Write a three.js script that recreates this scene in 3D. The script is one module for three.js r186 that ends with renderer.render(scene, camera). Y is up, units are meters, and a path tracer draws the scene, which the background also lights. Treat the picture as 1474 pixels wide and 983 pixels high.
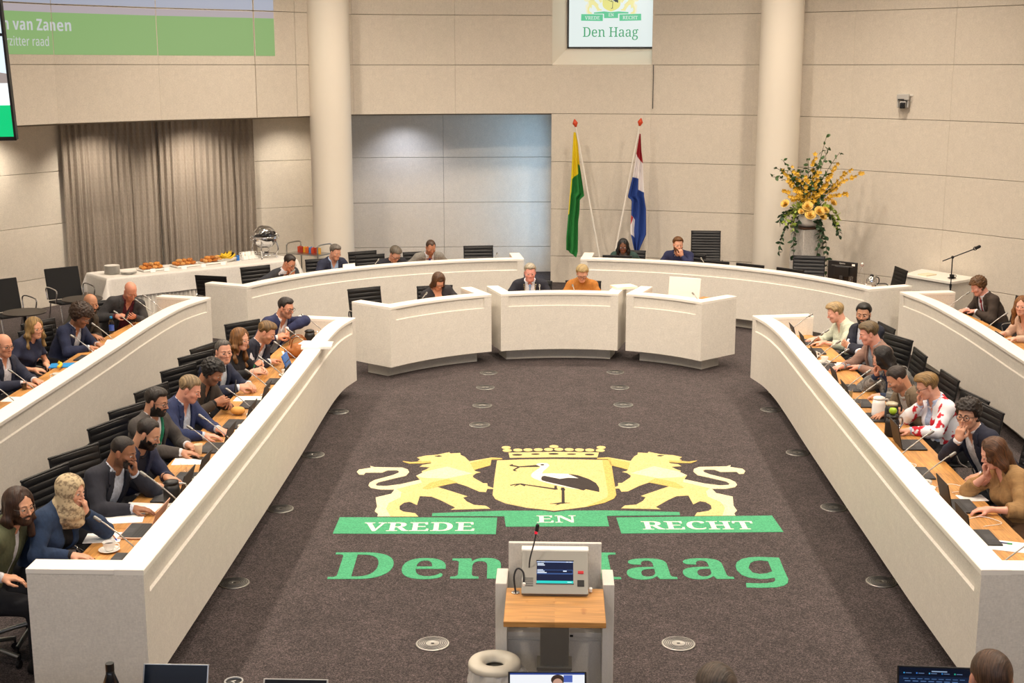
import * as THREE from 'three';
import { RoundedBoxGeometry } from 'three/addons/geometries/RoundedBoxGeometry.js';
import { TextGeometry } from 'three/addons/geometries/TextGeometry.js';
import { FontLoader } from 'three/addons/loaders/FontLoader.js';
import { RectAreaLightUniformsLib } from 'three/addons/lights/RectAreaLightUniformsLib.js';
import { mergeGeometries, mergeVertices, toCreasedNormals } from 'three/addons/utils/BufferGeometryUtils.js';

// ---------- camera, exposure, large lights ----------
const scene = new THREE.Scene();
scene.background = new THREE.Color(0x000000);
const renderer = new THREE.WebGLRenderer({ antialias: true });
renderer.toneMapping = THREE.LinearToneMapping;
renderer.toneMappingExposure = 0.9;
renderer.shadowMap.enabled = true;
RectAreaLightUniformsLib.init();
const FOCAL = 1900, PITCH = Math.atan(396.5 / FOCAL), YAW = Math.atan(63 / FOCAL);
const camera = new THREE.PerspectiveCamera(2 * Math.atan(491.5 / FOCAL) * 180 / Math.PI, 1474 / 983, 0.1, 80);
camera.position.set(0, 4.1, 0);
camera.rotation.order = 'YXZ';
camera.rotation.set(-PITCH, YAW, 0);

const WARM = 0xffedd8, NEUTRAL = 0xfff0dc, COOL = 0xdfe8ff;
const CEIL = 7.2;
// recessed ceiling downlights: [x, z, intensity]
const DOWNLIGHTS = [];
for (const s of [-1, 1]) for (const z of [-7, -10.2, -13.4, -16.6]) DOWNLIGHTS.push([s * 5.3, z, 60]);
for (const x of [-4.2, -1.5, 1.5, 4.2]) DOWNLIGHTS.push([x, -20.4, 62]);
for (const z of [-9.5, -13, -16.5]) DOWNLIGHTS.push([-1.1, z, 30], [1.1, z, 30]);
DOWNLIGHTS.push([-2.3, -4.6, 40], [2.3, -4.6, 40]);
// unseen ceiling spots added to brighten desks, rows and upper back wall: [x, z, aim x, aim y, aim z, intensity]
const ADDED_SPOTS = [[-2.2, -9, -.9, .8, -18.2, 64], [2.2, -9, .9, .8, -18.2, 64], [-1.2, -11, -4, .9, -19.5, 62], [1.2, -11, 4, .9, -19.5, 62], [1.8, -8, -3, .9, -10, 9], [1.8, -13, -3, .9, -14, 9], [-1.8, -8, 3, .9, -10, 9], [-1.8, -13, 3, .9, -14, 9], [-2.4, -17.5, -2.2, 5, -25, 62], [2.2, -17.5, 2.2, 5.2, -25, 52]];
// spots under the two soffits that wash the walls and the curtain: [x, z, aim x, aim z, intensity]
const WASH = [[-2.95, -25.6, -3.0, -26.4, 6.5], [-6.3, -23.35, -6.6, -24.3, 22], [-7.7, -22.3, -8.0, -23.0, 14], [-8.95, -20.9, -9.3, -21.5, 16], [-9.9, -18.5, -10.3, -18.7, 14], [-10.3, -15.5, -10.75, -15.6, 14], [-10.4, -12.4, -10.85, -12.5, 14], [-5.0, -24.6, -5.1, -25.4, 8]];
// ---------- helpers ----------
const PI = Math.PI;
let seed = 12345;
const rnd = () => { seed = (seed + 0x6d2b79f5) | 0; let t = Math.imul(seed ^ (seed >>> 15), 1 | seed); t = (t + Math.imul(t ^ (t >>> 7), 61 | t)) ^ t; return ((t ^ (t >>> 14)) >>> 0) / 4294967296; };
const rr = (a, b) => a + (b - a) * rnd();
const V = (x, y, z) => new THREE.Vector3(x, y, z);
const used = new Map();
function numbered(name) { const n = used.get(name) ?? 0; used.set(name, n + 1); return n ? name + '_' + String(n).padStart(3, '0') : name; }
function tag(o, label, category, group, kind) {
  if (label) o.userData.label = label;
  if (category) o.userData.category = category;
  if (group) o.userData.group = group;
  if (kind) o.userData.kind = kind;
  return o;
}
function thing(name, label, category, pos = [0, 0, 0], turn = 0, group) {
  const o = new THREE.Group(); o.name = numbered(name); o.position.set(...pos); o.rotation.y = turn; scene.add(o);
  return tag(o, label, category, group);
}
function obj(name, geo, mat, parent) {
  if (Array.isArray(geo)) geo = geo.length > 1 ? merge(geo) : geo[0];
  const m = new THREE.Mesh(geo, mat); m.name = parent ? name : numbered(name); m.castShadow = m.receiveShadow = true;
  (parent ?? scene).add(m); return m;
}
function struct(name, geo, mat, parent) { const m = obj(name, geo, mat, parent); if (!parent) m.userData.kind = 'structure'; return m; }
function copy(src, pos, turn, label, group) {
  const c = src.clone(); c.name = numbered(src.name.replace(/_\d{3}$/, '')); scene.add(c);
  c.userData = { ...src.userData }; if (label) c.userData.label = label; if (group) c.userData.group = group;
  c.position.set(...pos); c.rotation.set(0, turn, 0); return c;
}
function merge(list) { return mergeGeometries(list.map((g) => { const q = g.index ? g.toNonIndexed() : g; for (const k of Object.keys(q.attributes)) if (!['position', 'normal', 'uv'].includes(k)) q.deleteAttribute(k); if (!q.attributes.uv) q.setAttribute('uv', new THREE.BufferAttribute(new Float32Array(q.attributes.position.count * 2), 2)); if (!q.attributes.normal) q.computeVertexNormals(); return q; })); }
const box = (w, h, d, x = 0, y = 0, z = 0, r = 0) => (r ? new RoundedBoxGeometry(w, h, d, 2, r) : new THREE.BoxGeometry(w, h, d)).translate(x, y, z);
const cyl = (r0, r1, h, x = 0, y = 0, z = 0, n = 24) => new THREE.CylinderGeometry(r1, r0, h, n).translate(x, y + h / 2, z);
const lathe = (pts, n = 28) => new THREE.LatheGeometry(pts.map((p) => new THREE.Vector2(p[0], p[1])), n);
function tube(pts, r, n = 24, s = 8, closed = false) { return new THREE.TubeGeometry(new THREE.CatmullRomCurve3(pts.map((p) => V(...p)), closed, 'catmullrom', 0.5), n, r, s, closed); }
// planar metre uv for any geometry
function metreUV(g, s = 1) {
  if (!g.attributes.normal) g.computeVertexNormals();
  const p = g.attributes.position, n = g.attributes.normal, uv = new Float32Array(p.count * 2);
  for (let i = 0; i < p.count; i++) {
    const ax = Math.abs(n.getX(i)), ay = Math.abs(n.getY(i)), az = Math.abs(n.getZ(i));
    let u, v; if (ay > ax && ay > az) { u = p.getX(i); v = p.getZ(i); } else { u = ax > az ? p.getZ(i) : p.getX(i); v = p.getY(i); }
    uv[2 * i] = u / s; uv[2 * i + 1] = v / s;
  }
  g.setAttribute('uv', new THREE.BufferAttribute(uv, 2)); return g;
}
// prism from a plan polygon [[x,z],...]
function prism(poly, y0, y1, bev = 0) {
  const sh = new THREE.Shape(poly.map((p) => new THREE.Vector2(p[0], -p[1])));
  const g = new THREE.ExtrudeGeometry(sh, { depth: y1 - y0 - 2 * bev, bevelEnabled: bev > 0, bevelThickness: bev, bevelSize: bev, bevelOffset: -bev, bevelSegments: 2, curveSegments: 4 });
  g.rotateX(-Math.PI / 2).translate(0, y0 + bev, 0); return metreUV(g);
}
// offset a plan path [[x,z]..] to its right-hand side (sign decides)
function offsetPath(path, d) {
  return path.map((p, i) => {
    const a = path[Math.max(0, i - 1)], b = path[Math.min(path.length - 1, i + 1)];
    const tx = b[0] - a[0], tz = b[1] - a[1], l = Math.hypot(tx, tz);
    return [p[0] - tz / l * d, p[1] + tx / l * d];
  });
}
const plen = (path) => path.reduce((s, p, i) => i ? s + Math.hypot(p[0] - path[i - 1][0], p[1] - path[i - 1][1]) : 0, 0);
function along(path, s) { for (let i = 1; i < path.length; i++) { const l = Math.hypot(path[i][0] - path[i - 1][0], path[i][1] - path[i - 1][1]); if (s <= l || i === path.length - 1) { const t = s / l; return [path[i - 1][0] + (path[i][0] - path[i - 1][0]) * t, path[i - 1][1] + (path[i][1] - path[i - 1][1]) * t]; } s -= l; } }
function subPath(path, s0, s1) { const out = [along(path, s0)]; let s = 0; for (let i = 1; i < path.length - 1; i++) { s += Math.hypot(path[i][0] - path[i - 1][0], path[i][1] - path[i - 1][1]); if (s > s0 + 1e-3 && s < s1 - 1e-3) out.push(path[i]); } out.push(along(path, s1)); return out; }
// sweep a profile [[offset,y]...] (closed polygon) along a plan path; the normals follow the miter of the path
function sweep(path, prof, caps = true) {
  const rings = prof.map(([o]) => offsetPath(path, o)), n = prof.length, m = path.length, pos = [], uv = [];
  let s = 0; const S = path.map((p, i) => (s += i ? Math.hypot(p[0] - path[i - 1][0], p[1] - path[i - 1][1]) : 0));
  const P = (i, k) => [rings[k][i][0], prof[k][1], rings[k][i][1]];
  const put = (a, b, c, ua, ub, uc) => { pos.push(...a, ...b, ...c); uv.push(...ua, ...ub, ...uc); };
  let q = 0; const Q = [0]; for (let k = 0; k < n; k++) { const a = prof[k], b = prof[(k + 1) % n]; q += Math.hypot(a[0] - b[0], a[1] - b[1]); Q.push(q); }
  for (let k = 0; k < n; k++) { const k2 = (k + 1) % n; for (let i = 0; i < m - 1; i++) {
    const a = P(i, k), b = P(i + 1, k), c = P(i + 1, k2), d = P(i, k2);
    put(a, b, c, [S[i], Q[k]], [S[i + 1], Q[k]], [S[i + 1], Q[k + 1]]); put(a, c, d, [S[i], Q[k]], [S[i + 1], Q[k + 1]], [S[i], Q[k + 1]]);
  } }
  if (caps) { const tri = THREE.ShapeUtils.triangulateShape(prof.map((p) => new THREE.Vector2(...p)), []);
    for (const t of tri) { put(P(0, t[0]), P(0, t[2]), P(0, t[1]), prof[t[0]], prof[t[2]], prof[t[1]]); put(P(m - 1, t[0]), P(m - 1, t[1]), P(m - 1, t[2]), prof[t[0]], prof[t[1]], prof[t[2]]); } }
  const g = new THREE.BufferGeometry(); g.setAttribute('position', new THREE.Float32BufferAttribute(pos, 3)); g.setAttribute('uv', new THREE.Float32BufferAttribute(uv, 2));
  // orient outwards by signed volume
  let vol = 0; for (let i = 0; i < pos.length; i += 9) vol += pos[i] * (pos[i + 4] * pos[i + 8] - pos[i + 5] * pos[i + 7]) - pos[i + 1] * (pos[i + 3] * pos[i + 8] - pos[i + 5] * pos[i + 6]) + pos[i + 2] * (pos[i + 3] * pos[i + 7] - pos[i + 4] * pos[i + 6]);
  if (vol < 0) { const a = g.attributes.position.array, u = g.attributes.uv.array; for (let i = 0; i < a.length / 9; i++) { for (let c = 0; c < 3; c++) { const t = a[9 * i + 3 + c]; a[9 * i + 3 + c] = a[9 * i + 6 + c]; a[9 * i + 6 + c] = t; } for (let c = 0; c < 2; c++) { const t = u[6 * i + 2 + c]; u[6 * i + 2 + c] = u[6 * i + 4 + c]; u[6 * i + 4 + c] = t; } } }
  g.computeVertexNormals(); return toCreasedNormals(g, 0.45);
}
const band = (o0, o1, y0, y1, c = 0.004) => [[o0, y0], [o0, y1 - c], [o0 + Math.sign(o1 - o0) * c, y1], [o1 - Math.sign(o1 - o0) * c, y1], [o1, y1 - c], [o1, y0]];

// ---------- textures ----------
function periodicNoise(n, cells, sd) { // smooth value noise, tiles
  const g = new Float32Array(cells * cells); let s = sd * 7919 + 17; const h = () => { s = (s * 1664525 + 1013904223) >>> 0; return s / 4294967296; };
  for (let i = 0; i < g.length; i++) g[i] = h();
  const out = new Float32Array(n * n);
  for (let y = 0; y < n; y++) for (let x = 0; x < n; x++) {
    const fx = x / n * cells, fy = y / n * cells, x0 = fx | 0, y0 = fy | 0, a = fx - x0, b = fy - y0, u = a * a * (3 - 2 * a), v = b * b * (3 - 2 * b), x1 = (x0 + 1) % cells, y1 = (y0 + 1) % cells;
    out[y * n + x] = (g[y0 * cells + x0] * (1 - u) + g[y0 * cells + x1] * u) * (1 - v) + (g[y1 * cells + x0] * (1 - u) + g[y1 * cells + x1] * u) * v;
  }
  return out;
}
function dataTex(n, fn, srgb = false, rep = 1) {
  const d = new Uint8Array(n * n * 4);
  for (let i = 0; i < n * n; i++) { const c = fn(i % n, (i / n) | 0, i); for (let k = 0; k < 3; k++) d[4 * i + k] = Math.max(0, Math.min(255, (Array.isArray(c) ? c[k] : c) * 255)); d[4 * i + 3] = 255; }
  const t = new THREE.DataTexture(d, n, n); t.wrapS = t.wrapT = THREE.RepeatWrapping; t.magFilter = THREE.LinearFilter; t.minFilter = THREE.LinearFilter; if (srgb) t.colorSpace = THREE.SRGBColorSpace;
  t.repeat.set(rep, rep); t.needsUpdate = true; return t;
}
function canvasTex(w, h, draw) { const c = document.createElement('canvas'); c.width = w; c.height = h; draw(c.getContext('2d'), w, h); const t = new THREE.CanvasTexture(c); t.colorSpace = THREE.SRGBColorSpace; return t; }
const N1024 = [periodicNoise(1024, 512, 1), periodicNoise(1024, 200, 2), periodicNoise(1024, 40, 3), periodicNoise(1024, 9, 4)];
const carpetMap = dataTex(1024, (x, y, i) => { const f = N1024[0][i], m = N1024[1][i], c = N1024[2][i], b = N1024[3][i]; const v = 0.7 + (f - .5) * .85 + (m - .5) * .34 + (c - .5) * .12 + (b - .5) * .07; return [v * .362, v * .318, v * .318]; }, true, 1 / 2.2);
const carpetBump = dataTex(512, (x, y) => N1024[0][y * 1024 + x] * .7 + .3 * N1024[1][y * 1024 + x], false, 1 / 1.1);
const NW = [periodicNoise(512, 256, 11), periodicNoise(512, 128, 12), periodicNoise(512, 16, 13)];
const weaveMap = dataTex(512, (x, y, i) => { const h = NW[0][(y * 512 + ((x >> 3) * 37) % 512)], v = NW[1][((y >> 3) * 53 % 512) * 512 + x]; const t = .955 + (h - .5) * .05 + (v - .5) * .05 + (NW[2][i] - .5) * .02; return [t, t, t]; }, true, 1 / 1.0);
const weaveBump = dataTex(256, (x, y) => .5 + .25 * Math.sin(x * Math.PI / 2) + .25 * Math.sin(y * Math.PI / 2), false, 1 / .25);
const woodN = [periodicNoise(512, 6, 21), periodicNoise(512, 64, 22), periodicNoise(512, 20, 23)];
const woodMap = dataTex(512, (x, y, i) => { // grain runs along x
  const yy = (y * 3) % 512, w = woodN[0][i], g = woodN[1][(yy * 512) + ((x >> 3) % 512)], g2 = woodN[2][(y * 512) + ((x >> 2) % 512)];
  const v = .82 + (w - .5) * .16 + (g - .5) * .2 + (g2 - .5) * .12, kn = Math.max(0, woodN[2][i] - .86) * 2.2; return [Math.min(1, v * .92) - kn * .3, v * .69 - kn * .35, v * .41 - kn * .3];
}, true, 1 / 1.1);
const fabricBump = dataTex(256, (x, y) => { const n = NW[0][(y * 512) + x]; return .5 + .2 * Math.sin((x + y) * Math.PI / 2) + .3 * (n - .5); }, false, 14);
const fabricVar = dataTex(256, (x, y) => { const v = .92 + .12 * (NW[0][y * 512 + x] - .5) + .12 * (NW[2][(y * 2 % 512) * 512 + x * 2 % 512] - .5); return [v, v, v]; }, true, 4);

// ---------- materials ----------
const std = (color, rough = .6, o = {}) => new THREE.MeshStandardMaterial({ color, roughness: rough, ...o });
const M = {
  carpet: std(0xffffff, .98, { map: carpetMap, bumpMap: carpetBump, bumpScale: .004 }),
  panel: std(0xe2d9cb, .92, { map: weaveMap, bumpMap: weaveBump, bumpScale: .0006 }),
  wallBack: std(0x8c8274, .95),
  white: std(0xe9e4da, .5, { map: weaveMap, bumpMap: weaveBump, bumpScale: .0003 }),
  cap: std(0xf1ede4, .38),
  plinth: std(0xd6d2c8, .6, { map: weaveMap }),
  plaster: std(0xe6dfd2, .85),
  ceiling: std(0xdcd6ca, .9),
  wood: std(0xf2ead8, .48, { map: woodMap }),
  black: std(0x0e0e10, .45), blackMatte: std(0x121214, .8), darkGrey: std(0x2c2d30, .55), grey: std(0x7d7c7a, .5), lightGrey: std(0xb9b8b4, .5),
  leather: std(0x101012, .42, { bumpMap: fabricBump, bumpScale: .0003 }),
  chrome: std(0xd8d8da, .14, { metalness: 1 }), steel: std(0xb5b4b0, .32, { metalness: 1 }), alu: std(0x9a9994, .4, { metalness: .9 }), dullMetal: std(0x8b8880, .45, { metalness: .7 }),
  china: std(0xf4f1ea, .18), paper: std(0xf6f5f2, .85), linen: std(0xefece6, .85, { map: weaveMap }),
  glass: new THREE.MeshPhysicalMaterial({ color: 0xffffff, roughness: .03, transmission: 1, thickness: 0, ior: 1.45 }),
  red: std(0xc01818, .4), green: std(0x1d9a5c, .5), blue: std(0x2c74c9, .5),
};
// ---------- floor ----------
struct('floor', metreUV(box(24, .2, 34, 0, -.1, -14)), M.carpet);
// ---------- wall helpers ----------
const ROWS = [0, .52, 1.42, 2.32, 3.22, 4.12, 5.02, 5.92, 6.82, CEIL];
// a panelled wall: a solid backing plus one board per panel; path runs so that the room lies on side `s` of it
function panelWall(name, pts, y0, y1, rows, skip, backs) {
  const g = new THREE.Group(); g.name = name; g.userData.kind = 'structure'; scene.add(g);
  for (const [p, a, b] of backs ?? [[pts, y0, y1]]) obj('backing', sweep(p, [[0, a], [0, b], [-.18, b], [-.18, a]]), M.wallBack, g);
  const gap = .007;
  for (let i = 0; i < pts.length - 1; i++) {
    const [a, b] = [pts[i], pts[i + 1]], L = Math.hypot(b[0] - a[0], b[1] - a[1]), cx = (a[0] + b[0]) / 2, cz = (a[1] + b[1]) / 2, ang = Math.atan2(-(b[1] - a[1]), b[0] - a[0]);
    for (let k = 0; k < rows.length - 1; k++) {
      const q0 = Math.max(rows[k], y0), q1 = Math.min(rows[k + 1], y1); if (q1 - q0 < .05) continue;
      if (skip && skip(i, (q0 + q1) / 2)) continue;
      const m = obj('panel', metreUV(box(L - gap, q1 - q0 - gap, .05, 0, 0, 0, .006)), M.panel, g);
      m.position.set(cx, (q0 + q1) / 2, cz); m.rotation.y = ang; m.translateZ(.026);
    }
  }
  return g;
}
// all wall paths run so that the room is on the +Z side of each board (left to right seen from the room)
const RIGHT_PLAN = [[3.6, -24.55], [5.15, -23.5], [6.49, -22.2], [7.6, -20.75], [8.55, -19.1], [9.2, -17.3], [9.6, -15.4], [9.8, -13.4], [9.85, -11.4], [9.85, -9.4], [9.85, -7.4], [9.85, -5.4], [9.85, -3.4], [9.85, -1.4], [9.85, .6], [9.85, 2.4]];
const LEFT_PLAN = [[-9.85, 2.4], [-9.85, .4], [-9.85, -1.6], [-9.85, -3.6], [-9.85, -5.6], [-9.85, -7.6], [-9.85, -9.6], [-9.8, -11.6], [-9.75, -13.4], [-9.6, -15.2], [-9.25, -16.9], [-8.7, -18.7], [-7.75, -20.5], [-6.55, -21.9], [-5.2, -23.0], [-4.62, -23.62], [-3.85, -24.5]];
// left gallery: bulkhead above 3.2 m
panelWall('wall_left_bulkhead', LEFT_PLAN.slice(6), 3.2, CEIL, ROWS);
panelWall('wall_left', LEFT_PLAN.slice(0, 7), 0, CEIL, ROWS);
// lower left wall, set back under the bulkhead
panelWall('wall_left_recess', [[-10.9, -9.6], [-10.9, -11.6], [-10.9, -13.6], [-10.8, -15.6], [-10.55, -17.5], [-10.15, -19.3], [-9.45, -21.2], [-8.6, -22.75], [-7.2, -24.05], [-5.75, -25.2], [-4.5, -25.85]], 0, 3.2, ROWS);
struct('wall_left_return', box(1.05, 3.2, .2, -10.37, 1.6, -9.6), M.plaster);
struct('ceiling_left_soffit', prism([[-9.95, -9.6], [-9.9, -11.6], [-9.85, -13.4], [-9.7, -15.2], [-9.37, -16.95], [-8.82, -18.78], [-7.86, -20.6], [-6.64, -22.02], [-5.3, -23.12], [-4.7, -23.75], [-4.3, -24.75], [-4.45, -25.9], [-5.75, -25.25], [-7.2, -24.1], [-8.65, -22.8], [-9.5, -21.25], [-10.2, -19.3], [-10.6, -17.5], [-10.85, -15.6], [-10.95, -13.6], [-10.95, -9.6]], 3.2, 3.35), M.plaster);
// centre: upper wall over the recess
panelWall('wall_back_upper', [[-4.5, -24.36], [-3.75, -24.65], [-1.9, -25.1], [-.09, -25.3]], 3.2, CEIL, ROWS);
panelWall('wall_back_recess', [[-4.3, -26.25], [-2.25, -26.5], [-.07, -26.65]], 0, 3.2, ROWS);
struct('ceiling_back_soffit', prism([[-4.3, -24.75], [-1.9, -25.22], [.1, -25.42], [.1, -26.8], [-4.5, -26.5]], 3.2, 3.35), M.plaster);
struct('wall_recess_side', box(.16, 3.2, 1.35, .01, 1.6, -25.99), M.plaster);
struct('wall_recess_corner', box(.2, 3.2, 1.4, -4.5, 1.6, -25.6), M.plaster);
// centre right: full-height wall with the screen niche
panelWall('wall_back', [[-.09, -25.3], [1.77, -25.1], [3.6, -24.55]], 0, CEIL, ROWS, (i, y) => i === 0 && y > 4.12 && y < 5.92, [[[[-.09, -25.3], [1.77, -25.1]], 0, 4.12], [[[-.09, -25.3], [1.77, -25.1]], 5.92, CEIL], [[[1.77, -25.1], [3.6, -24.55]], 0, CEIL]]);
panelWall('wall_right', RIGHT_PLAN, 0, CEIL, ROWS);
struct('wall_front', box(20.4, CEIL, .2, 0, CEIL / 2, 2.5), M.plaster);
struct('ceiling', box(24, .2, 34, 0, CEIL + .1, -14), M.ceiling);
// columns in front of the corners of the wall
for (const [x, z] of [[-4.06, -23.95], [3.92, -23.75]]) {
  const c = obj('column', lathe([[0, 0], [.37, 0], [.37, CEIL], [0, CEIL]], 64), M.plaster); c.position.set(x, 0, z); c.userData.kind = 'structure';
}
// ---------- lamps ----------

function downlight(x, z, power, color = WARM, y = CEIL, r = .16) {
  const t = thing('ceiling_downlight', 'round recessed downlight glowing in the ceiling', 'lamp', [x, y - .03, z], 0, 'round downlights recessed in the ceiling');
  obj('trim_ring', lathe([[r, .02], [r, 0], [r + .035, 0], [r + .035, .03], [r, .03]], 28), M.plaster, t);
  obj('diffuser', new THREE.CircleGeometry(r, 28).rotateX(Math.PI / 2).translate(0, .015, 0), std(0x222222, .5, { emissive: color, emissiveIntensity: 6 }), t);
  const s = new THREE.SpotLight(color, power, 0, 1.28, .6, 2); s.position.set(x, y - .08, z); s.target.position.set(x, 0, z); s.castShadow = true; s.shadow.radius = r / .02; s.shadow.mapSize.set(512, 512); scene.add(s, s.target);
}
for (const [x, z, p] of DOWNLIGHTS) downlight(x, z, p * 1.0);

for (const [x, z, ax, ay, az, p] of ADDED_SPOTS) {
  const t = thing('added_spotlight', 'small unseen spotlight added to brighten desks and back wall', 'lamp', [x, CEIL - .16, z], 0, 'added unseen spotlights on the ceiling');
  const d = V(ax - x, ay - CEIL, az - z).normalize(), q = new THREE.Quaternion().setFromUnitVectors(V(0, -1, 0), d);
  const can = obj('can', lathe([[0, .1], [.06, .1], [.06, -.08], [.052, -.08], [.05, .02], [0, .02]]), M.plaster, t); can.quaternion.copy(q);
  const df = obj('diffuser', new THREE.CircleGeometry(.05, 20).rotateX(PI / 2).translate(0, -.03, 0), std(0x222222, .5, { emissive: WARM, emissiveIntensity: 6 }), t); df.quaternion.copy(q);
  obj('stem', cyl(.012, .012, .1, 0, .07, 0), M.plaster, t);
  const s = new THREE.SpotLight(WARM, p, 0, .42, .7, 2); s.position.set(x, CEIL - .16, z).addScaledVector(d, .09); s.target.position.set(ax, ay, az); s.castShadow = true; s.shadow.radius = 4; scene.add(s, s.target);
}
for (const [x, z, ax, az, p] of WASH) {
  const t = thing('soffit_spotlight', 'small recessed spotlight in the soffit washing the wall', 'lamp', [x, 3.19, z], 0, 'soffit spotlights');
  obj('trim_ring', lathe([[.045, .01], [.045, 0], [.065, 0], [.065, .01]], 24), M.plaster, t);
  obj('diffuser', new THREE.CircleGeometry(.045, 20).rotateX(PI / 2).translate(0, .004, 0), std(0x222222, .5, { emissive: NEUTRAL, emissiveIntensity: 6 }), t);
  const s = new THREE.SpotLight(x > -4 ? COOL : NEUTRAL, p, 0, 1.0, .9, 2); s.position.set(x, 3.165, z); s.target.position.set(ax, .9, az); s.castShadow = true; s.shadow.radius = 3; scene.add(s, s.target);
}
// unseen glowing pane added to cast bluish light into the back recess
{
  const w = obj('added_pane_1', box(.02, 2.7, .8, -.08, 1.65, -25.95), std(0x334455, .4, { emissive: 0x9fd0ff, emissiveIntensity: 1.0 })); w.userData.kind = 'structure';
  const a = new THREE.RectAreaLight(0x9fd4ff, 4.5, .8, 2.7); a.position.set(-.1, 1.65, -25.95); a.lookAt(-3, 1.65, -26.2); scene.add(a);
}

// unseen glowing panes added high behind the camera as cool fill light
for (let i = 0; i < 6; i++) { const w = obj('added_pane_' + (3 + i), box(2.3, 1.9, .03, -6.25 + i * 2.5, 4.9, 2.385), std(0x445566, .4, { emissive: 0xdfe8ff, emissiveIntensity: .9 })); w.userData.kind = 'structure'; }
{ const a = new THREE.RectAreaLight(0xe2eaff, 4.2, 14.8, 1.9); a.position.set(0, 4.9, 2.36); a.lookAt(0, 3.2, -12); scene.add(a); }
// ---------- council desks ----------
const TOPY = .985, LOWY = .17, WORKY = .74, WALLT = .19, DEPTH = .75;
// path: front face from one end to the other; side = +1/-1 tells on which side the seats are
function desk(label, path, side, opt = {}) {
  const t = thing('council_desk', label, 'desk');
  const s = side, L = plen(path), ends = opt.ends ?? [1, 1], dep = opt.depth ?? DEPTH;
  const e0 = .11, flat = [[0, LOWY], [0, TOPY - .035], [s * WALLT, TOPY - .035], [s * WALLT, LOWY]];
  const rec = [[0, LOWY], [0, .795], [s * .02, .803], [s * .02, TOPY - .035], [s * WALLT, TOPY - .035], [s * WALLT, LOWY]];
  obj('front_panel', [sweep(subPath(path, 0, e0), flat), sweep(subPath(path, e0, L - e0), rec), sweep(subPath(path, L - e0, L), flat)], M.white, t);
  obj('top_cap', sweep(path, band(-s * .003, s * WALLT, TOPY - .035, TOPY)), M.cap, t);
  const inner = (a, b, o0, o1, y0, y1) => sweep(subPath(path, a, b), band(s * o0, s * o1, y0, y1, .003));
  const off = offsetPath(path, s * 1);
  const nrm = (i) => { const p = path[i], q = off[i], l = Math.hypot(q[0] - p[0], q[1] - p[1]); return [(q[0] - p[0]) / l, (q[1] - p[1]) / l]; };
  const endWall = (i, j) => { // solid end of the desk
    const p = path[i], q = path[j], d = Math.hypot(q[0] - p[0], q[1] - p[1]), tx = (q[0] - p[0]) / d, tz = (q[1] - p[1]) / d, n = opt.endDir?.[i ? 1 : 0] ?? nrm(i), w = .17;
    const poly = (a, b, u0, u1) => [[p[0] + n[0] * a + tx * u0, p[1] + n[1] * a + tz * u0], [p[0] + n[0] * b + tx * u0, p[1] + n[1] * b + tz * u0], [p[0] + n[0] * b + tx * u1, p[1] + n[1] * b + tz * u1], [p[0] + n[0] * a + tx * u1, p[1] + n[1] * a + tz * u1]];
    obj('end_panel', prism(poly(WALLT - .02, dep, 0.001, w), LOWY, TOPY - .035), M.white, t);
    obj('end_cap', prism(poly(WALLT - .004, dep + .002, 0, w + .002), TOPY - .0345, TOPY - .0003, .003), M.cap, t);
  };
  if (ends[0]) endWall(0, 1);
  if (ends[1]) endWall(path.length - 1, path.length - 2);
  const wt = obj('worktop', inner(ends[0] ? .16 : 0, L - (ends[1] ? .16 : 0), WALLT - .01, dep - .02, WORKY - .032, WORKY), M.wood, t);
  obj('plinth', sweep(subPath(path, .14, L - .14), [[s * .2, 0], [s * .2, LOWY + .01], [s * (dep - .14), LOWY + .01], [s * (dep - .14), 0]]), M.plinth, t);
  return t;
}
function arc(cx, cz, r, a0, a1, n) { const out = []; for (let i = 0; i <= n; i++) { const a = a0 + (a1 - a0) * i / n; out.push([cx + r * Math.sin(a), cz - r * Math.cos(a)]); } return out; }
function arc3(a, b, sag, n = 10) { // concave arc from a to b bulging by sag away from +z
  const mx = (a[0] + b[0]) / 2, mz = (a[1] + b[1]) / 2, dx = b[0] - a[0], dz = b[1] - a[1], L = Math.hypot(dx, dz), nx = dz / L, nz = -dx / L, out = [];
  for (let i = 0; i <= n; i++) { const u = i / n * 2 - 1, k = (1 - u * u) * sag; out.push([mx + dx * u / 2 + nx * k, mz + dz * u / 2 + nz * k]); } return out;
}
const smoothPts = (p, n) => new THREE.CatmullRomCurve3(p.map(([x, z]) => V(x, 0, z)), false, 'centripetal').getPoints(n).map((v) => [v.x, v.z]);
const LI = [[-2.588, -7.78], [-2.59, -9.4], [-2.595, -11.4], [-2.607, -13], ...smoothPts([[-2.62, -13.8], [-2.636, -14.8], [-2.634, -15.4], [-2.605, -15.9], [-2.525, -16.33]], 18)];
const RI = [[2.705, -7.96], [2.675, -9.4], [2.664, -11.4], [2.66, -13], ...smoothPts([[2.66, -13.8], [2.664, -14.9], [2.655, -15.6], [2.61, -16.2], [2.521, -16.65]], 18)];
const LO = [[-4.94, -7.9], [-4.945, -10], [-4.95, -13], ...smoothPts([[-4.955, -14.5], [-4.97, -15.6], [-4.955, -16.5], [-4.9, -17.15], [-4.738, -17.76]], 18)];
const RO = [[5.05, -7.9], [5.055, -10], [5.06, -13], ...smoothPts([[5.065, -14.6], [5.08, -15.9], [5.06, -16.9], [5.0, -17.8], [4.861, -18.54]], 18)];
desk('long white inner desk left of the carpet emblem, its blank end nearest', LI, -1);
desk('long white inner desk right of the carpet emblem, wood worktop within', RI, 1);
desk('outer white desk behind the left row of councillors', LO, -1);
desk('outer white desk at the right edge behind the right row', RO, 1);
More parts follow.
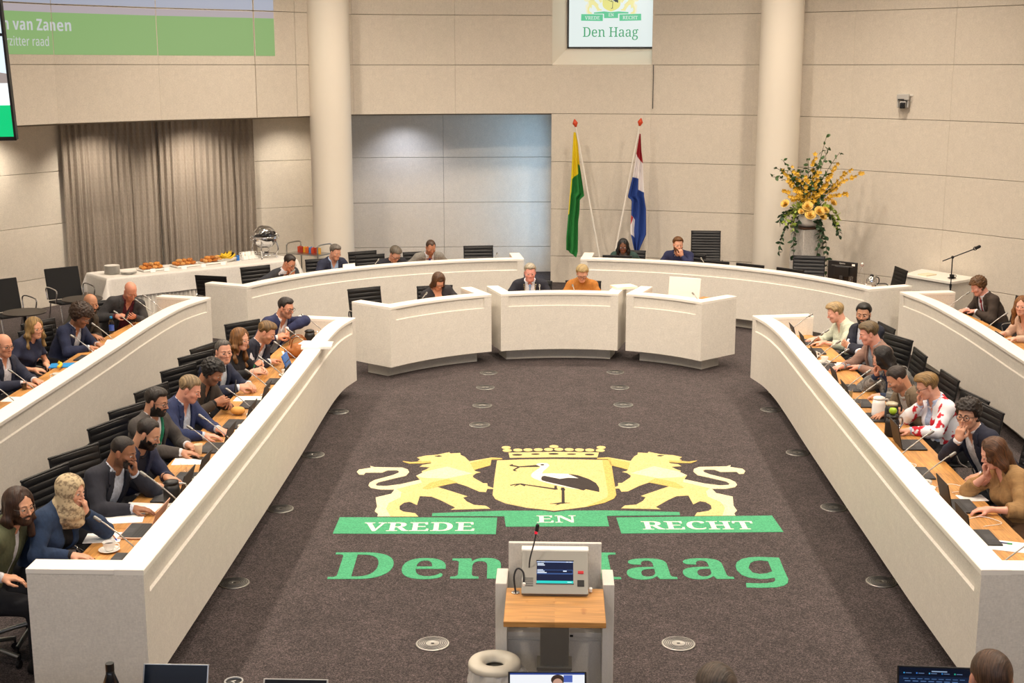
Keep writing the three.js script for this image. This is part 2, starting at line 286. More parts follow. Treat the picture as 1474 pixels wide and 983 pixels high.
const LFp = arc3([-2.173, -17.06], [-.888, -18.12], .11), Cp = arc3([-.757, -18.15], [.882, -18.24], .13), RFp = arc3([.996, -18.24], [1.98, -17.59], .08);
desk('short white curved desk left of the centre desk, one woman behind it', LFp, -1, { depth: .72 });
desk('white centre desk of the chair with two seated people', Cp, -1, { depth: .72 });
desk('short white desk right of the centre desk with a white board on it', RFp, -1, { depth: .72 });
const BLp = arc(0, -16.8, 4.82, -1.175, -.108, 26), BRp = arc(0, -16.8, 4.87, .085, 1.165, 26);
desk('curved white back desk on the left before the recess', BLp, -1);
desk('curved white back desk on the right below the flags', BRp, -1);
// ---------- city emblem woven into the carpet ----------
const fonts = new FontLoader();
const serifBold = await fonts.loadAsync('fonts/droid/droid_serif_bold.typeface.json');
const serif = await fonts.loadAsync('fonts/droid/droid_serif_regular.typeface.json');
const sansBold = await fonts.loadAsync('fonts/droid/droid_sans_bold.typeface.json');
const EMB = {
lion: [[-1.395,-1.78],[-1.31,-1.848],[-1.184,-1.882],[-1.059,-1.977],[-1.043,-1.928],[-.938,-1.949],[-.93,-1.873],[-.885,-1.804],[-.831,-1.636],[-.598,-1.775],[-.49,-1.754],[-.479,-1.714],[-.598,-1.701],[-.606,-1.489],[-.775,-1.33],[-.76,-1.292],[-.708,-1.254],[-.755,-1.216],[-.786,-1.129],[-.774,-1.068],[-.674,-.887],[-.634,-.886],[-.627,-.792],[-.572,-.732],[-.571,-.703],[-.631,-.71],[-.643,-.606],[-.707,-.618],[-.838,-.793],[-.948,-.901],[-1.13,-.772],[-.821,-.477],[-.864,-.438],[-.826,-.327],[-.752,-.218],[-.638,-.191],[-.597,-.111],[-.967,-.082],[-.928,-.144],[-1.074,-.356],[-1.168,-.468],[-1.286,-.486],[-1.296,-.222],[-1.372,-.315],[-1.424,-.288],[-1.46,-.197],[-1.451,-.09],[-1.413,-.032],[-1.369,-.011],[-1.298,.016],[-1.262,.109],[-1.643,.106],[-1.643,.039],[-1.682,-.039],[-1.673,-.171],[-1.711,-.444],[-1.569,-.555],[-1.542,-.716],[-1.311,-.993],[-1.362,-1.133],[-1.302,-1.22],[-1.316,-1.29],[-1.272,-1.353],[-1.238,-1.43],[-1.345,-1.45],[-1.321,-1.514],[-1.234,-1.56],[-1.237,-1.612],[-1.378,-1.659],[-1.356,-1.713]],
tail: [[-1.983,-1.275],[-1.968,-1.351],[-1.85,-1.414],[-1.866,-1.479],[-1.814,-1.434],[-1.526,-1.418],[-1.462,-1.348],[-1.443,-1.259],[-1.467,-1.135],[-1.59,-1.037],[-1.728,-.918],[-1.75,-.858],[-1.733,-.811],[-1.643,-.798],[-1.502,-.857],[-1.309,-1.005],[-1.291,-.902],[-1.543,-.687],[-1.689,-.688],[-1.785,-.741],[-1.818,-.817],[-1.815,-.906],[-1.773,-.996],[-1.6,-1.16],[-1.55,-1.241],[-1.55,-1.291],[-1.575,-1.323],[-1.67,-1.318],[-1.72,-1.242],[-1.89,-1.244],[-1.902,-1.168],[-1.95,-1.181]],
tongue: [[-1.538,-1.648],[-1.442,-1.607],[-1.328,-1.639],[-1.239,-1.659],[-1.239,-1.593],[-1.323,-1.566],[-1.458,-1.555],[-1.524,-1.621]],
chest: [[-1.362,-1.133],[-1.286,-1.27],[-1.057,-1.447],[-.929,-1.331],[-.792,-1.205],[-1.049,-1.034],[-1.293,-1.066]],
leg: [[-1.542,-.716],[-1.569,-.555],[-1.711,-.444],[-1.673,-.171],[-1.682,-.039],[-1.643,.039],[-1.643,.106],[-1.523,.107],[-1.582,-.117],[-1.567,-.278],[-1.47,-.442],[-1.474,-.611]],
arm: [[-.82,-1.576],[-.599,-1.761],[-.491,-1.747],[-.479,-1.714],[-.598,-1.694],[-.606,-1.489],[-.775,-1.33]],
thigh: [[-1.273,-.725],[-1.21,-.902],[-1.031,-1.033],[-.937,-.912],[-1.13,-.772],[-1.217,-.696]],
shield: [[-.539,-1.668],[-.247,-1.7],[.069,-1.712],[.362,-1.696],[.67,-1.667],[.648,-1.031],[.631,-.513],[.6,-.397],[.498,-.269],[.327,-.159],[.133,-.086],[.005,-.043],[-.093,-.079],[-.254,-.135],[-.453,-.262],[-.549,-.39],[-.577,-.521],[-.563,-1.039]],
shadow: [[.579,-1.674],[.67,-1.667],[.648,-1.031],[.631,-.513],[.6,-.397],[.498,-.269],[.327,-.159],[.329,-.187],[.467,-.341],[.533,-.426],[.552,-.543],[.566,-1.031]],
crown: [[-.416,-1.956],[.079,-1.981],[.564,-1.96],[.535,-1.772],[.071,-1.782],[-.403,-1.765]],
white: [[-.105,-1.486],[-.13,-1.51],[-.108,-1.548],[-.062,-1.568],[-.008,-1.554],[.013,-1.486],[-.013,-1.393],[-.056,-1.293],[-.073,-1.202],[.039,-1.207],[.196,-1.187],[.295,-1.033],[.307,-.907],[.33,-.657],[.211,-.709],[.044,-.823],[-.086,-.935],[-.161,-1.03],[-.19,-1.106],[-.181,-1.196],[-.135,-1.31],[-.082,-1.419],[-.097,-1.433]],
wing: [[-.088,-1.035],[-.076,-1.099],[-.051,-1.115],[.1,-1.012],[.189,-1.049],[.297,-1.033],[.197,-1.177],[.291,-1.135],[.399,-1.001],[.458,-.875],[.478,-.722],[.471,-.597],[.346,-.687],[.32,-.649],[.184,-.755],[-.048,-.935],[-.085,-.979]],
beak: [[-.305,-1.444],[-.15,-1.487],[-.13,-1.493],[-.087,-1.433],[-.306,-1.421]],
eel: [[-.408,-1.488],[-.37,-1.529],[-.376,-1.495],[-.305,-1.444],[-.301,-1.414],[-.341,-1.345],[-.352,-1.312],[-.33,-1.279],[-.362,-1.288],[-.373,-1.328],[-.321,-1.421],[-.401,-1.468]],
leg1: [[.039,-.792],[.061,-.786],[.06,-.71],[.069,-.68],[.039,-.671],[-.251,-.819],[-.262,-.782],[-.303,-.844],[-.366,-.773],[-.337,-.844],[-.399,-.799],[-.404,-.82],[-.356,-.85],[-.289,-.868],[-.242,-.837],[.032,-.71]],
leg2: [[.102,-.734],[.13,-.731],[.14,-.665],[.13,-.646],[.116,-.273],[.167,-.264],[.077,-.244],[.025,-.194],[.049,-.239],[-.028,-.239],[.087,-.281],[.103,-.649],[.095,-.671]],
holes: [[-.322,-1.869,.055,.032],[-.125,-1.894,.046,.025],[.071,-1.903,.056,.032],[.264,-1.891,.049,.025],[.457,-1.875,.053,.032]],
balls: [[-.429,-2.04],[-.314,-2.053],[-.203,-2.06],[-.09,-2.066],[.022,-2.073],[.134,-2.076],[.247,-2.068],[.359,-2.056],[.47,-2.048],[.584,-2.036],[-.44,-2.153],[.085,-2.19],[.602,-2.151]],
};
const inlayVar = dataTex(512, (x, y) => { const v = .93 + (N1024[0][y * 1024 + x] - .5) * .22 + (N1024[1][y * 1024 + x] - .5) * .16; return [v, v, v]; }, true, 1 / 1.1);
const inlay = (hex) => std(hex, .97, { map: inlayVar, bumpMap: carpetBump, bumpScale: .003 });
const INL = { gold: inlay(0xe9d38f), pale: inlay(0xefe4bd), deep: inlay(0xdfc06c), white: inlay(0xf1eee6), dark: inlay(0x3a3230), green: inlay(0x4cab7c) };
// text fitted to x0..x1 with cap height h, lying on the floor
function layText(str, font, x0, x1, base, h, y, thick) {
  const g = new TextGeometry(str, { font, size: 1, depth: thick, curveSegments: 8, bevelEnabled: false }); g.computeBoundingBox();
  const b = g.boundingBox, cap = new TextGeometry('H', { font, size: 1, depth: .01 }); cap.computeBoundingBox();
  g.translate(-b.min.x, 0, 0).scale((x1 - x0) / (b.max.x - b.min.x), h / cap.boundingBox.max.y, 1).rotateX(-Math.PI / 2).translate(x0, y, base);
  return metreUV(g);
}
{
  const t = thing('carpet_emblem', 'city coat of arms in the carpet: lions, stork shield, green ribbons', 'emblem', [0, 0, -11.8], .04);
  const P = (name, pts, m, lvl = 0, label) => { const o = obj(name, prism(pts, 0, .003 + lvl * .0015), m, t); if (label) o.userData.label = label; return o; };
  const mir = (pts) => pts.map(([x, z]) => [.046 - x, z]);
  for (const f of [(p) => p, mir]) {
    P('lion', f(EMB.lion), INL.gold); P('lion_tail', f(EMB.tail), INL.pale, 1); P('lion_tongue', f(EMB.tongue), INL.deep, 1);
    P('lion_mane', f(EMB.chest), INL.pale, 1); P('lion_leg', f(EMB.leg), INL.pale, 1); P('lion_arm', f(EMB.arm), INL.deep, 1); P('lion_thigh', f(EMB.thigh), INL.deep, 1);
    P('lion_eye', f([[-1.21, -1.83], [-1.16, -1.85], [-1.13, -1.82], [-1.17, -1.8]]), INL.dark, 2);
  }
  P('shield', EMB.shield, INL.gold, 0); P('shield_edge', EMB.shadow, INL.deep, 1);
  const st = P('stork', EMB.white, INL.white, 1);
  for (const [n, k] of [['wing', 'wing'], ['beak', 'beak'], ['eel', 'eel'], ['leg', 'leg1'], ['leg', 'leg2']]) obj(n, prism(EMB[k], .003, .006), INL.dark, st);
  obj('eye', prism(arc(-.062, -1.5, .02, 0, 6.2, 10), .0045, .0075), INL.dark, st);
  const cr = P('crown', EMB.crown, INL.gold, 0);
  const ov = (x, z, a, b, y0, y1) => { const p = []; for (let i = 0; i < 16; i++) p.push([x + a * Math.cos(i * Math.PI / 8), z + b * Math.sin(i * Math.PI / 8)]); return prism(p, y0, y1); };
  for (const [x, z, a, b] of EMB.holes) obj('jewel', ov(x, z, a, b, .002, .0045), INL.dark, cr);
  for (const [x, z] of EMB.balls) obj('pearl', ov(x, z, .05, .057, 0, .003), INL.gold, cr);
  const letters = (str, font, x0, x1, base, h, y, parent, m) => obj('lettering', layText(str, font, x0, x1, base, h, y, .002), m, parent);
  const b1 = P('ribbon', [[-1.99, .125], [-.53, .145], [-.54, .585], [-2.0, .56]], INL.green);
  letters('VREDE', serifBold, -1.742, -.735, .5, .225, .002, b1, INL.white);
  const b2 = P('ribbon', [[.575, .15], [2.03, .105], [2.045, .545], [.585, .575]], INL.green);
  letters('RECHT', serifBold, .79, 1.81, .475, .215, .002, b2, INL.white);
  const b3 = P('ribbon', [[-1.137, .017], [-.464, -.05], [-.09, -.045], [.003, .0], [.115, -.045], [.5, -.05], [1.18, .0], [1.175, .09], [.49, .1], [.49, .385], [-.45, .39], [-.464, .105], [-1.137, .1]], INL.green);
  letters('EN', serifBold, -.165, .2, .285, .19, .002, b3, INL.white);
  // the city's name below: one woven word per thing part
  obj('word', layText('Den', serifBold, -1.911, -.44, 1.63, .6, 0, .003), INL.green, t);
  obj('word', [layText('Haa', serifBold, -.1, 1.414, 1.65, .6, .0, .003), (() => { // single storey g
    const sh = new THREE.Shape([[1.472, 1.366], [1.497, 1.282], [1.549, 1.211], [1.617, 1.173], [1.699, 1.16], [1.875, 1.179], [1.86, 1.443], [1.852, 1.663], [1.83, 1.742], [1.785, 1.799], [1.719, 1.829], [1.6, 1.839], [1.48, 1.832], [1.492, 1.739], [1.587, 1.748], [1.663, 1.744], [1.72, 1.721], [1.743, 1.682], [1.745, 1.627], [1.681, 1.651], [1.62, 1.654], [1.535, 1.622], [1.487, 1.562], [1.466, 1.461]].map(([x, z]) => new THREE.Vector2(x, -z))); sh.holes.push(new THREE.Path([[1.572, 1.408], [1.606, 1.304], [1.65, 1.254], [1.7, 1.237], [1.765, 1.259], [1.755, 1.49], [1.704, 1.531], [1.64, 1.547], [1.586, 1.514]].map(([x, z]) => new THREE.Vector2(x, -z))));
    return metreUV(new THREE.ExtrudeGeometry(sh, { depth: .003, bevelEnabled: false }).rotateX(-Math.PI / 2)); })()], INL.green, t);
}
// round floor outlets with ringed steel lids
{
  const lid = thing('floor_outlet', 'x', 'floor outlet');
  obj('lid', lathe([[0, 0], [.123, 0], [.123, .006], [.118, .008], [.02, .008], [.018, .004], [0, .004]], 48), M.steel, lid);
  for (let i = 0; i < 5; i++) obj('ring', lathe([[.05 + i * .013, .0075], [.0555 + i * .013, .0075], [.0555 + i * .013, .0092], [.05 + i * .013, .0092]].reverse(), 40), M.darkGrey, lid);
  obj('slot', box(.022, .003, .01, 0, .008, 0), M.black, lid);
  const spots = ['front left of the lectern', 'front right of the lectern', 'by the left desk, nearest the camera', 'by the left desk, second nearest', 'by the left desk, third nearest', 'by the far curve of the left desk', 'by the right desk, nearest the camera', 'by the right desk, second nearest', 'by the right desk, third nearest', 'by the far curve of the right desk', 'left of the crown, nearest of four in line', 'right of the crown, nearest of four in line', 'left line, second from the crown', 'right line, second from the crown', 'left line, third from the crown', 'right line, third from the crown', 'left line, nearest the centre desk', 'right line, nearest the centre desk'];
  const outletAt =  [[-0.87, -8.89], [0.91, -8.95], [-2.58, -9.98], [-2.58, -11.81], [-2.59, -13.58], [-2.61, -15.39], [2.66, -10.18], [2.65, -12.02], [2.63, -13.83], [2.63, -15.66], [-0.87, -14.85], [0.87, -14.9], [-0.89, -15.75], [0.85, -15.84], [-0.9, -16.68], [0.85, -16.74], [-0.9, -17.52], [0.83, -17.61]] ;
  spots.forEach((s, i) => { const [x, z] = outletAt[i], lab = 'round ringed steel floor outlet ' + s; if (!i) { lid.position.set(x, 0, z); lid.userData.label = lab; lid.userData.group = 'floor outlets in the carpet'; } else copy(lid, [x, 0, z], 0, lab, 'floor outlets in the carpet'); });
}
// ---------- people: signed-distance bodies meshed with surface nets ----------
const { min, max, abs, sqrt, sin, cos, hypot } = Math;
const clamp = (x, a, b) => x < a ? a : x > b ? b : x;
const sstep = (a, b, x) => { const t = clamp((x - a) / (b - a), 0, 1); return t * t * (3 - 2 * t); };
const smin = (a, b, k) => { const h = max(k - abs(a - b), 0) / k; return min(a, b) - h * h * k * .25; };
const smax = (a, b, k) => -smin(-a, -b, k);
function cone(a, b, ra, rb) {
  const ax = a[0], ay = a[1], az = a[2], dx = b[0] - ax, dy = b[1] - ay, dz = b[2] - az, il = 1 / (dx * dx + dy * dy + dz * dz + 1e-9);
  return (x, y, z) => { const px = x - ax, py = y - ay, pz = z - az, t = clamp((px * dx + py * dy + pz * dz) * il, 0, 1), ex = px - dx * t, ey = py - dy * t, ez = pz - dz * t; return sqrt(ex * ex + ey * ey + ez * ez) - ra - (rb - ra) * t; };
}
function ell(cx, cy, cz, rx, ry, rz) {
  return (x, y, z) => { const px = x - cx, py = y - cy, pz = z - cz, k0 = sqrt((px / rx) ** 2 + (py / ry) ** 2 + (pz / rz) ** 2), k1 = sqrt((px / rx / rx) ** 2 + (py / ry / ry) ** 2 + (pz / rz / rz) ** 2); return k1 < 1e-6 ? -min(rx, ry, rz) : k0 * (k0 - 1) / k1; };
}
function blend(list) { const n = list.length; return (x, y, z) => { let d = list[0][0](x, y, z); for (let i = 1; i < n; i++) d = smin(d, list[i][0](x, y, z), list[i][1]); return d; }; }
// lattice noise
const NT = new Float32Array(4096); { let s = 99; for (let i = 0; i < 4096; i++) { s = (s * 1664525 + 1013904223) >>> 0; NT[i] = s / 2147483648 - 1; } }
const hsh = (x, y, z) => NT[((x * 73 + y * 1013 + z * 337) ^ (x * 19 + z * 7)) & 4095];
function noise3(x, y, z) {
  const X = Math.floor(x), Y = Math.floor(y), Z = Math.floor(z); let a = x - X, b = y - Y, c = z - Z; a = a * a * (3 - 2 * a); b = b * b * (3 - 2 * b); c = c * c * (3 - 2 * c);
  const l = (p, q, t) => p + (q - p) * t;
  return l(l(l(hsh(X, Y, Z), hsh(X + 1, Y, Z), a), l(hsh(X, Y + 1, Z), hsh(X + 1, Y + 1, Z), a), b), l(l(hsh(X, Y, Z + 1), hsh(X + 1, Y, Z + 1), a), l(hsh(X, Y + 1, Z + 1), hsh(X + 1, Y + 1, Z + 1), a), b), c);
}
// surface nets of f in the box lo..hi with cell h; col gives a linear colour per vertex; mat moves the result
function nets(f, lo, hi, h, { col, mat, uvs = 1, smooth = 1 } = {}) {
  const nx = Math.ceil((hi[0] - lo[0]) / h) + 2, ny = Math.ceil((hi[1] - lo[1]) / h) + 2, nz = Math.ceil((hi[2] - lo[2]) / h) + 2, B = 5, W = new Float32Array(nx * ny * nz), sx = 1, sy = nx, sz = nx * ny, R = B * h * .87 * 1.9;
  for (let k = 0; k < nz; k += B) for (let j = 0; j < ny; j += B) for (let i = 0; i < nx; i += B) {
    const d = f(lo[0] + (i + B / 2) * h, lo[1] + (j + B / 2) * h, lo[2] + (k + B / 2) * h), far = abs(d) > R;
    for (let c = k; c < min(nz, k + B); c++) for (let b = j; b < min(ny, j + B); b++) for (let a = i; a < min(nx, i + B); a++) W[a + b * sy + c * sz] = far ? d : f(lo[0] + a * h, lo[1] + b * h, lo[2] + c * h);
  }
  const id = new Int32Array(nx * ny * nz).fill(-1), P = [], I = [], E = [[0, 1], [0, 2], [0, 4], [1, 3], [1, 5], [2, 3], [2, 6], [3, 7], [4, 5], [4, 6], [5, 7], [6, 7]], v = new Float32Array(8);
  for (let k = 0; k < nz - 1; k++) for (let j = 0; j < ny - 1; j++) for (let i = 0; i < nx - 1; i++) {
    const q = i + j * sy + k * sz; let m = 0;
    for (let c = 0; c < 8; c++) { v[c] = W[q + (c & 1) + ((c >> 1) & 1) * sy + (c >> 2) * sz]; if (v[c] < 0) m |= 1 << c; }
    if (m === 0 || m === 255) continue;
    let x = 0, y = 0, z = 0, n = 0;
    for (const [a, b] of E) if ((v[a] < 0) !== (v[b] < 0)) { const t = v[a] / (v[a] - v[b]); x += (a & 1) + ((b & 1) - (a & 1)) * t; y += ((a >> 1) & 1) + (((b >> 1) & 1) - ((a >> 1) & 1)) * t; z += (a >> 2) + ((b >> 2) - (a >> 2)) * t; n++; }
    id[q] = P.length / 3; P.push(lo[0] + (i + x / n) * h, lo[1] + (j + y / n) * h, lo[2] + (k + z / n) * h);
  }
  for (let k = 1; k < nz - 1; k++) for (let j = 1; j < ny - 1; j++) for (let i = 1; i < nx - 1; i++) {
    const q = i + j * sy + k * sz, s0 = W[q] < 0;
    const quad = (a, b, c, d, flip) => { const [p, r, s, t] = [id[a], id[b], id[c], id[d]]; if (p < 0 || r < 0 || s < 0 || t < 0) return; flip ? I.push(p, s, r, p, t, s) : I.push(p, r, s, p, s, t); };
    if (s0 !== W[q + sx] < 0) quad(q, q - sy, q - sy - sz, q - sz, s0);
    if (s0 !== W[q + sy] < 0) quad(q, q - sz, q - sx - sz, q - sx, s0);
    if (s0 !== W[q + sz] < 0) quad(q, q - sx, q - sx - sy, q - sy, s0);
  }
  const nV = P.length / 3;
  for (let it = 0; it < smooth; it++) { const S = new Float32Array(nV * 3), C = new Float32Array(nV); for (let t = 0; t < I.length; t += 3) for (let e = 0; e < 3; e++) { const a = I[t + e], b = I[t + (e + 1) % 3]; for (let c = 0; c < 3; c++) S[3 * a + c] += P[3 * b + c]; C[a]++; } for (let i = 0; i < nV; i++) if (C[i]) for (let c = 0; c < 3; c++) P[3 * i + c] += (S[3 * i + c] / C[i] - P[3 * i + c]) * .5; }
  const g = new THREE.BufferGeometry(), uv = new Float32Array(nV * 2), colr = col ? new Float32Array(nV * 3) : null;
  for (let i = 0; i < nV; i++) { const x = P[3 * i], y = P[3 * i + 1], z = P[3 * i + 2]; uv[2 * i] = (x + z * .8) * uvs; uv[2 * i + 1] = (y + z * .25) * uvs; if (col) { const c = col(x, y, z); colr[3 * i] = c[0]; colr[3 * i + 1] = c[1]; colr[3 * i + 2] = c[2]; } }
  g.setAttribute('position', new THREE.Float32BufferAttribute(P, 3)); g.setAttribute('uv', new THREE.BufferAttribute(uv, 2)); if (col) g.setAttribute('color', new THREE.BufferAttribute(colr, 3));
  g.setIndex(I); if (mat) g.applyMatrix4(mat); g.computeVertexNormals(); return g;
}
const lin = (hex) => { const c = new THREE.Color(hex); return [c.r, c.g, c.b]; };
const mixc = (a, b, t) => [a[0] + (b[0] - a[0]) * t, a[1] + (b[1] - a[1]) * t, a[2] + (b[2] - a[2]) * t];
const skinMat = new THREE.MeshPhysicalMaterial({ color: 0xffffff, vertexColors: true, roughness: .5, sheen: .2, sheenRoughness: .5 });
const eyeMat = std(0xffffff, .12, { vertexColors: true });
const fabricCache = new Map();
function cloth(hex, rough = .85) { const k = hex + '_' + rough; if (!fabricCache.has(k)) fabricCache.set(k, new THREE.MeshPhysicalMaterial({ color: hex, roughness: rough, map: fabricVar, bumpMap: fabricBump, bumpScale: .0006, sheen: .25, sheenRoughness: .6 })); return fabricCache.get(k); }
const printCloth = new THREE.MeshPhysicalMaterial({ color: 0xffffff, roughness: .85, vertexColors: true, bumpMap: fabricBump, bumpScale: .0006 });
const stretched = (n, cx, cy, sd) => { const a = periodicNoise(n, cx, sd), out = new Float32Array(n * n), rows = []; for (let r = 0; r < cy; r++) rows.push(((r * 97 + 13) * 5) % n); for (let y = 0; y < n; y++) { const f = y / n * cy, r = f | 0, t = f - r; for (let x = 0; x < n; x++) out[y * n + x] = a[rows[r] * n + x] * (1 - t) + a[rows[(r + 1) % cy] * n + x] * t; } return out; };
const hairN = [stretched(256, 128, 6, 31), stretched(256, 32, 4, 32)];
const hairMap = dataTex(256, (x, y) => { const v = .74 + .4 * (hairN[0][y * 256 + x] - .5) + .45 * (hairN[1][y * 256 + x] - .5); return [v, v, v]; }, true, 6);
const hairCache = new Map();
function hairMat(hex) { if (!hairCache.has(hex)) hairCache.set(hex, new THREE.MeshPhysicalMaterial({ color: hex, roughness: .5, map: hairMap, bumpMap: hairMap, bumpScale: .002, sheen: .3, sheenRoughness: .4 })); return hairCache.get(hex); }

const add3 = (a, b, k = 1) => [a[0] + b[0] * k, a[1] + b[1] * k, a[2] + b[2] * k], sub3 = (a, b) => [a[0] - b[0], a[1] - b[1], a[2] - b[2]];
const dot3 = (a, b) => a[0] * b[0] + a[1] * b[1] + a[2] * b[2], len3 = (a) => hypot(a[0], a[1], a[2]), nrm3 = (a) => { const l = len3(a) || 1; return [a[0] / l, a[1] / l, a[2] / l]; };
const cross3 = (a, b) => [a[1] * b[2] - a[2] * b[1], a[2] * b[0] - a[0] * b[2], a[0] * b[1] - a[1] * b[0]], lerp3 = (a, b, t) => [a[0] + (b[0] - a[0]) * t, a[1] + (b[1] - a[1]) * t, a[2] + (b[2] - a[2]) * t];

// elbow from shoulder and wrist
function elbow(S, Wr, l1, l2, pole) {
  let d = sub3(Wr, S), L = len3(d); const Lm = (l1 + l2) * .995; if (L > Lm) { Wr = add3(S, d, Lm / L); d = sub3(Wr, S); L = Lm; }
  const a = (l1 * l1 - l2 * l2 + L * L) / (2 * L), h = sqrt(max(0, l1 * l1 - a * a)), u = nrm3(d), p = nrm3(add3(pole, u, -dot3(pole, u)));
  return [add3(add3(S, u, a), p, h), Wr];
}
// hand skeleton: wrist Wr, finger direction d, palm normal n (towards what it touches), curl, side (+1 = left hand)
function handField(Wr, d, n, curl, side, s = 1, spread = .1, point) {
  d = nrm3(d); n = nrm3(add3(n, d, -dot3(n, d))); const a = cross3(d, n).map((v) => v * side); // a points to the thumb side
  const L = (o, u, v, w) => [o[0] + d[0] * u * s + a[0] * v * s + n[0] * w * s, o[1] + d[1] * u * s + a[1] * v * s + n[1] * w * s, o[2] + d[2] * u * s + a[2] * v * s + n[2] * w * s];
  const list = [[cone(L(Wr, -.03, 0, 0), L(Wr, .02, 0, 0), .026 * s, .028 * s), .02]];
  const lens = [[.042, .026, .02], [.046, .03, .021], [.042, .028, .02], [.033, .02, .018]], off = [.03, .01, -.011, -.03], kn = [.088, .092, .087, .078];
  for (let i = 0; i < 4; i++) {
    const k0 = L(Wr, .015, off[i] * .6, 0), k1 = L(Wr, kn[i], off[i], 0); list.push([cone(k0, k1, .0145 * s, .0115 * s), .018]);
    let p = k1, ang = 0; const c = point === i ? .1 : curl * (1 + .12 * (i - 1)), sp = spread * (1.2 - i * .8);
    for (let j = 0; j < 3; j++) { ang += c * [.75, 1, .7][j]; const ca = cos(ang), sa = sin(ang), q = L(p, lens[i][j] * ca, lens[i][j] * sp * ca, lens[i][j] * sa); list.push([cone(p, q, (.0095 - j * .0012) * s, (.0088 - j * .0013) * s), .006]); p = q; }
  }
  const t0 = L(Wr, .02, .022, .006), t1 = L(Wr, .052, .05, .018 + .01 * curl), t2 = L(Wr, .082, .058 - .012 * curl, .024 + .022 * curl), t3 = L(Wr, .105, .056 - .028 * curl, .026 + .034 * curl);
  list.push([cone(t0, t1, .0155 * s, .0125 * s), .016], [cone(t1, t2, .0108 * s, .0095 * s), .006], [cone(t2, t3, .0095 * s, .0075 * s), .005]);
  const c = L(Wr, .09, 0, .02), r = .14 * s; return { f: blend(list), lo: [c[0] - r, c[1] - r, c[2] - r], hi: [c[0] + r, c[1] + r, c[2] + r], list };
}
function person(o) {
  const near = o.q ?? 1, hH = .0055 * near, hB = .0125 * near, hHand = .0055 * near;         // cells
  const fem = o.fem ? 1 : 0, B = o.build ?? 1, hs = (o.hs ?? 1) * (fem ? .96 : 1);
  const root = thing('person', o.label, 'person', [o.pos[0], o.lift ?? 0, o.pos[1]], o.turn);
  // ---- skeleton in the person's own axes: +z forward, +x their left
  const ct = cos(o.turn), st = sin(o.turn), wx = o.head[0] - o.pos[0], wz = o.head[2] - o.pos[1];
  const H = [wx * ct - wz * st, o.head[1] - (o.lift ?? 0), wx * st + wz * ct];
  const yaw = o.look ?? 0, pit = o.pitch ?? 0, til = o.tilt ?? 0;
  const hm = new THREE.Matrix4().makeRotationFromEuler(new THREE.Euler(pit, yaw, til, 'YXZ')).setPosition(...H).scale(V(hs, hs, hs)), hi = hm.clone().invert(), he = hi.elements, hE = hm.elements;
  const toHead = (x, y, z) => [he[0] * x + he[4] * y + he[8] * z + he[12], he[1] * x + he[5] * y + he[9] * z + he[13], he[2] * x + he[6] * y + he[10] * z + he[14]];
  const fromHead = (x, y, z) => [hE[0] * x + hE[4] * y + hE[8] * z + hE[12], hE[1] * x + hE[5] * y + hE[9] * z + hE[13], hE[2] * x + hE[6] * y + hE[10] * z + hE[14]];
  const P0 = [0, .52, 0], sk = fromHead(0, -.04, -.03);
  const Nk = [sk[0] * .92, sk[1] - .13, sk[2] - .05 - .03 * (H[2] > .15 ? 1 : 0) + .015];           // base of the neck
  const up = nrm3(sub3(Nk, P0)), tw = o.twist ?? 0; let right = nrm3(cross3([sin(tw), 0, cos(tw)], up)).map((v) => -v); // toward -x... their left = +x
  const left = right[0] > 0 ? right : right.map((v) => -v), fwd = nrm3(cross3(left, up));
  const C = (u, v, w) => add3(add3(add3(Nk, left, u), up, v), fwd, w);                             // chest frame around the neck base
  const shW = (fem ? .165 : .192) * B ** .5, Ls = C(shW, -.042, -.005), Rs = C(-shW, -.042, -.005);
  const spine = (t) => { const b = add3(lerp3(P0, Nk, t), fwd, -.025 * sin(t * PI)); return b; };
  const ring = (t, hw, r, f = 0) => { const c = add3(spine(t), fwd, f); return cone(add3(c, left, hw), add3(c, left, -hw), r, r); };
  const bel = o.belly ?? 0;
  const torso = [[ring(0, .08 * B, .112 * B), .07], [ring(.25, .062 * B, .1 * B + bel * .6, bel), .07], [ring(.45, .066 * B, .1 * B + bel * .4, bel * .7), .07], [ring(.66, .082 * B, .1 * B, .01), .07], [ring(.82, .1 * B, .078 * B, .01), .06], [cone(Ls, Rs, .05, .05), .05], [cone(C(0, .03, -.01), C(shW * .8, -.035, -.012), .05, .05), .04], [cone(C(0, .03, -.01), C(-shW * .8, -.035, -.012), .05, .05), .04]];
  if (fem) { const c = spine(.66); for (const s of [1, -1]) { const b = add3(add3(c, left, s * .07), fwd, .085); torso.push([cone(b, add3(b, fwd, .02), .06, .055), .05]); } }
  const al = o.arm ?? (fem ? .94 : 1), arms = {};
  for (const [k, S, sg] of [['L', Ls, 1], ['R', Rs, -1]]) {
    const a = o[k] ?? {}; let W0 = a.hd ? fromHead(...a.hd) : a.w ?? [sg * .2, .79, .42];
    const [E, W1] = elbow(S, W0, .285 * al, .255 * al, a.pole ?? [sg * .9, -.9, -.25]);
    const fd = nrm3(sub3(W1, E)); const dir = a.hdd ? nrm3(sub3(fromHead(...a.hdd), W1)) : a.d ?? [fd[0] * .6 - sg * .25, fd[1] * .3 - .08, fd[2] * .6 + .6];
    const n = a.hn ? sub3(fromHead(...a.hn), W1) : a.n ?? [0, -1, .1];
    arms[k] = { S, E, W: W1, fd, sg, hand: a.hide ? null : handField(W1, dir, n, a.c ?? .35, sg, (fem ? .92 : 1) * (o.handS ?? 1.02), a.spread ?? .1, a.point), bareFrom: a.bare };
  }
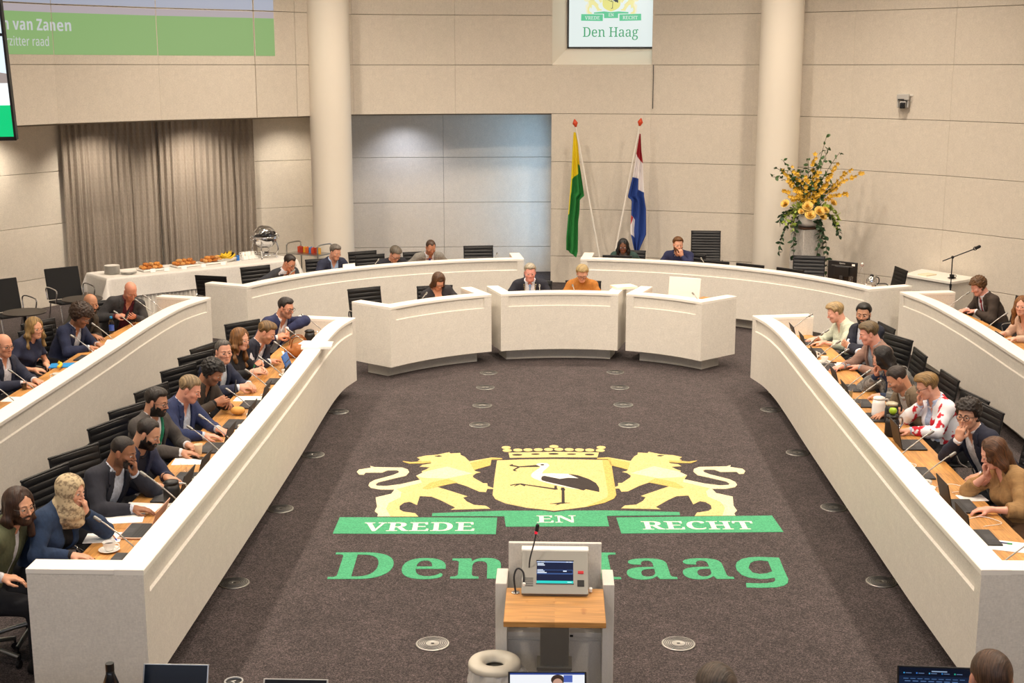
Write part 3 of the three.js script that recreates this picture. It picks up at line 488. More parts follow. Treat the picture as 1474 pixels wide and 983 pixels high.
  const rA = fem ? .88 : 1, armBones = (k, extra = 0, e2 = extra) => { const a = arms[k]; return [[cone(a.S, lerp3(a.S, a.E, .5), (.051 * rA) * B ** .5 + extra, (.045 * rA) * B ** .5 + extra), .03], [cone(lerp3(a.S, a.E, .5), a.E, (.045 * rA) * B ** .5 + extra, .041 * rA + extra), .02], [cone(a.E, lerp3(a.E, a.W, .35), .043 * rA + extra, .043 * rA + extra), .025], [cone(lerp3(a.E, a.W, .35), a.W, .043 * rA + extra, .029 * rA + e2), .02]]; };
  // legs
  const legs = []; const kn = o.knee ?? .42;
  for (const s of [1, -1]) { legs.push([cone([s * .09, .5, 0], [s * .13, .5, kn], .095 * B, .066), .05], [cone([s * .13, .5, kn], [s * .13, .1, kn - .02], .062, .045), .03]); }
  // ---- head field (head axes, metres, eye level = 0)
  const fw = o.face ?? 1, jaw = o.jaw ?? (fem ? .9 : 1), nose = o.nose ?? (fem ? .86 : 1);
  const skull = [[ell(0, .036, -.014, .0755, .084, .096), 0], [ell(0, -.028, .026, .062 * fw, .084, .06), .03], [cone([0, -.095, .058], [0, -.09, .05], .023 * jaw, .026 * jaw), .03]];
  for (const s of [1, -1]) skull.push([cone([s * .05 * fw * jaw, -.058, .006], [s * .016, -.096, .054], .02, .02), .03], [ell(s * .043 * fw, -.026, .06, .024, .02, .02), .025], [cone([s * .014, .021, .083], [s * .045, .02, .066], .0085, .008), .014]);
  const nb = [[cone([0, .006, .084], [0, -.032, .1 + .008 * nose], .0075, .0105 * nose), .012], [ell(.0115, -.0385, .094, .0085, .007, .009), .006], [ell(-.0115, -.0385, .094, .0085, .007, .009), .006]];
  const lips = [[ell(0, -.0612, .0855, .021, .0048, .0095), .008], [ell(0, -.0708, .0845, .0185, .0055, .0098), .006]];
  const ears = []; for (const s of [1, -1]) ears.push([ell(s * .0775, -.006, -.008, .0085, .031, .018), .008], [ell(s * .079, -.026, -.002, .007, .01, .009), .006]);
  const fSkull = blend(skull), fNose = blend(nb), fLips = blend(lips), fEars = blend(ears);
  const nkH = toHead(...Nk), neckF = cone([0, -.05, -.022], nkH, fem ? .049 : .058 * B ** .3, fem ? .054 : .064 * B ** .3), neckB = cone([0, -.02, -.05], add3(nkH, [0, .02, -.015]), .045, .055);
  const lid = o.lid ?? (pit > .2 ? .0 : .0024);
  const headF = (x, y, z) => {
    let d = fSkull(x, y, z);
    const ax = abs(x); // sockets
    d = smax(d, -(sqrt((ax - .031) ** 2 + (y + .001) ** 2 + (z - .1005) ** 2) - .0185), .012);
    d = smin(d, fNose(x, y, z), .012); d = smin(d, fLips(x, y, z), .006);
    d = max(d, -(sqrt((y + .066) ** 2 * 3 + (z - .0985) ** 2) - .0035 - max(0, ax - .02) * -.2) ); // mouth line
    d = smin(d, fEars(x, y, z), .006);
    d = smin(d, neckF(x, y, z), .03); d = smin(d, neckB(x, y, z), .03);
    const le = sqrt((ax - .031) ** 2 + (y + .001) ** 2 + (z - .0775) ** 2) - .0148; // lids
    d = smin(d, max(le, -(y + .001) + lid * (y > -.001 ? 1 : -1) * 0 + (y > 0 ? -0 : 0), y > -.001 ? lid - y - .001 : y + .001 + .0042), .003);
    return d;
  };
  const skin = lin(o.skin ?? 0xd9a184), lipC = o.lip !== undefined ? lin(o.lip) : mixc(skin, [.42, .12, .11], fem ? .5 : .32), stub = o.stubble ? lin(o.stubble) : null, redC = mixc(skin, [.62, .2, .14], .3);
  const headCol = (x, y, z) => {
    let c = skin; const n = noise3(x * 90, y * 90, z * 90) * .05 + noise3(x * 25, y * 25, z * 25) * .05; c = [c[0] * (1 + n), c[1] * (1 + n), c[2] * (1 + n)];
    if (z > .04) { const ch = Math.exp(-((abs(x) - .042) ** 2 + (y + .03) ** 2) / .0006); c = mixc(c, redC, ch * .55 + (y < -.02 && y > -.05 && abs(x) < .02 && z > .085 ? .35 : 0)); }
    if (abs(x) > .07 && y < .03 && y > -.04) c = mixc(c, redC, .4);
    if (z > .06) c = mixc(c, lipC, .85 * sstep(.0022, .0002, fLips(x, y, z)));
    if (stub && y < -.02 && z > -.03 && y > -.135) { const w = sstep(-.025, -.045, y - abs(x) * .15 + (z < .03 ? .02 : 0)) * (z > .06 && fLips(x, y, z) < .003 ? .1 : 1) * (1 - sstep(-.11, -.135, y)); c = mixc(c, stub, .5 * w); }
    return c;
  };
  const bodyGeo = [];
  bodyGeo.push(nets(headF, [-.1, -.2, -.135], [.1, .135, .135], hH / hs, { col: headCol, mat: hm }));
  const flat = (c) => (x, y, z) => { const n = 1 + noise3(x * 60, y * 60, z * 60) * .07; return [c[0] * n, c[1] * n, c[2] * n]; };
  const nkW = fromHead(0, -.07, -.025);
  const fBody = blend([...torso.map(([f, k]) => [(x, y, z) => f(x, y, z) + .006, k]), [cone(Nk, nkW, .056, .05), .04], ...armBones('L', -.003), ...armBones('R', -.003), ...legs.slice(0, 2).map(([f, k]) => [(x, y, z) => f(x, y, z) + .02, k]), ...legs.slice(2).map(([f, k]) => [(x, y, z) => f(x, y, z) + .02, k])]);
  const ext = [P0, Nk, Ls, Rs, arms.L.E, arms.L.W, arms.R.E, arms.R.W];
  const lo = [0, 1, 2].map((i) => min(...ext.map((p) => p[i])) - .19), hiB = [0, 1, 2].map((i) => max(...ext.map((p) => p[i])) + .17); lo[1] = min(lo[1], .4);
  bodyGeo.push(nets(fBody, [min(lo[0], -.25), .02, lo[2]], [max(hiB[0], .25), hiB[1], max(hiB[2], kn + .12)], .016 * max(1, near * .9), { col: flat(skin) }));
  for (const k of 'LR') if (arms[k].hand) { const hf = arms[k].hand; bodyGeo.push(nets(hf.f, hf.lo, hf.hi, hHand, { col: flat(mixc(skin, redC, .12)) })); }
  const bg = mergeGeometries(bodyGeo); obj('body', bg, skinMat, root);
  const T = (g) => g.applyMatrix4(hm);
  // ---- eyes
  for (const s of [1, -1]) {
    const g = new THREE.SphereGeometry(.0128, 20, 14), p = g.attributes.position, c = new Float32Array(p.count * 3), gz = nrm3([(o.gaze ?? 0) + 0, -.12 - (pit > .2 ? .35 : 0), 1]), iris = lin(o.iris ?? 0x4a3626);
    for (let i = 0; i < p.count; i++) { const q = (p.getX(i) * gz[0] + p.getY(i) * gz[1] + p.getZ(i) * gz[2]) / .0128; const k = q > .95 ? [.01, .01, .01] : q > .79 ? iris : [.6, .55, .51]; c.set(k, 3 * i); }
    g.setAttribute('color', new THREE.BufferAttribute(c, 3)); g.translate(s * .031, -.001, .0775); obj('eye', T(g), eyeMat, root);
  }
  // ---- brows
  if (o.brow !== null) {
    const bc = [], bt = (o.browT ?? (fem ? .62 : 1)) * .004; for (const s of [1, -1]) { bc.push([cone([s * .013, .0195, .092], [s * .032, .0235, .087], bt, bt), .004], [cone([s * .032, .0235, .087], [s * .049, .018, .07], bt, bt * .6), .004]); }
    const bf = blend(bc); obj('eyebrows', nets((x, y, z) => max(bf(x, y, z), headF(x, y, z) - (fem ? .0018 : .0028)), [-.07, -.005, .05], [.07, .04, .11], .0042 * min(near, 1.3), { mat: hm }), hairMat(o.brow ?? o.hairC ?? 0x2a1c12), root);
  }
  // ---- beard
  if (o.beard) {
    const bt = o.beard.t ?? .0055, long = o.beard.long ?? 0, must = o.beard.must ?? 1, side = o.beard.side ?? 1;
    const bF = (x, y, z) => {
      const ax = abs(x), d = ax > .058 && y > -.06 ? smin(fSkull(x, y, z), neckF(x, y, z), .03) : headF(x, y, z); const n = noise3(x * 160, y * 60, z * 160) * .0025;
      const line = z > .034 ? -.071 + max(0, ax - .024) * 1.0 : side ? -.05 + .05 * sstep(.034, .012, z) : -.09; // upper edge
      let m = y - line; m = max(m, (y > -.045 ? -.004 : -.02) - z + (side ? .0 : .06)); m = max(m, -(y + .128 + long));
      let q = max(d - bt - n, m); const lp = sqrt((x * .75) ** 2 + ((y + .0665) * 1.45) ** 2) - .0165; if (z > .05) q = max(q, -lp);
      if (must) q = min(q, max(d - bt * .85 - n, abs(y + .053 + ax * .25) - .0062, ax - .031, .05 - z));
      if (!side) q = min(q, max(d - bt - n, ax - .026, y + .079, -(y + .125), .03 - z));
      return q;
    };
    obj('beard', nets(bF, [-.095, -.16, -.05], [.095, .01, .13], hH / hs, { mat: hm, uvs: 1.4 }), hairMat(o.beard.c ?? o.hairC), root);
  }
  // ---- hair
  const hairGeo = hairStyle(o, fSkull, headF, hH, near);
  if (hairGeo) obj(o.hair === 'scarf' ? 'headscarf' : 'hair', T(hairGeo), o.hair === 'scarf' ? printCloth : hairMat(o.hairC ?? 0x2a1c12), root);
  // ---- glasses
  if (o.glasses) {
    const gl = obj('glasses', (() => {
      const list = [], rw = o.glasses.w ?? .024, rh = o.glasses.h ?? .0185, rd = o.glasses.round ?? 3, rt = o.glasses.t ?? .0019; 
      for (const s of [1, -1]) { const pts = []; for (let i = 0; i < 20; i++) { const a = i / 20 * 2 * PI, c = cos(a), q = sin(a); const e = 2 / rd; pts.push([s * .032 + Math.sign(c) * abs(c) ** e * rw, -.004 + Math.sign(q) * abs(q) ** e * rh, .1 - abs(Math.sign(c) * abs(c) ** e * rw + .032 - .03) * .25 * (1)]); } list.push(tube(pts, rt, 40, 6, true)); list.push(tube([[s * .056, .004, .09], [s * .076, .004, .06], [s * .079, .002, .0], [s * .077, -.012, -.02]], rt, 12, 6)); }
      list.push(tube([[-.009, 0, .1], [0, .003, .104], [.009, 0, .1]], rt, 8, 6)); return T(merge(list));
    })(), o.glasses.m ?? M.black, root);
    for (const s of [1, -1]) obj('lens', T(new THREE.CircleGeometry((o.glasses.w ?? .024) * .92, 20).scale(1, (o.glasses.h ?? .0185) / (o.glasses.w ?? .024), 1).rotateY(s * .22).translate(s * .032, -.004, .0985)), M.glass, gl);
  }
  // ---- clothes
  const fold = (x, y, z, amp) => { let n = noise3(x * 9 + 3, y * 15, z * 9) * .6 + noise3(x * 22, y * 30 + 7, z * 22) * .4; for (const k of 'LR') { const E = arms[k].E, e = (x - E[0]) ** 2 + (y - E[1]) ** 2 + (z - E[2]) ** 2; if (e < .03) { const f = arms[k].fd, q = (x - E[0]) * f[0] + (y - E[1]) * f[1] + (z - E[2]) * f[2]; n += sin(q * 150 + noise3(x * 20, y * 20, z * 20) * 3) * .55 * Math.exp(-e / .008); } } return n * amp; };
  const chest = (x, y, z) => { const a = x - Nk[0], b = y - Nk[1], c = z - Nk[2]; return [a * left[0] + b * left[1] + c * left[2], a * up[0] + b * up[1] + c * up[2], a * fwd[0] + b * fwd[1] + c * fwd[2]]; };
  const nd = nrm3(sub3(nkW, Nk)), neckAx = (x, y, z) => { const p = [x - Nk[0], y - Nk[1], z - Nk[2]], t = dot3(p, nd); return [hypot(p[0] - nd[0] * t, p[1] - nd[1] * t, p[2] - nd[2] * t), t]; };
  const lineOf = (k) => { const a = cone(arms[k].S, arms[k].E, 0, 0), b = cone(arms[k].E, arms[k].W, 0, 0), f = arms[k].fd, w = arms[k].W, c = cone(w, add3(w, f, .12), 0, 0); return (x, y, z) => min(a(x, y, z), b(x, y, z), c(x, y, z)); }, axis = { L: lineOf('L'), R: lineOf('R') };
  const sleeveCut = (x, y, z, end) => { let d = -1; for (const k of 'LR') { const a = arms[k]; const L = len3(sub3(a.W, a.E)), q = (x - a.E[0]) * a.fd[0] + (y - a.E[1]) * a.fd[1] + (z - a.E[2]) * a.fd[2]; const ra = sqrt(max(0, (x - a.E[0]) ** 2 + (y - a.E[1]) ** 2 + (z - a.E[2]) ** 2 - q * q)); const e = Array.isArray(end) ? end[a.sg > 0 ? 0 : 1] : end; if (ra < .11 && q > L + e - .05 && q < L + .22 && axis[k](x, y, z) <= axis[k === 'L' ? 'R' : 'L'](x, y, z) && tors(x, y, z) > .012) d = max(d, q - (L + e)); } return d; };
  const upperCut = (x, y, z, f) => { let d = -1; for (const k of 'LR') { const a = arms[k], ud = nrm3(sub3(a.E, a.S)), L = len3(sub3(a.E, a.S)), q = (x - a.S[0]) * ud[0] + (y - a.S[1]) * ud[1] + (z - a.S[2]) * ud[2]; const r2 = (x - a.S[0]) ** 2 + (y - a.S[1]) ** 2 + (z - a.S[2]) ** 2 - q * q; if (q > .05 && r2 < .012) d = max(d, q - L * f); const qe = (x - a.E[0]) * a.fd[0] + (y - a.E[1]) * a.fd[1] + (z - a.E[2]) * a.fd[2], r3 = (x - a.E[0]) ** 2 + (y - a.E[1]) ** 2 + (z - a.E[2]) ** 2 - qe * qe; if (qe > 0.02 && r3 < .012) d = max(d, .02); } return d; };
  const tors = blend(torso);
  const layer = (e, cuff) => blend([[(x, y, z) => tors(x, y, z) - e, 0], ...armBones('L', e, cuff ?? e), ...armBones('R', e, cuff ?? e)]);
  const bx = [lo, hiB], wears = o.wear;
  const make = (name, w, outer) => {
    const e = w.e ?? (outer ? .019 : .009), f0 = layer(e, outer ? e * .75 : e), amp = w.fold ?? (outer ? .0065 : .004), hem = w.hem ?? .47, nh = w.neck ?? (outer && w.lapel ? .08 : .066), nt = w.neckT ?? 0;
    const F = (x, y, z) => {
      let d = f0(x, y, z); if (d > .12) return d; const nearT = tors(x, y, z) < e + .035; d += min(fold(x, y, z, amp), outer ? .003 : .005);
      const [u, v, q] = chest(x, y, z), [na, ntt] = neckAx(x, y, z);
      if (false) { const hw = w.open ?? clamp((v + (w.vee ?? .34)) * .2, 0, .075); if (v > -(w.vee ?? .34) - .02 && v < .04) d -= .011 * sstep(-.004, .003, abs(u) - hw) * (1 - sstep(.05, .056, abs(u) - hw - .02 * sstep(-.2, 0, v))); }
      if (w.collar === 'lapel') { const cr = max(abs(na - .087 - max(0, .02 - ntt) * .5) - .009, abs(ntt - .014) - .036, q - .06); d = smin(d, cr, .012); }
      d = max(d, hem - y);
      d = max(d, w.short ? upperCut(x, y, z, w.short) : sleeveCut(x, y, z, w.cuff ?? (outer ? -.012 : .012)));
      if (w.collar !== 'turtle') d = max(d, -(max(na - nh, -ntt - (w.neckD ?? .05))));
      if (outer && (w.lapel || w.openF) && q > .0 && nearT) { const hw = w.openF ?? w.open ?? clamp((v + (w.vee ?? .34)) * .2, .0, .075); const tail = w.openF || w.open ? 0 : clamp((-v - (w.vee ?? .34) - .1) * .3, 0, .1); d = max(d, max(hw, tail) - abs(u)); }
      if (w.vneck && q > 0 && nearT) d = max(d, clamp((v + w.vneck) * .42, 0, .09) - abs(u));
      if (w.collar === 'shirt') { const op = w.openC ?? .016; let cr = max(abs(na - .072 - max(0, .03 - ntt) * .4) - .0075, abs(ntt - .026) - .036); if (q > 0) cr = max(cr, op + (.06 - ntt) * .2 - abs(u)); d = min(d, cr); if (q > 0 && w.placket !== 0) d -= .0035 * (abs(u) < .014 ? 1 : 0) * (v < -.03 && nearT ? 1 : 0); if (w.openC && q > 0 && nearT) d = max(d, clamp((v + .11) * .35, 0, .05) - abs(u)); }
      if (w.collar === 'crew') d = smin(d, max(hypot(na - nh - .004, (ntt + .012) * .7) - .0085), .01);
      if (w.collar === 'turtle') d = smin(d, max(na - .07 + .012 * sin(ntt * 60), abs(ntt - .025) - .05), .02);
      return d;
    };
    const colF = w.print ? w.print : undefined;
    return obj(name, nets(F, [bx[0][0], hem - .03, bx[0][2]], bx[1], w.cell ?? hB * (outer ? .84 : .8), { uvs: 1, col: colF }), colF ? printCloth : w.fur ? furMat : cloth(w.c, w.r ?? .85), root);
  };
  for (const w of wears) {
    const jm = make(w.name, w, w.outer);
    if (w.lapel && !w.vneck) { // turned lapels lying on the jacket front
      const e = (w.e ?? .019), vee = w.vee ?? .34, pts = [C(-.17, .07, -.05), C(.17, .07, -.05), C(-.17, -vee - .03, -.05), C(.17, -vee - .03, -.05), C(-.17, .07, .24), C(.17, .07, .24), C(-.17, -vee - .03, .24), C(.17, -vee - .03, .24)];
      const l = [0, 1, 2].map((i) => min(...pts.map((p) => p[i]))), h = [0, 1, 2].map((i) => max(...pts.map((p) => p[i])));
      const F = (x, y, z) => { const [u, v, q] = chest(x, y, z); if (q < -.02) return .05; const t = tors(x, y, z) + fold(x, y, z, w.fold ?? .0065), hw = w.open ?? clamp((v + vee) * .2, 0, .075), k = abs(u) - hw, wd = .062 * sstep(-vee, -.1, v) + .006 + (v > -.075 && v < -.055 ? -.02 : 0); return max(abs(t - e - .006) - .006, -k - .004, k - wd, v - .035, -vee - v); };
      obj('lapel', nets(F, l, h, .0075 * near, { smooth: 1 }), jm.material, jm);
    }
  }
  if (o.tie) { const f0 = (x, y, z) => tors(x, y, z) - .009, e = o.tieE ?? .014; obj('tie', nets((x, y, z) => { const [u, v, q] = chest(x, y, z); if (q < 0) return .1; const kn = v > -.045, wdt = kn ? .017 : .012 + clamp(-v - .05, 0, .4) * .09; return max(f0(x, y, z) - (e - .009) - (kn ? .012 : .003), abs(u) - wdt, v - .0, -.4 - v); }, [bx[0][0], .5, bx[0][2]], bx[1], .007 * near), cloth(o.tie, .55), root); }
  if (o.lanyard) { const f0 = (x, y, z) => tors(x, y, z) - .024; obj('lanyard', nets((x, y, z) => { const [u, v, q] = chest(x, y, z); if (q < -.03) return .1; const hw = clamp((v + .34) * .22, .006, .07); return max(f0(x, y, z) - .008, abs(abs(u) - hw) - .008, v - .03, -.36 - v); }, [bx[0][0], .6, bx[0][2]], bx[1], .0075 * near), cloth(o.lanyard, .6), root); }
  if (o.chain) { const list = []; const f0 = layer(.026); for (let i = 0; i < 34; i++) { const a = (i / 33 - .5) * 2, v = .0 - .3 * (1 - abs(a)) ** .9, u = Math.sign(a) * .085 * abs(a) ** .6; let w = .3; while (w > 0 && f0(...C(u, v, w)) > 0) w -= .004; const p = C(u, v, w + .004); list.push(new THREE.SphereGeometry(.0095, 8, 6).translate(...p)); } obj('chain_of_office', merge(list), std(0xcfc39a, .3, { metalness: .8 }), root); }
  // trousers and shoes
  const fL = blend([[(x, y, z) => ring(.0, .085 * B, .13 * B)(x, y, z), 0], [ring(.16, .075 * B, .117 * B), .05], ...legs]);
  obj(o.skirt ? 'skirt' : 'trousers', nets((x, y, z) => max(fL(x, y, z) - .004 + noise3(x * 14, y * 14, z * 14) * .006, y - .66, .1 - y), [-.3, .08, -.2], [.3, .68, kn + .12], .02), cloth(o.trouser ?? 0x1c1d24), root);
  for (const s of [1, -1]) { const g = nets(blend([[cone([s * .13, .045, kn - .06], [s * .14, .035, kn + .14], .042, .036), 0], [cone([s * .13, .07, kn - .03], [s * .13, .11, kn - .02], .046, .046), .03]]), [s * .13 - .08, -.02, kn - .14], [s * .13 + .08, .17, kn + .2], .016); const p = g.attributes.position; for (let i = 0; i < p.count; i++) if (p.getY(i) < .004) p.setY(i, .004); obj('shoe', g, M.leather, root); }
  if (o.extra) o.extra(root, { fromHead, C, arms, T, headF, layer, hm });
  return root;
}
const furMat = new THREE.MeshPhysicalMaterial({ color: 0xb9b7b2, roughness: 1, map: hairMap, bumpMap: hairMap, bumpScale: .012, sheen: .6 });
// hair fields in head axes
function hairStyle(o, skull, headF, h, near) {
  const st = o.hair; if (!st || st === 'none') return null; const hs = o.hs ?? 1;
  const T0 = o.hairT ?? .016, vol = o.vol ?? 0;
  const str = (x, y, z, a) => { const ang = Math.atan2(x, z + .02); return (sin(ang * 46 + noise3(x * 30, y * 30, z * 30) * 4) * .5 + noise3(x * 70, y * 25, z * 70) * .8) * a; };
  // hairline: allowed where value < 0 (front edge rises to `fr`, temples, ears cut out)
  const fr = o.hairline ?? .072, rec = o.recede ?? 0;
  const line = (x, y, z) => {
    const ax = abs(x); let e;
    if (z > .045) e = fr + rec * sstep(.01, .045, ax) * .5 - y - max(0, .0) ; else if (z > .0) e = (-.0 + (fr - .0) * sstep(.008, .05, z)) - y; else if (z > -.045) e = -.005 + .045 * sstep(.0, -.03, z) * 0 - y - .055 * sstep(-.012, -.045, z); else e = -.062 - y;
    const ear = .024 - hypot(z + .008, (y + .008) * .75); if (ax > .06) e = max(e, ear); return e;
  };
  let F, lo = [-.125, -.13, -.15], hi = [.125, .18, .15];
  const cap = (t) => (x, y, z) => skull(x, y, z) - t * (.55 + .45 * sstep(-.04, .07, y)) ;
  if (st === 'buzz') F = (x, y, z) => max(skull(x, y, z) - (o.hairT ?? .005), line(x, y, z)) + noise3(x * 200, y * 200, z * 200) * .0012;
  else if (st === 'short') F = (x, y, z) => { const top = sstep(.03, .09, y), q = sstep(-.02, .09, z) * top * vol; const ln = line(x, y, z); let d = skull(x, y - q * .5, z) - (T0 * (.45 + .55 * sstep(-.02, .07, y)) + q * .25) * (.12 + .88 * sstep(0, .028, -ln)) - .001; d += str(x, y, z, .0022); return max(d, ln + noise3(x * 150, 1, z * 150) * .003); };
  else if (st === 'sides') F = (x, y, z) => max(skull(x, y, z) - (o.hairT ?? .01) + str(x, y, z, .002), line(x, y, z), y - (z > 0 ? .035 : .05 - (o.bald ?? 0)) - noise3(x * 30, y * 30, z * 30) * .006);
  else if (st === 'curly') lo = [-.13 - vol, -.13, -.15 - vol], hi = [.13 + vol, .18 + vol, .15 + vol], F = (x, y, z) => { let d = ell(0, .055, -.02, .105 + vol, .098 + vol, .118 + vol)(x, y, z); d = smin(d, skull(x, y, z) - .024, .02); d += noise3(x * 55, y * 55, z * 55) * .011 + noise3(x * 120, y * 120, z * 120) * .005; const ax = abs(x); let e = z > .05 ? fr - .012 - y : z > 0 ? (-.01 + (fr) * sstep(.01, .055, z)) - y : -.055 - y; return smax(d, e, .01); };
  else {
    // long hair: cap plus curtains at the sides and back; len = lowest y, front = how far forward the curtains come
    const len = o.len ?? -.3, frn = o.curt ?? .03, wid = o.wide ?? .03, part = o.part ?? 0, wave = o.wave ?? .006, scarf = st === 'scarf';
    lo[1] = len - .04; lo[2] = -.17; hi[2] = .16; lo[0] = -.16; hi[0] = .16;
    const side = (s) => cone([s * .068, .035, -.005], [s * (.085 + wid * .3), -.09, -.015 + frn * .4], .03, .034), low = (s) => cone([s * (.085 + wid * .3), -.09, -.015 + frn * .4], [s * (.075 + wid), len, -.01 + frn], .036, .02);
    const back = ell(0, -.01, -.07, .08, .1, .05), backL = cone([0, -.06, -.075], [0, len * .95, -.1], .065, .04);
    const parts = [side(1), side(-1), ...(len < -.12 ? [low(1), low(-1), backL] : [])];
    const oneSide = o.oneSide;
    F = (x, y, z) => {
      let d = skull(x, y, z) - (T0 * (.6 + .5 * sstep(-.02, .08, y)) + vol * sstep(.02, .1, y) * .4) * (z > .03 && y > .03 ? .25 + .75 * sstep(.0, .03, hypot(x * 1.2, y - .055) - .05) : 1);
      d = smin(d, back(x, y, z), .03); for (let i = 0; i < parts.length; i++) d = smin(d, parts[i](x, y, z), .03);
      d += str(x, y, z, .0018) + sin(y * 46 + x * 30 + noise3(x * 18, y * 12, z * 18) * 2.2) * wave * sstep(-.02, -.12, y);
      const ax = abs(x - part * .02); // the face stays free
      const fz = .012 + (y > .02 ? 0 : -.004), w = .056 + .006 * sstep(.0, -.08, y) - (o.fringe ? .0 : sstep(.035, .085, y) * .05);
      let face = max(fz - z, abs(x) - w - (o.fw ?? 0), y - (o.fringe ?? fr + .012)); if (o.fringe && y > -.02) face = max(face, 0 - 1 + (y < o.fringe + noise3(x * 90, 0, 3) * .008 ? 0 : 9));
      d = smax(d, -face, .012); d = max(d, -(skull(x, y, z) + .004) * (y > -.02 ? 1 : 0) - (y > -.02 ? 0 : 1)); return d;
    };
    if (scarf) { const sc = blend([[ell(0, .03, -.014, .094, .1, .112), 0], [cone([0, -.05, -.0], [0, -.16, .01], .088, .1), .05], [cone([0, -.15, .03], [0, -.23, .07], .085, .05), .04], [cone([0, -.13, -.05], [0, -.2, -.05], .09, .11), .05]]);
      const hc = lin(o.hairC ?? 0xb8a184), h2 = lin(o.hair2 ?? 0x6e5a40);
      F = (x, y, z) => { let d = sc(x, y, z) + sin((y * 75 + abs(x) * 35 + z * 25) + noise3(x * 8, y * 8, z * 8) * 2) * .003 * sstep(.05, -.05, y + .02); const fc = sqrt((x / .058) ** 2 + ((y + .022) / .084) ** 2) - 1; if (z > .02) d = smax(d, -fc * .06, .01); return d; };
      lo = [-.15, -.32, -.19]; hi = [.15, .16, .17];
      return nets(F, lo, hi, h * 1.15, { col: (x, y, z) => { const n = noise3(x * 70, y * 70, z * 70) + .8 * noise3(x * 150, y * 150, z * 150) + .5 * sin(y * 60 + x * 40); const t = sstep(-.2, .7, n); return mixc(hc, h2, t * .75); } });
    }
  }
  if (st === 'bun') { const b = ell(0, .04, -.12, .045, .045, .04), f0 = F; }
  return nets(F, lo, hi, h * 1.05 / hs, { uvs: 1.2 });
}
// ---------- everyone in the room ----------
const seated = [];
function seat(o) { seated.push(o); return person(o); }
const redPrint = (x, y, z) => { const n = noise3(x * 17 + 5, y * 11, z * 17) + .45 * noise3(x * 50, y * 50, z * 50); const m = noise3(x * 4 + 1, y * 4, z * 4); return n > .24 - m * .25 ? [.55, .012, .03] : [.8, .82, .88]; };
seat({ label: 'long brown haired bearded man with round glasses in an olive overshirt', q: 1, pos: [-3.930, -8.450], turn: 1.551, head: [-3.635, 1.170, -8.450], look: -0.48, pitch: .08, skin: 0xd6a080, hair: 'long', hairC: 0x4a2c1a, len: -.24, wide: .03, curt: .0, wave: .009, beard: { t: .005, c: 0x4a2c1a }, glasses: { round: 2, w: .023, h: .021, t: .0013, m: M.dullMetal }, trouser: 0x15171f, wear: [{ name: 'shirt', c: 0xe4e4ea, collar: 'crew' }, { name: 'overshirt', c: 0x5d6146, outer: 1, openF: .035, collar: 'shirt', openC: .05, cuff: -.1, r: .9, fold: .009 }], R: { w: [-.27, .76, .26], c: .5, d: [.3, -.1, 1] }, L: { w: [0.16, 0.785, 0.36], c: 0.35, d: [-0.35, -.05, 1] } });
seat({ label: 'woman in a patterned beige headscarf and denim jacket, hand to her mouth', q: 1, pos: [-3.700, -8.819], turn: 1.271, head: [-3.415, 1.160, -8.819], fem: 1, look: 0.08, pitch: .14, skin: 0xd9a588, hair: 'scarf', hairC: 0xcbb894, hair2: 0x665240, brow: 0x2a1c14, wear: [{ name: 'top', c: 0x15151a, collar: 'crew' }, { name: 'jacket', c: 0x2b3f5e, outer: 1, openF: .05, collar: 'shirt', openC: .06, r: .95, fold: .009 }], L: { hd: [0.05, -0.17, 0.1], hdd: [0.02, -.045, .105], hn: [0, -.05, .06], c: .75, pole: [0.9, -1, .1] }, R: { w: [-0.17, 0.785, 0.44], c: 0.25, d: [0.35, -.05, 1] } });
seat({ label: 'man with shaved head in dark navy jacket over white tee, hand on cheek', q: 1, pos: [-3.700, -9.817], turn: 1.271, head: [-3.362, 1.150, -9.817], look: 0.12, pitch: .28, skin: 0x8d5f42, hair: 'buzz', hairT: .0022, hairC: 0x2a1d16, hairline: .08, stubble: 0x241812, beard: { t: .003, side: 0, c: 0x241812 }, build: 1.08, wear: [{ name: 'shirt', c: 0xd3dcec, collar: 'crew' }, { name: 'jacket', c: 0x232531, outer: 1, lapel: 1, collar: 'lapel', open: .072 }], L: { hd: [0.05, -0.17, 0.1], hdd: [0.02, -.045, .105], hn: [0, -.05, .06], c: .75, pole: [0.9, -1, .1] }, R: { w: [-0.14, 0.785, 0.55], c: 0.3, d: [0.35, -.05, 1] } });
seat({ label: 'man with black beard in dark blue jacket and tee, reading', q: 1, pos: [-3.700, -10.372], turn: 1.271, head: [-3.335, 1.140, -10.372], look: 0.15, pitch: .42, skin: 0xc08e70, hair: 'short', hairT: .008, hairC: 0x2b1c14, recede: .03, hairline: .084, beard: { t: .006, c: 0x1c1310 }, wear: [{ name: 'shirt', c: 0x171a2c, collar: 'crew' }, { name: 'jacket', c: 0x262c48, outer: 1, lapel: 1, collar: 'lapel', open: .075 }], R: { w: [-0.12, 0.785, 0.48], c: 0.35, d: [0.35, -.05, 1] }, L: { w: [0.1, 0.785, 0.5], c: 0.35, d: [-0.35, -.05, 1] } });
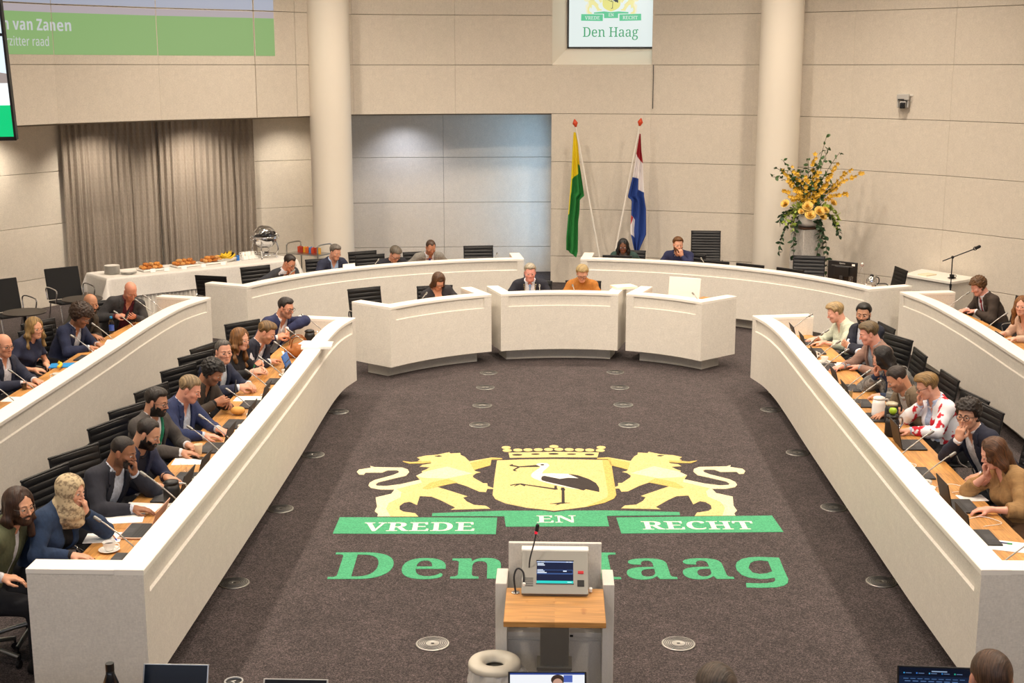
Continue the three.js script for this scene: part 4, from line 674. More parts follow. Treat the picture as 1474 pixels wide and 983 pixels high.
seat({ label: 'bearded man with glasses, brown grey jacket and a green lanyard', q: 1, pos: [-3.700, -11.305], turn: 1.271, head: [-3.543, 1.170, -11.305], look: 0.10, pitch: .2, skin: 0xb9866a, hair: 'short', hairT: .014, vol: .02, hairC: 0x2c2019, beard: { t: .0055, c: 0x241a15 }, glasses: { w: .026, h: .017 }, lanyard: 0x12805a, wear: [{ name: 'shirt', c: 0xe4e4ea, collar: 'crew' }, { name: 'jacket', c: 0x4b4643, outer: 1, lapel: 1, collar: 'lapel', open: .075 }], R: { w: [-0.14, 0.785, 0.5], c: 0.35, d: [0.35, -.05, 1] }, L: { w: [0.08, 0.785, 0.42], c: 0.6, d: [-0.35, -.05, 1] } });
seat({ label: 'heavy man with grey blond hair in a bright navy blazer, typing', q: 1, pos: [-3.700, -11.857], turn: 1.271, head: [-3.395, 1.150, -11.857], look: 0.18, pitch: .4, build: 1.2, belly: .05, skin: 0xd99c84, hair: 'short', hairT: .016, hairC: 0xb59a72, brow: 0xa58a66, face: 1.06, jaw: 1.15, wear: [{ name: 'shirt', c: 0xc9d4e4, collar: 'shirt', openC: .03 }, { name: 'jacket', c: 0x27345e, outer: 1, lapel: 1, collar: 'lapel', open: .068 }], R: { w: [-0.13, 0.785, 0.56], c: 0.35, d: [0.35, -.05, 1] }, L: { w: [0.1, 0.785, 0.56], c: 0.35, d: [-0.35, -.05, 1] } });
seat({ label: 'man with thick black wavy hair in a brown jacket, holding a phone', q: 1, pos: [-3.700, -12.628], turn: 1.271, head: [-3.386, 1.130, -12.628], look: 0.20, pitch: .5, skin: 0xa97658, hair: 'curly', vol: -.006, hairC: 0x1b1716, stubble: 0x4a4440, wear: [{ name: 'shirt', c: 0x121214, collar: 'shirt', openC: .03 }, { name: 'jacket', c: 0x3f352d, outer: 1, openF: .05, collar: 'shirt', openC: .06 }], R: { w: [-.08, .87, .42], d: [.5, .35, .8], n: [.8, -.2, -.2], c: .8 }, L: { w: [.1, .84, .42], d: [-.6, .1, .8], n: [-.6, -.5, .2], c: .7 } });
seat({ label: 'short grey haired man in navy suit turning toward the camera, pen in hand', q: 1, pos: [-3.700, -13.507], turn: 1.271, head: [-3.492, 1.150, -13.507], look: -0.65, pitch: .04, skin: 0xd39c82, hair: 'short', hairT: .009, hairC: 0x6f6a64, brow: 0x5a4d44, hairline: .08, wear: [{ name: 'shirt', c: 0xd4dde8, collar: 'shirt', openC: .03 }, { name: 'jacket', c: 0x222a44, outer: 1, lapel: 1, collar: 'lapel', open: .072 }], R: { w: [-.1, .82, .46], d: [.55, .1, .8], n: [.5, -.6, 0], c: .9 }, L: { w: [.1, .81, .46], d: [-.6, 0, .8], n: [-.4, -.8, 0], c: .8 } });
seat({ label: 'woman with long wavy strawberry blond hair in black top', q: 1, pos: [-3.700, -14.160], turn: 1.271, head: [-3.469, 1.150, -14.160], fem: 1, look: -0.10, pitch: .12, skin: 0xe0aa90, hair: 'long', hairC: 0xa9743f, len: -.34, wide: .03, wave: .014, wear: [{ name: 'top', c: 0x14141a, collar: 'crew', outer: 1 }], R: { w: [-.1, .83, .44], d: [.45, .15, .9], n: [.7, -.5, -.2], c: .6 }, L: { w: [.11, .82, .44], d: [-.5, .1, .9], n: [-.7, -.5, 0], c: .6 } });
seat({ label: 'blond man with slicked back hair in dark navy suit, arms folded on the worktop', q: 1, pos: [-3.700, -14.655], turn: 1.271, head: [-3.284, 1.130, -14.655], look: 0.20, pitch: .48, skin: 0xd59a7e, hair: 'short', hairT: .013, vol: .03, hairC: 0x9a7748, brow: 0x8a6a42, stubble: 0x9a7550, wear: [{ name: 'shirt', c: 0xf1eef2, collar: 'shirt', openC: .035 }, { name: 'jacket', c: 0x23283a, outer: 1, lapel: 1, collar: 'lapel', open: .068 }], R: { w: [.08, .8, .44], d: [1, .0, .2], n: [0, -1, 0], c: .4 }, L: { w: [-.06, .82, .4], d: [-1, 0, .25], n: [0, -1, 0], c: .4 } });
seat({ label: 'dark haired man with black glasses, blue blazer, elbow on the desk end', q: 1, pos: [-3.660, -15.992], turn: 1.021, head: [-3.304, 1.190, -15.872], look: 0.05, pitch: .2, skin: 0xc98e72, hair: 'short', hairT: .013, vol: .022, hairC: 0x2f2622, stubble: 0x6a564a, glasses: { w: .027, h: .017, t: .0026 }, wear: [{ name: 'shirt', c: 0xf2f0f4, collar: 'shirt', openC: .04 }, { name: 'jacket', c: 0x2a3158, outer: 1, lapel: 1, collar: 'lapel', open: .075 }], L: { w: [.03, .93, .42], pole: [1, .35, .15], d: [-.5, -.5, .5], n: [-.4, -.4, -.5], c: .8 }, R: { w: [-.13, .86, .4], d: [.75, .3, .6], n: [.6, -.4, 0], c: .8 } });
seat({ label: 'balding man with glasses in navy jacket at the left picture edge', q: 1.2, pos: [-6.050, -13.699], turn: 1.321, head: [-5.919, 1.160, -13.699], look: -0.25, pitch: .12, skin: 0xcd9478, hair: 'sides', hairC: 0x7a6c60, bald: .0, glasses: { w: .025, h: .016 }, wear: [{ name: 'shirt', c: 0xe6e3ea, collar: 'shirt', openC: .035 }, { name: 'jacket', c: 0x20263c, outer: 1, lapel: 1, collar: 'lapel', open: .075 }], R: { w: [-0.1, 0.785, 0.42], c: 0.35, d: [0.35, -.05, 1] }, L: { w: [0.08, 0.785, 0.44], c: 0.35, d: [-0.35, -.05, 1] } });
seat({ label: 'blonde woman in a short sleeved navy dress, hands in her lap', q: 1.2, pos: [-6.180, -14.609], turn: 1.321, head: [-5.942, 1.170, -14.609], fem: 1, look: -0.30, pitch: .08, skin: 0xd9a080, hair: 'long', hairC: 0xbf9a5c, len: -.22, wide: .045, wave: .012, T: 1, wear: [{ name: 'dress', c: 0x252a45, collar: 'crew', outer: 1, short: .62 }], R: { w: [-.1, .72, .3], d: [.5, -.1, .9], n: [.2, -1, 0], c: .5 }, L: { w: [.12, .73, .3], d: [-.5, -.1, .9], n: [-.2, -1, 0], c: .5 }, skirt: 1, trouser: 0x252a45 });
seat({ label: 'young man with dark curly afro hair and glasses in navy suit, reading', q: 1.2, pos: [-6.050, -15.563], turn: 1.321, head: [-5.747, 1.120, -15.563], look: 0.15, pitch: .5, skin: 0xb57f5e, hair: 'curly', vol: .036, hairC: 0x4a3222, stubble: 0x3a2a20, glasses: { round: 2.2, w: .022, h: .02, t: .0013, m: M.dullMetal }, wear: [{ name: 'shirt', c: 0xe3e8f2, collar: 'shirt', openC: .03 }, { name: 'jacket', c: 0x232c4c, outer: 1, lapel: 1, collar: 'lapel', open: .068 }], R: { w: [-0.1, 0.785, 0.5], c: 0.35, d: [0.35, -.05, 1] }, L: { w: [0.1, 0.785, 0.48], c: 0.35, d: [-0.35, -.05, 1] } });
seat({ label: 'bald bearded man in dark brown jacket half hidden behind the curly head', q: 1.2, pos: [-6.200, -16.025], turn: 1.321, head: [-5.784, 1.200, -16.025], look: -0.50, pitch: .15, skin: 0xb98464, hair: 'none', brow: 0x2a1c14, beard: { t: .005, c: 0x241812 }, wear: [{ name: 'shirt', c: 0x19191c, collar: 'crew' }, { name: 'jacket', c: 0x3b342a, outer: 1, lapel: 1, collar: 'lapel', open: .075 }], R: { w: [-.1, .7, .3] }, L: { w: [0.12, 0.785, 0.4], c: 0.35, d: [-0.35, -.05, 1] } });
seat({ label: 'bald man in grey jacket over maroon shirt looking down at a phone', q: 1.2, pos: [-6.000, -17.400], turn: 0.771, head: [-5.662, 1.160, -17.200], look: -0.10, pitch: .58, skin: 0xd39278, hair: 'none', brow: 0x9a7a66, face: 1.05, build: 1.1, belly: .03, wear: [{ name: 'shirt', c: 0x5a1422, collar: 'shirt', openC: .03 }, { name: 'jacket', c: 0x3b3a3c, outer: 1, lapel: 1, collar: 'lapel', open: .075 }], R: { w: [-.14, .85, .4], d: [.7, .2, .7], n: [.5, -.7, 0], c: .7 }, L: { w: [.11, .82, .42], d: [-.5, .1, .8], n: [-.6, .5, 0], c: .8 } });
seat({ label: 'dark haired man with glasses in grey blue suit resting his cheek on a hand', q: 1.5, pos: [-4.585, -20.639], turn: 0.874, head: [-4.139, 1.100, -20.266], look: 0.15, pitch: .5, skin: 0xc98f74, hair: 'short', hairT: .012, vol: .012, hairC: 0x33231b, recede: .03, glasses: { w: .025, h: .015 }, tie: 0x1d2338, wear: [{ name: 'shirt', c: 0xdfe3ee, collar: 'shirt' }, { name: 'jacket', c: 0x34373f, outer: 1, lapel: 1, collar: 'lapel', open: .075 }], L: { hd: [0.05, -0.17, 0.1], hdd: [0.02, -.045, .105], hn: [0, -.05, .06], c: .75, pole: [0.9, -1, .1] }, R: { w: [-0.2, 0.785, 0.42], c: 0.35, d: [0.35, -.05, 1] } });
seat({ label: 'grey haired man in navy jacket and pale blue shirt, back row', q: 1.5, pos: [-3.752, -21.457], turn: 0.678, head: [-3.582, 1.130, -21.246], look: 0.12, pitch: .3, skin: 0xcf9c84, hair: 'short', hairT: .016, vol: .02, hairC: 0x8d857b, brow: 0x5a4d44, wear: [{ name: 'shirt', c: 0xa9c6ea, collar: 'shirt', openC: .03 }, { name: 'jacket', c: 0x262c44, outer: 1, lapel: 1, collar: 'lapel', open: .072 }], L: { w: [0.2, 0.785, 0.45], c: 0.35, d: [-0.35, -.05, 1] }, R: { w: [-0.2, 0.785, 0.45], c: 0.35, d: [0.35, -.05, 1] } });
seat({ label: 'grey haired person with dark glasses in dark jacket bending over the desk', q: 1.5, pos: [-2.994, -21.976], turn: 0.524, head: [-2.614, 1.090, -21.319], look: 0.15, pitch: .65, skin: 0xd6a088, hair: 'short', hairT: .024, vol: .02, hairC: 0x7d7263, glasses: { w: .026, h: .018, t: .0026 }, wear: [{ name: 'shirt', c: 0x15161c, collar: 'crew' }, { name: 'jacket', c: 0x22242e, outer: 1, lapel: 1, collar: 'lapel', open: .068 }], L: { w: [0.2, 0.785, 0.45], c: 0.35, d: [-0.35, -.05, 1] }, R: { w: [-0.2, 0.785, 0.45], c: 0.35, d: [0.35, -.05, 1] } });
seat({ label: 'man with receding hair in light grey suit and royal blue tie', q: 1.5, pos: [-2.270, -22.333], turn: 0.389, head: [-2.086, 1.130, -21.885], look: 0.00, pitch: .45, skin: 0xb87f62, hair: 'buzz', hairT: .006, hairC: 0x5a3f2c, recede: .05, stubble: 0x5a4030, tie: 0x27348c, wear: [{ name: 'shirt', c: 0xe8ebf4, collar: 'shirt' }, { name: 'jacket', c: 0x8a8780, outer: 1, lapel: 1, collar: 'lapel', open: .075 }], L: { w: [0.2, 0.785, 0.45], c: 0.35, d: [-0.35, -.05, 1] }, R: { w: [-0.2, 0.785, 0.45], c: 0.35, d: [0.35, -.05, 1] } });
seat({ label: 'woman with brown bob and glasses in dark jacket at the left front desk', q: 1.45, pos: [-1.662, -18.737], turn: 0.350, head: [-1.662, 1.100, -18.517], fem: 1, look: 0.12, pitch: .62, skin: 0xd39c80, hair: 'long', hairC: 0x6a4526, len: -.1, wide: .02, fringe: .055, hairT: .02, glasses: { w: .024, h: .016 }, wear: [{ name: 'jacket', c: 0x2b292e, outer: 1, vneck: .14, collar: 'lapel', lapel: 1, open: .05 }], L: { w: [0.2, 0.785, 0.45], c: 0.35, d: [-0.35, -.05, 1] }, R: { w: [-0.2, 0.785, 0.45], c: 0.35, d: [0.35, -.05, 1] } });
seat({ label: 'white haired man in dark suit with a chain of office and pale blue tie', q: 1.35, pos: [-0.368, -19.264], turn: 0.000, head: [-0.368, 1.155, -19.044], look: 0.08, pitch: .2, skin: 0xd9988a, hair: 'short', hairT: .017, vol: .02, hairC: 0xd9cdb4, brow: 0xc9bda8, tie: 0x8fb0e0, chain: 1, wear: [{ name: 'shirt', c: 0xe9eef8, collar: 'shirt' }, { name: 'jacket', c: 0x1c1e2c, outer: 1, lapel: 1, collar: 'lapel', open: .068 }], L: { w: [0.2, 0.785, 0.45], c: 0.35, d: [-0.35, -.05, 1] }, R: { w: [-.2, .83, .42], c: .8 } });
seat({ label: 'woman with short blonde hair and dark glasses in a mustard roll neck', q: 1.35, pos: [0.391, -19.254], turn: 0.000, head: [0.391, 1.140, -19.034], fem: 1, look: 0.00, pitch: .42, skin: 0xd6a186, hair: 'short', hairT: .026, vol: .03, hairC: 0xdcbf84, brow: 0xa08050, glasses: { w: .026, h: .018, t: .0026 }, wear: [{ name: 'sweater', c: 0xb5742c, outer: 1, collar: 'turtle', e: .022, fold: .01 }], L: { w: [0.2, 0.785, 0.45], c: 0.35, d: [-0.35, -.05, 1] }, R: { w: [-0.2, 0.785, 0.45], c: 0.35, d: [0.35, -.05, 1] } });
seat({ label: 'woman with long black hair and glasses in a green jacket and grey scarf', q: 1.5, pos: [1.230, -22.652], turn: -0.207, head: [1.144, 1.120, -22.241], fem: 1, look: 0.10, pitch: .25, skin: 0x6e4630, hair: 'long', hairC: 0x141112, len: -.2, wide: .02, wave: .005, glasses: { round: 2.3, w: .023, h: .019, t: .0016 }, wear: [{ name: 'scarf', c: 0x6c6866, collar: 'turtle', outer: 1, e: .012, short: .3 }, { name: 'jacket', c: 0x2f4a44, outer: 1, open: .06, lapel: 1, collar: 'lapel' }], L: { w: [0.2, 0.785, 0.45], c: 0.35, d: [-0.35, -.05, 1] }, R: { w: [-0.2, 0.785, 0.45], c: 0.35, d: [0.35, -.05, 1] } });
seat({ label: 'bearded ginger man in navy sweater over a white collar, cheek on his hand', q: 1.5, pos: [2.169, -22.373], turn: -0.371, head: [2.053, 1.170, -22.074], look: 0.50, pitch: .1, skin: 0xd39e84, hair: 'short', hairT: .018, vol: .02, hairC: 0x8a5a2c, beard: { t: .005, c: 0x8a5a34 }, wear: [{ name: 'sweater', c: 0x232a52, outer: 1, collar: 'crew' , e: .016}, { name: 'collar', c: 0xe9e4e4, collar: 'shirt', openC: .03, hem: .98, short: .1, e: .008 }], L: { hd: [0.05, -0.17, 0.1], hdd: [0.02, -.045, .105], hn: [0, -.05, .06], c: .75, pole: [0.9, -1, .1] }, R: { w: [-0.2, 0.785, 0.45], c: 0.35, d: [0.35, -.05, 1] } });
seat({ label: 'woman with short pale blonde hair in a mint patterned blouse, at a laptop', q: 1.1, pos: [3.760, -16.200], turn: -1.321, head: [3.466, 1.110, -16.200], fem: 1, look: -0.25, pitch: .34, skin: 0xdba48e, hair: 'short', hairT: .024, vol: .026, hairC: 0xd2b27c, brow: 0xb09060, wear: [{ name: 'blouse', c: 0xd5dcc6, outer: 1, vneck: .13, collar: 'shirt', openC: .05, cuff: -.1 }], L: { w: [0.13, 0.785, 0.52], c: 0.35, d: [-0.35, -.05, 1] }, R: { w: [-0.12, 0.785, 0.5], c: 0.35, d: [0.35, -.05, 1] } });
seat({ label: 'man with a full black beard in navy suit, arms folded, facing the camera', q: 1.1, pos: [3.760, -15.416], turn: -1.071, head: [3.632, 1.240, -15.416], look: 0.65, pitch: .08, skin: 0xb98a6e, hair: 'short', hairT: .018, vol: .012, hairC: 0x14110f, browT: 1.4, beard: { t: .0058, c: 0x16120f }, wear: [{ name: 'shirt', c: 0xe3e8f4, collar: 'shirt', openC: .03 }, { name: 'jacket', c: 0x1f2434, outer: 1, lapel: 1, collar: 'lapel', open: .068 }], L: { w: [-.1, .86, .26], d: [-1, .2, .1], n: [0, 0, -1], c: .4, pole: [1, -.6, .3] }, R: { w: [.1, .83, .3], d: [1, .1, .0], n: [0, -.2, -1], c: .4, pole: [-1, -.6, .3] } });
seat({ label: 'man with combed back grey brown hair in a dusty pink jacket', q: 1.05, pos: [3.760, -14.702], turn: -1.321, head: [3.530, 1.150, -14.702], look: -0.20, pitch: .3, skin: 0xdb9f8c, hair: 'short', hairT: .026, vol: .012, hairC: 0x86704c, brow: 0x7a6248, wear: [{ name: 'shirt', c: 0x97a0ac, collar: 'shirt', openC: .02 }, { name: 'jacket', c: 0x9a7a6c, outer: 1, lapel: 1, collar: 'lapel', open: .068 }], L: { w: [.05, .79, .36], d: [-1, 0, .5], n: [0, -1, 0], c: .4 }, R: { w: [-0.06, 0.785, 0.52], c: 0.35, d: [0.35, -.05, 1] } });
seat({ label: 'dark haired woman in a shaggy grey coat, fingers at her lips', q: 1, pos: [3.760, -13.533], turn: -1.321, head: [3.407, 1.120, -13.533], fem: 1, look: -0.25, pitch: .36, skin: 0xd8a088, hair: 'long', hairC: 0x1f1613, len: -.26, wide: .0, curt: -.06, wave: .012, hairT: .02, wear: [{ name: 'top', c: 0x2c3a58, collar: 'crew' }, { name: 'coat', fur: 1, outer: 1, e: .034, openF: .035, fold: .014, cuff: -.05 }], R: { hd: [-0.05, -0.17, 0.1], hdd: [-0.02, -.045, .105], hn: [0, -.05, .06], c: .75, pole: [-0.9, -1, .1] }, L: { w: [0.14, 0.785, 0.46], c: 0.7, d: [-0.35, -.05, 1] } });
seat({ label: 'man with cropped dark hair in a taupe jacket leaning over the worktop', q: 1, pos: [3.760, -12.626], turn: -1.321, head: [3.331, 1.120, -12.626], look: -0.25, pitch: .56, skin: 0xbf8a6c, hair: 'short', hairT: .008, hairC: 0x3a2c24, stubble: 0x4a382e, wear: [{ name: 'shirt', c: 0xd8d2cc, collar: 'crew' }, { name: 'jacket', c: 0x7a6a55, outer: 1, lapel: 1, collar: 'lapel', open: .075 }], L: { w: [.1, .8, .42], d: [-.6, .5, .4], n: [-.6, -.4, 0], c: .9, point: 0 }, R: { w: [-0.06, 0.785, 0.54], c: 0.35, d: [0.35, -.05, 1] } });
seat({ label: 'woman with short golden hair in a white jacket embroidered with red flowers', q: 1, pos: [3.760, -12.195], turn: -1.321, head: [3.500, 1.150, -12.195], fem: 1, look: -0.25, pitch: .36, skin: 0xd9a28a, hair: 'short', hairT: .024, vol: .03, hairC: 0xb08a50, brow: 0x8a6a40, glasses: { w: .025, h: .016, t: .0024 }, wear: [{ name: 'shirt', c: 0xb9cbec, collar: 'shirt', openC: .02 }, { name: 'jacket', c: 0xe9ebf4, outer: 1, openF: .05, collar: 'crew', print: redPrint, neck: .075 }], R: { hd: [-0.05, -0.17, 0.1], hdd: [-0.02, -.045, .105], hn: [0, -.05, .06], c: .75, pole: [-0.9, -1, .1] }, L: { w: [0.12, 0.785, 0.5], c: 0.35, d: [-0.35, -.05, 1] } });
seat({ label: 'curly haired man with round glasses in navy suit, hand over his mouth', q: 1, pos: [3.880, -11.085], turn: -1.321, head: [3.546, 1.170, -11.085], look: 0.60, pitch: .06, skin: 0xd3a084, hair: 'curly', vol: .0, hairC: 0x2a1d15, glasses: { round: 2, w: .025, h: .024, t: .0026 }, wear: [{ name: 'shirt', c: 0xeef0f6, collar: 'shirt', openC: .045 }, { name: 'jacket', c: 0x1e2338, outer: 1, lapel: 1, collar: 'lapel', open: .075 }], R: { hd: [-.02, -.2, .12], hdd: [-.0, -.06, .11], hn: [0, -.06, .05], c: .8, pole: [-.6, -1, .3] }, L: { w: [.16, .7, .3], d: [-.3, -.2, 1], n: [0, -1, 0], c: .35 } });
seat({ label: 'woman with long straight brown hair in a tan blouse, hand on her face', q: 1, pos: [3.760, -10.038], turn: -1.321, head: [3.431, 1.140, -10.038], fem: 1, look: -0.30, pitch: .42, skin: 0xdda48e, hair: 'long', hairC: 0x714623, len: -.22, wide: .0, curt: -.03, wave: .003, wear: [{ name: 'blouse', c: 0xa98455, outer: 1, collar: 'shirt', openC: .04, cuff: -.13, e: .022, fold: .01 }], R: { hd: [-0.05, -0.17, 0.1], hdd: [-0.02, -.045, .105], hn: [0, -.05, .06], c: .75, pole: [-0.9, -1, .1] }, L: { w: [0.2, 0.785, 0.5], c: 0.55, d: [-0.35, -.05, 1] }, trouser: 0x5a4028, skirt: 1 });
seat({ label: 'curly light brown haired man in brown suit with a dark red tie', q: 1.1, pos: [6.160, -18.221], turn: -1.371, head: [5.843, 1.120, -18.221], look: -0.08, pitch: .45, skin: 0xdba08e, hair: 'curly', vol: -.008, hairC: 0x7a552f, fr: .08, tie: 0x8e1424, wear: [{ name: 'shirt', c: 0xe9edf8, collar: 'shirt' }, { name: 'jacket', c: 0x3d322b, outer: 1, lapel: 1, collar: 'lapel', open: .075 }], L: { w: [.05, .79, .38], d: [-1, 0, .4], n: [0, -1, 0], c: .4 }, R: { w: [-0.1, 0.785, 0.44], c: 0.35, d: [0.35, -.05, 1] } });
seat({ label: 'woman with reddish blond hair in pale pink jacket facing the camera', q: 1.1, pos: [6.160, -16.542], turn: -1.371, head: [5.866, 1.150, -16.542], fem: 1, look: 0.80, pitch: .04, skin: 0xe0aa92, hair: 'long', hairC: 0xa86e34, len: -.24, wide: .02, wave: .006, wear: [{ name: 'jacket', c: 0xdbb8a0, outer: 1, vneck: .2, collar: 'lapel' }], L: { w: [0.2, 0.785, 0.5], c: 0.35, d: [-0.35, -.05, 1] }, R: { w: [-0.1, 0.785, 0.5], c: 0.35, d: [0.35, -.05, 1] } });
// two people in the raised press seats, seen from behind at the bottom of the picture
seat({ label: 'man with short cropped brown hair seen from behind, bottom right corner', lift: .45, pos: [1.74, -4.72], turn: PI, head: [1.75, 1.7, -4.95], look: 0, pitch: .25, skin: 0xc98e74, hair: 'buzz', hairT: .0035, hairC: 0x6e4f3a, wear: [{ name: 'shirt', c: 0x1a1b20, collar: 'crew', outer: 1 }], q: .9 });
seat({ label: 'man with thinning grey brown hair seen from behind, only his crown in view', lift: .45, pos: [.65, -4.7], turn: PI, head: [.655, 1.635, -4.92], look: 0, pitch: .3, skin: 0xb98a70, hair: 'short', hairT: .008, hairC: 0x6a5a4c, wear: [{ name: 'shirt', c: 0x22242a, collar: 'crew', outer: 1 }], q: .9 });
// ---------- ribbed conference chairs ----------
function makeChair(label, tall = 0) {
  const t = thing('conference_chair', label, 'chair', [0, 0, 0], 0, 'black ribbed conference chairs');
  // one continuous side profile [z, y] of the sling from the front edge of the seat to the top of the back
  const top = .93 + tall, prof = [[.25, .44], [.22, .455], [.1, .447], [-.06, .435], [-.16, .44], [-.215, .47], [-.235, .54], [-.26, .65], [-.29, .8], [-.31 - tall * .15, top]];
  const curve = new THREE.CatmullRomCurve3(prof.map(([z, y]) => V(0, y, z)), false, 'centripetal'), W = .25;
  const sling = (t0, t1, ribs) => { // ribbed cushions between two points of the profile
    const n = ribs * 8, pos = [], idx = [], th = .009;
    for (let i = 0; i <= n; i++) { const u = t0 + (t1 - t0) * i / n, p = curve.getPointAt(u), tg = curve.getTangentAt(u), k = th + .008 * Math.sqrt(abs(sin(i / 8 * PI))); const nx = -tg.y, ny = tg.z; // normal in z,y
      for (const s of [1, -1]) for (const x of [-W, -W * .5, 0, W * .5, W]) pos.push(x, p.y + ny * k * s * (abs(x) === W ? .6 : 1) * 1, p.z + nx * k * s * (abs(x) === W ? .6 : 1)); }
    const R = 10; for (let i = 0; i < n; i++) for (let j = 0; j < R; j++) { const a = i * R + j, b = i * R + (j + 1) % R, c = a + R, d = b + R; if (j === 4 || j === 9) { const j2 = j === 4 ? 9 : 0, e = i * R + j2; idx.push(i * R + j, c, e, e, c, e + R); } else idx.push(a, b, c, b, d, c); }
    for (const e of [0, n]) for (let j = 0; j < 4; j++) { const a = e * R + j, b = a + 1, c = e * R + 5 + j, d = c + 1; idx.push(a, c, b, b, c, d); }
    const g = new THREE.BufferGeometry(); g.setAttribute('position', new THREE.Float32BufferAttribute(pos, 3)); g.setIndex(idx); return metreUV(toCreasedNormals(g, 1.1), .25);
  };
  const leatherD = M.leather; 
  obj('seat', sling(0, .47, 7), leatherD, t); obj('backrest', sling(.5, 1, 8 + Math.round(tall * 16)), leatherD, t);
  const rail = (s) => { const pts = []; for (let i = 0; i <= 24; i++) { const p = curve.getPointAt(i / 24); pts.push([s * (W + .008), p.y, p.z]); } return tube(pts, .01, 40, 8); };
  for (const s of [1, -1]) obj('side_rail', rail(s), M.black, t);
  obj('top_bar', [new THREE.CapsuleGeometry(.013, W * 2 + .02, 4, 10).rotateZ(PI / 2).translate(0, top + .004, -.312 - tall * .15)], M.black, t);
  obj('back_spreader', tube([[-W, .62, -.258], [0, .61, -.3], [W, .62, -.258]], .011, 16, 8), M.chrome, t);
  for (const s of [1, -1]) obj('armrest', tube([[s * .26, .5, -.22], [s * .29, .56, -.235], [s * .3, .645, -.2], [s * .3, .655, -.05], [s * .3, .655, .12], [s * .3, .62, .17], [s * .295, .5, .12], [s * .26, .435, .02]], .0105, 40, 8), M.chrome, t);
  obj('column', [cyl(.028, .028, .25, 0, .17, 0), cyl(.05, .05, .03, 0, .4, 0), box(.3, .025, .06, 0, .415, 0, .008)], M.chrome, t);
  for (let i = 0; i < 5; i++) { const a = i * PI * 2 / 5 + .3, c = cos(a), s = sin(a);
    const leg = obj('base_leg', tube([[c * .02, .15, s * .02], [c * .16, .12, s * .16], [c * .29, .085, s * .29]], .017, 10, 8), M.alu, t);
    obj('caster', [cyl(.027, .027, .02, 0, -.01, 0, 16).rotateZ(PI / 2).rotateY(a).translate(c * .29, .028, s * .29), cyl(.008, .008, .04, c * .29, .045, s * .29, 8)], M.black, leg); }
  return t;
}
const chairA = makeChair('black ribbed chair'); let chairUsed = false;
function chairAt(x, z, turn, label, lift = 0) {
  if (!chairUsed) { chairUsed = true; chairA.position.set(x, lift, z); chairA.rotation.y = turn; chairA.userData.label = label; return chairA; }
  return copy(chairA, [x, lift, z], turn, label);
}
const SITTERS = ['long haired man in olive', 'woman in the headscarf', 'shaven headed man, hand on cheek', 'man in dark blue jacket and tee, reading', 'man with the green lanyard', 'heavy man in the bright navy blazer', 'brown jacketed man holding a phone', 'short grey haired man with the pen', 'woman with strawberry blond waves', 'blond man with folded arms', 'man in blue blazer leaning on the desk end', 'balding man at the left picture edge', 'blonde woman in the navy dress', 'young man with the curly afro', 'bald bearded man behind the curly head', 'bald man in maroon shirt', 'man resting his cheek at the back desk', 'grey haired man in pale blue shirt', 'grey haired person bending over the back desk', 'man in the light grey suit', 'woman with the brown bob', 'white haired man with the chain of office', 'woman in the mustard roll neck', 'woman in the green jacket', 'ginger man in the navy sweater', 'pale blonde woman in the mint blouse', 'man with black beard and folded arms', 'man in the dusty pink jacket', 'woman in the shaggy grey coat', 'man in the taupe jacket', 'woman in white embroidered with red flowers', 'curly haired man with round glasses', 'woman in the tan blouse', 'man in the brown suit with red tie', 'woman in pale pink at the right edge', 'man seen from behind, bottom right corner', 'man seen from behind, only crown visible'];
seated.forEach((o, i) => chairAt(o.pos[0] - sin(o.turn) * .06, o.pos[1] - cos(o.turn) * .06, o.turn + (((o.pos[1] * 37) % 1) * .25), 'black ribbed chair under the ' + SITTERS[i], o.lift ?? 0));
chairAt(-1.33, -23.2, .18, 'empty black chair at the back desk nearest the blue recess');
chairAt(-3.2, -22.45, .55, 'empty black chair between the grey haired pair at the back desk');
chairAt(-2.6, -18.62, .62, 'empty black chair at the left end of the left front desk');
chairAt(4.25, -22.1, -.2, 'empty black chair turned askew left of the monitor, under the flowers');
chairAt(5.2, -20.98, -1.45, 'black chair seen side on behind the right end of the back desk');
chairAt(-5.22, -20.2, 2.9, 'black chair with its back to the room at the left end of the back desk');
chairAt(3.86, -10.56, -1.5, 'empty chair between the curly haired man and the tan bloused woman');
const tallChair = makeChair('tall ribbed executive chair with chrome arms by the right column', .22); tallChair.position.set(2.72, 0, -23.7); tallChair.rotation.y = -.05;
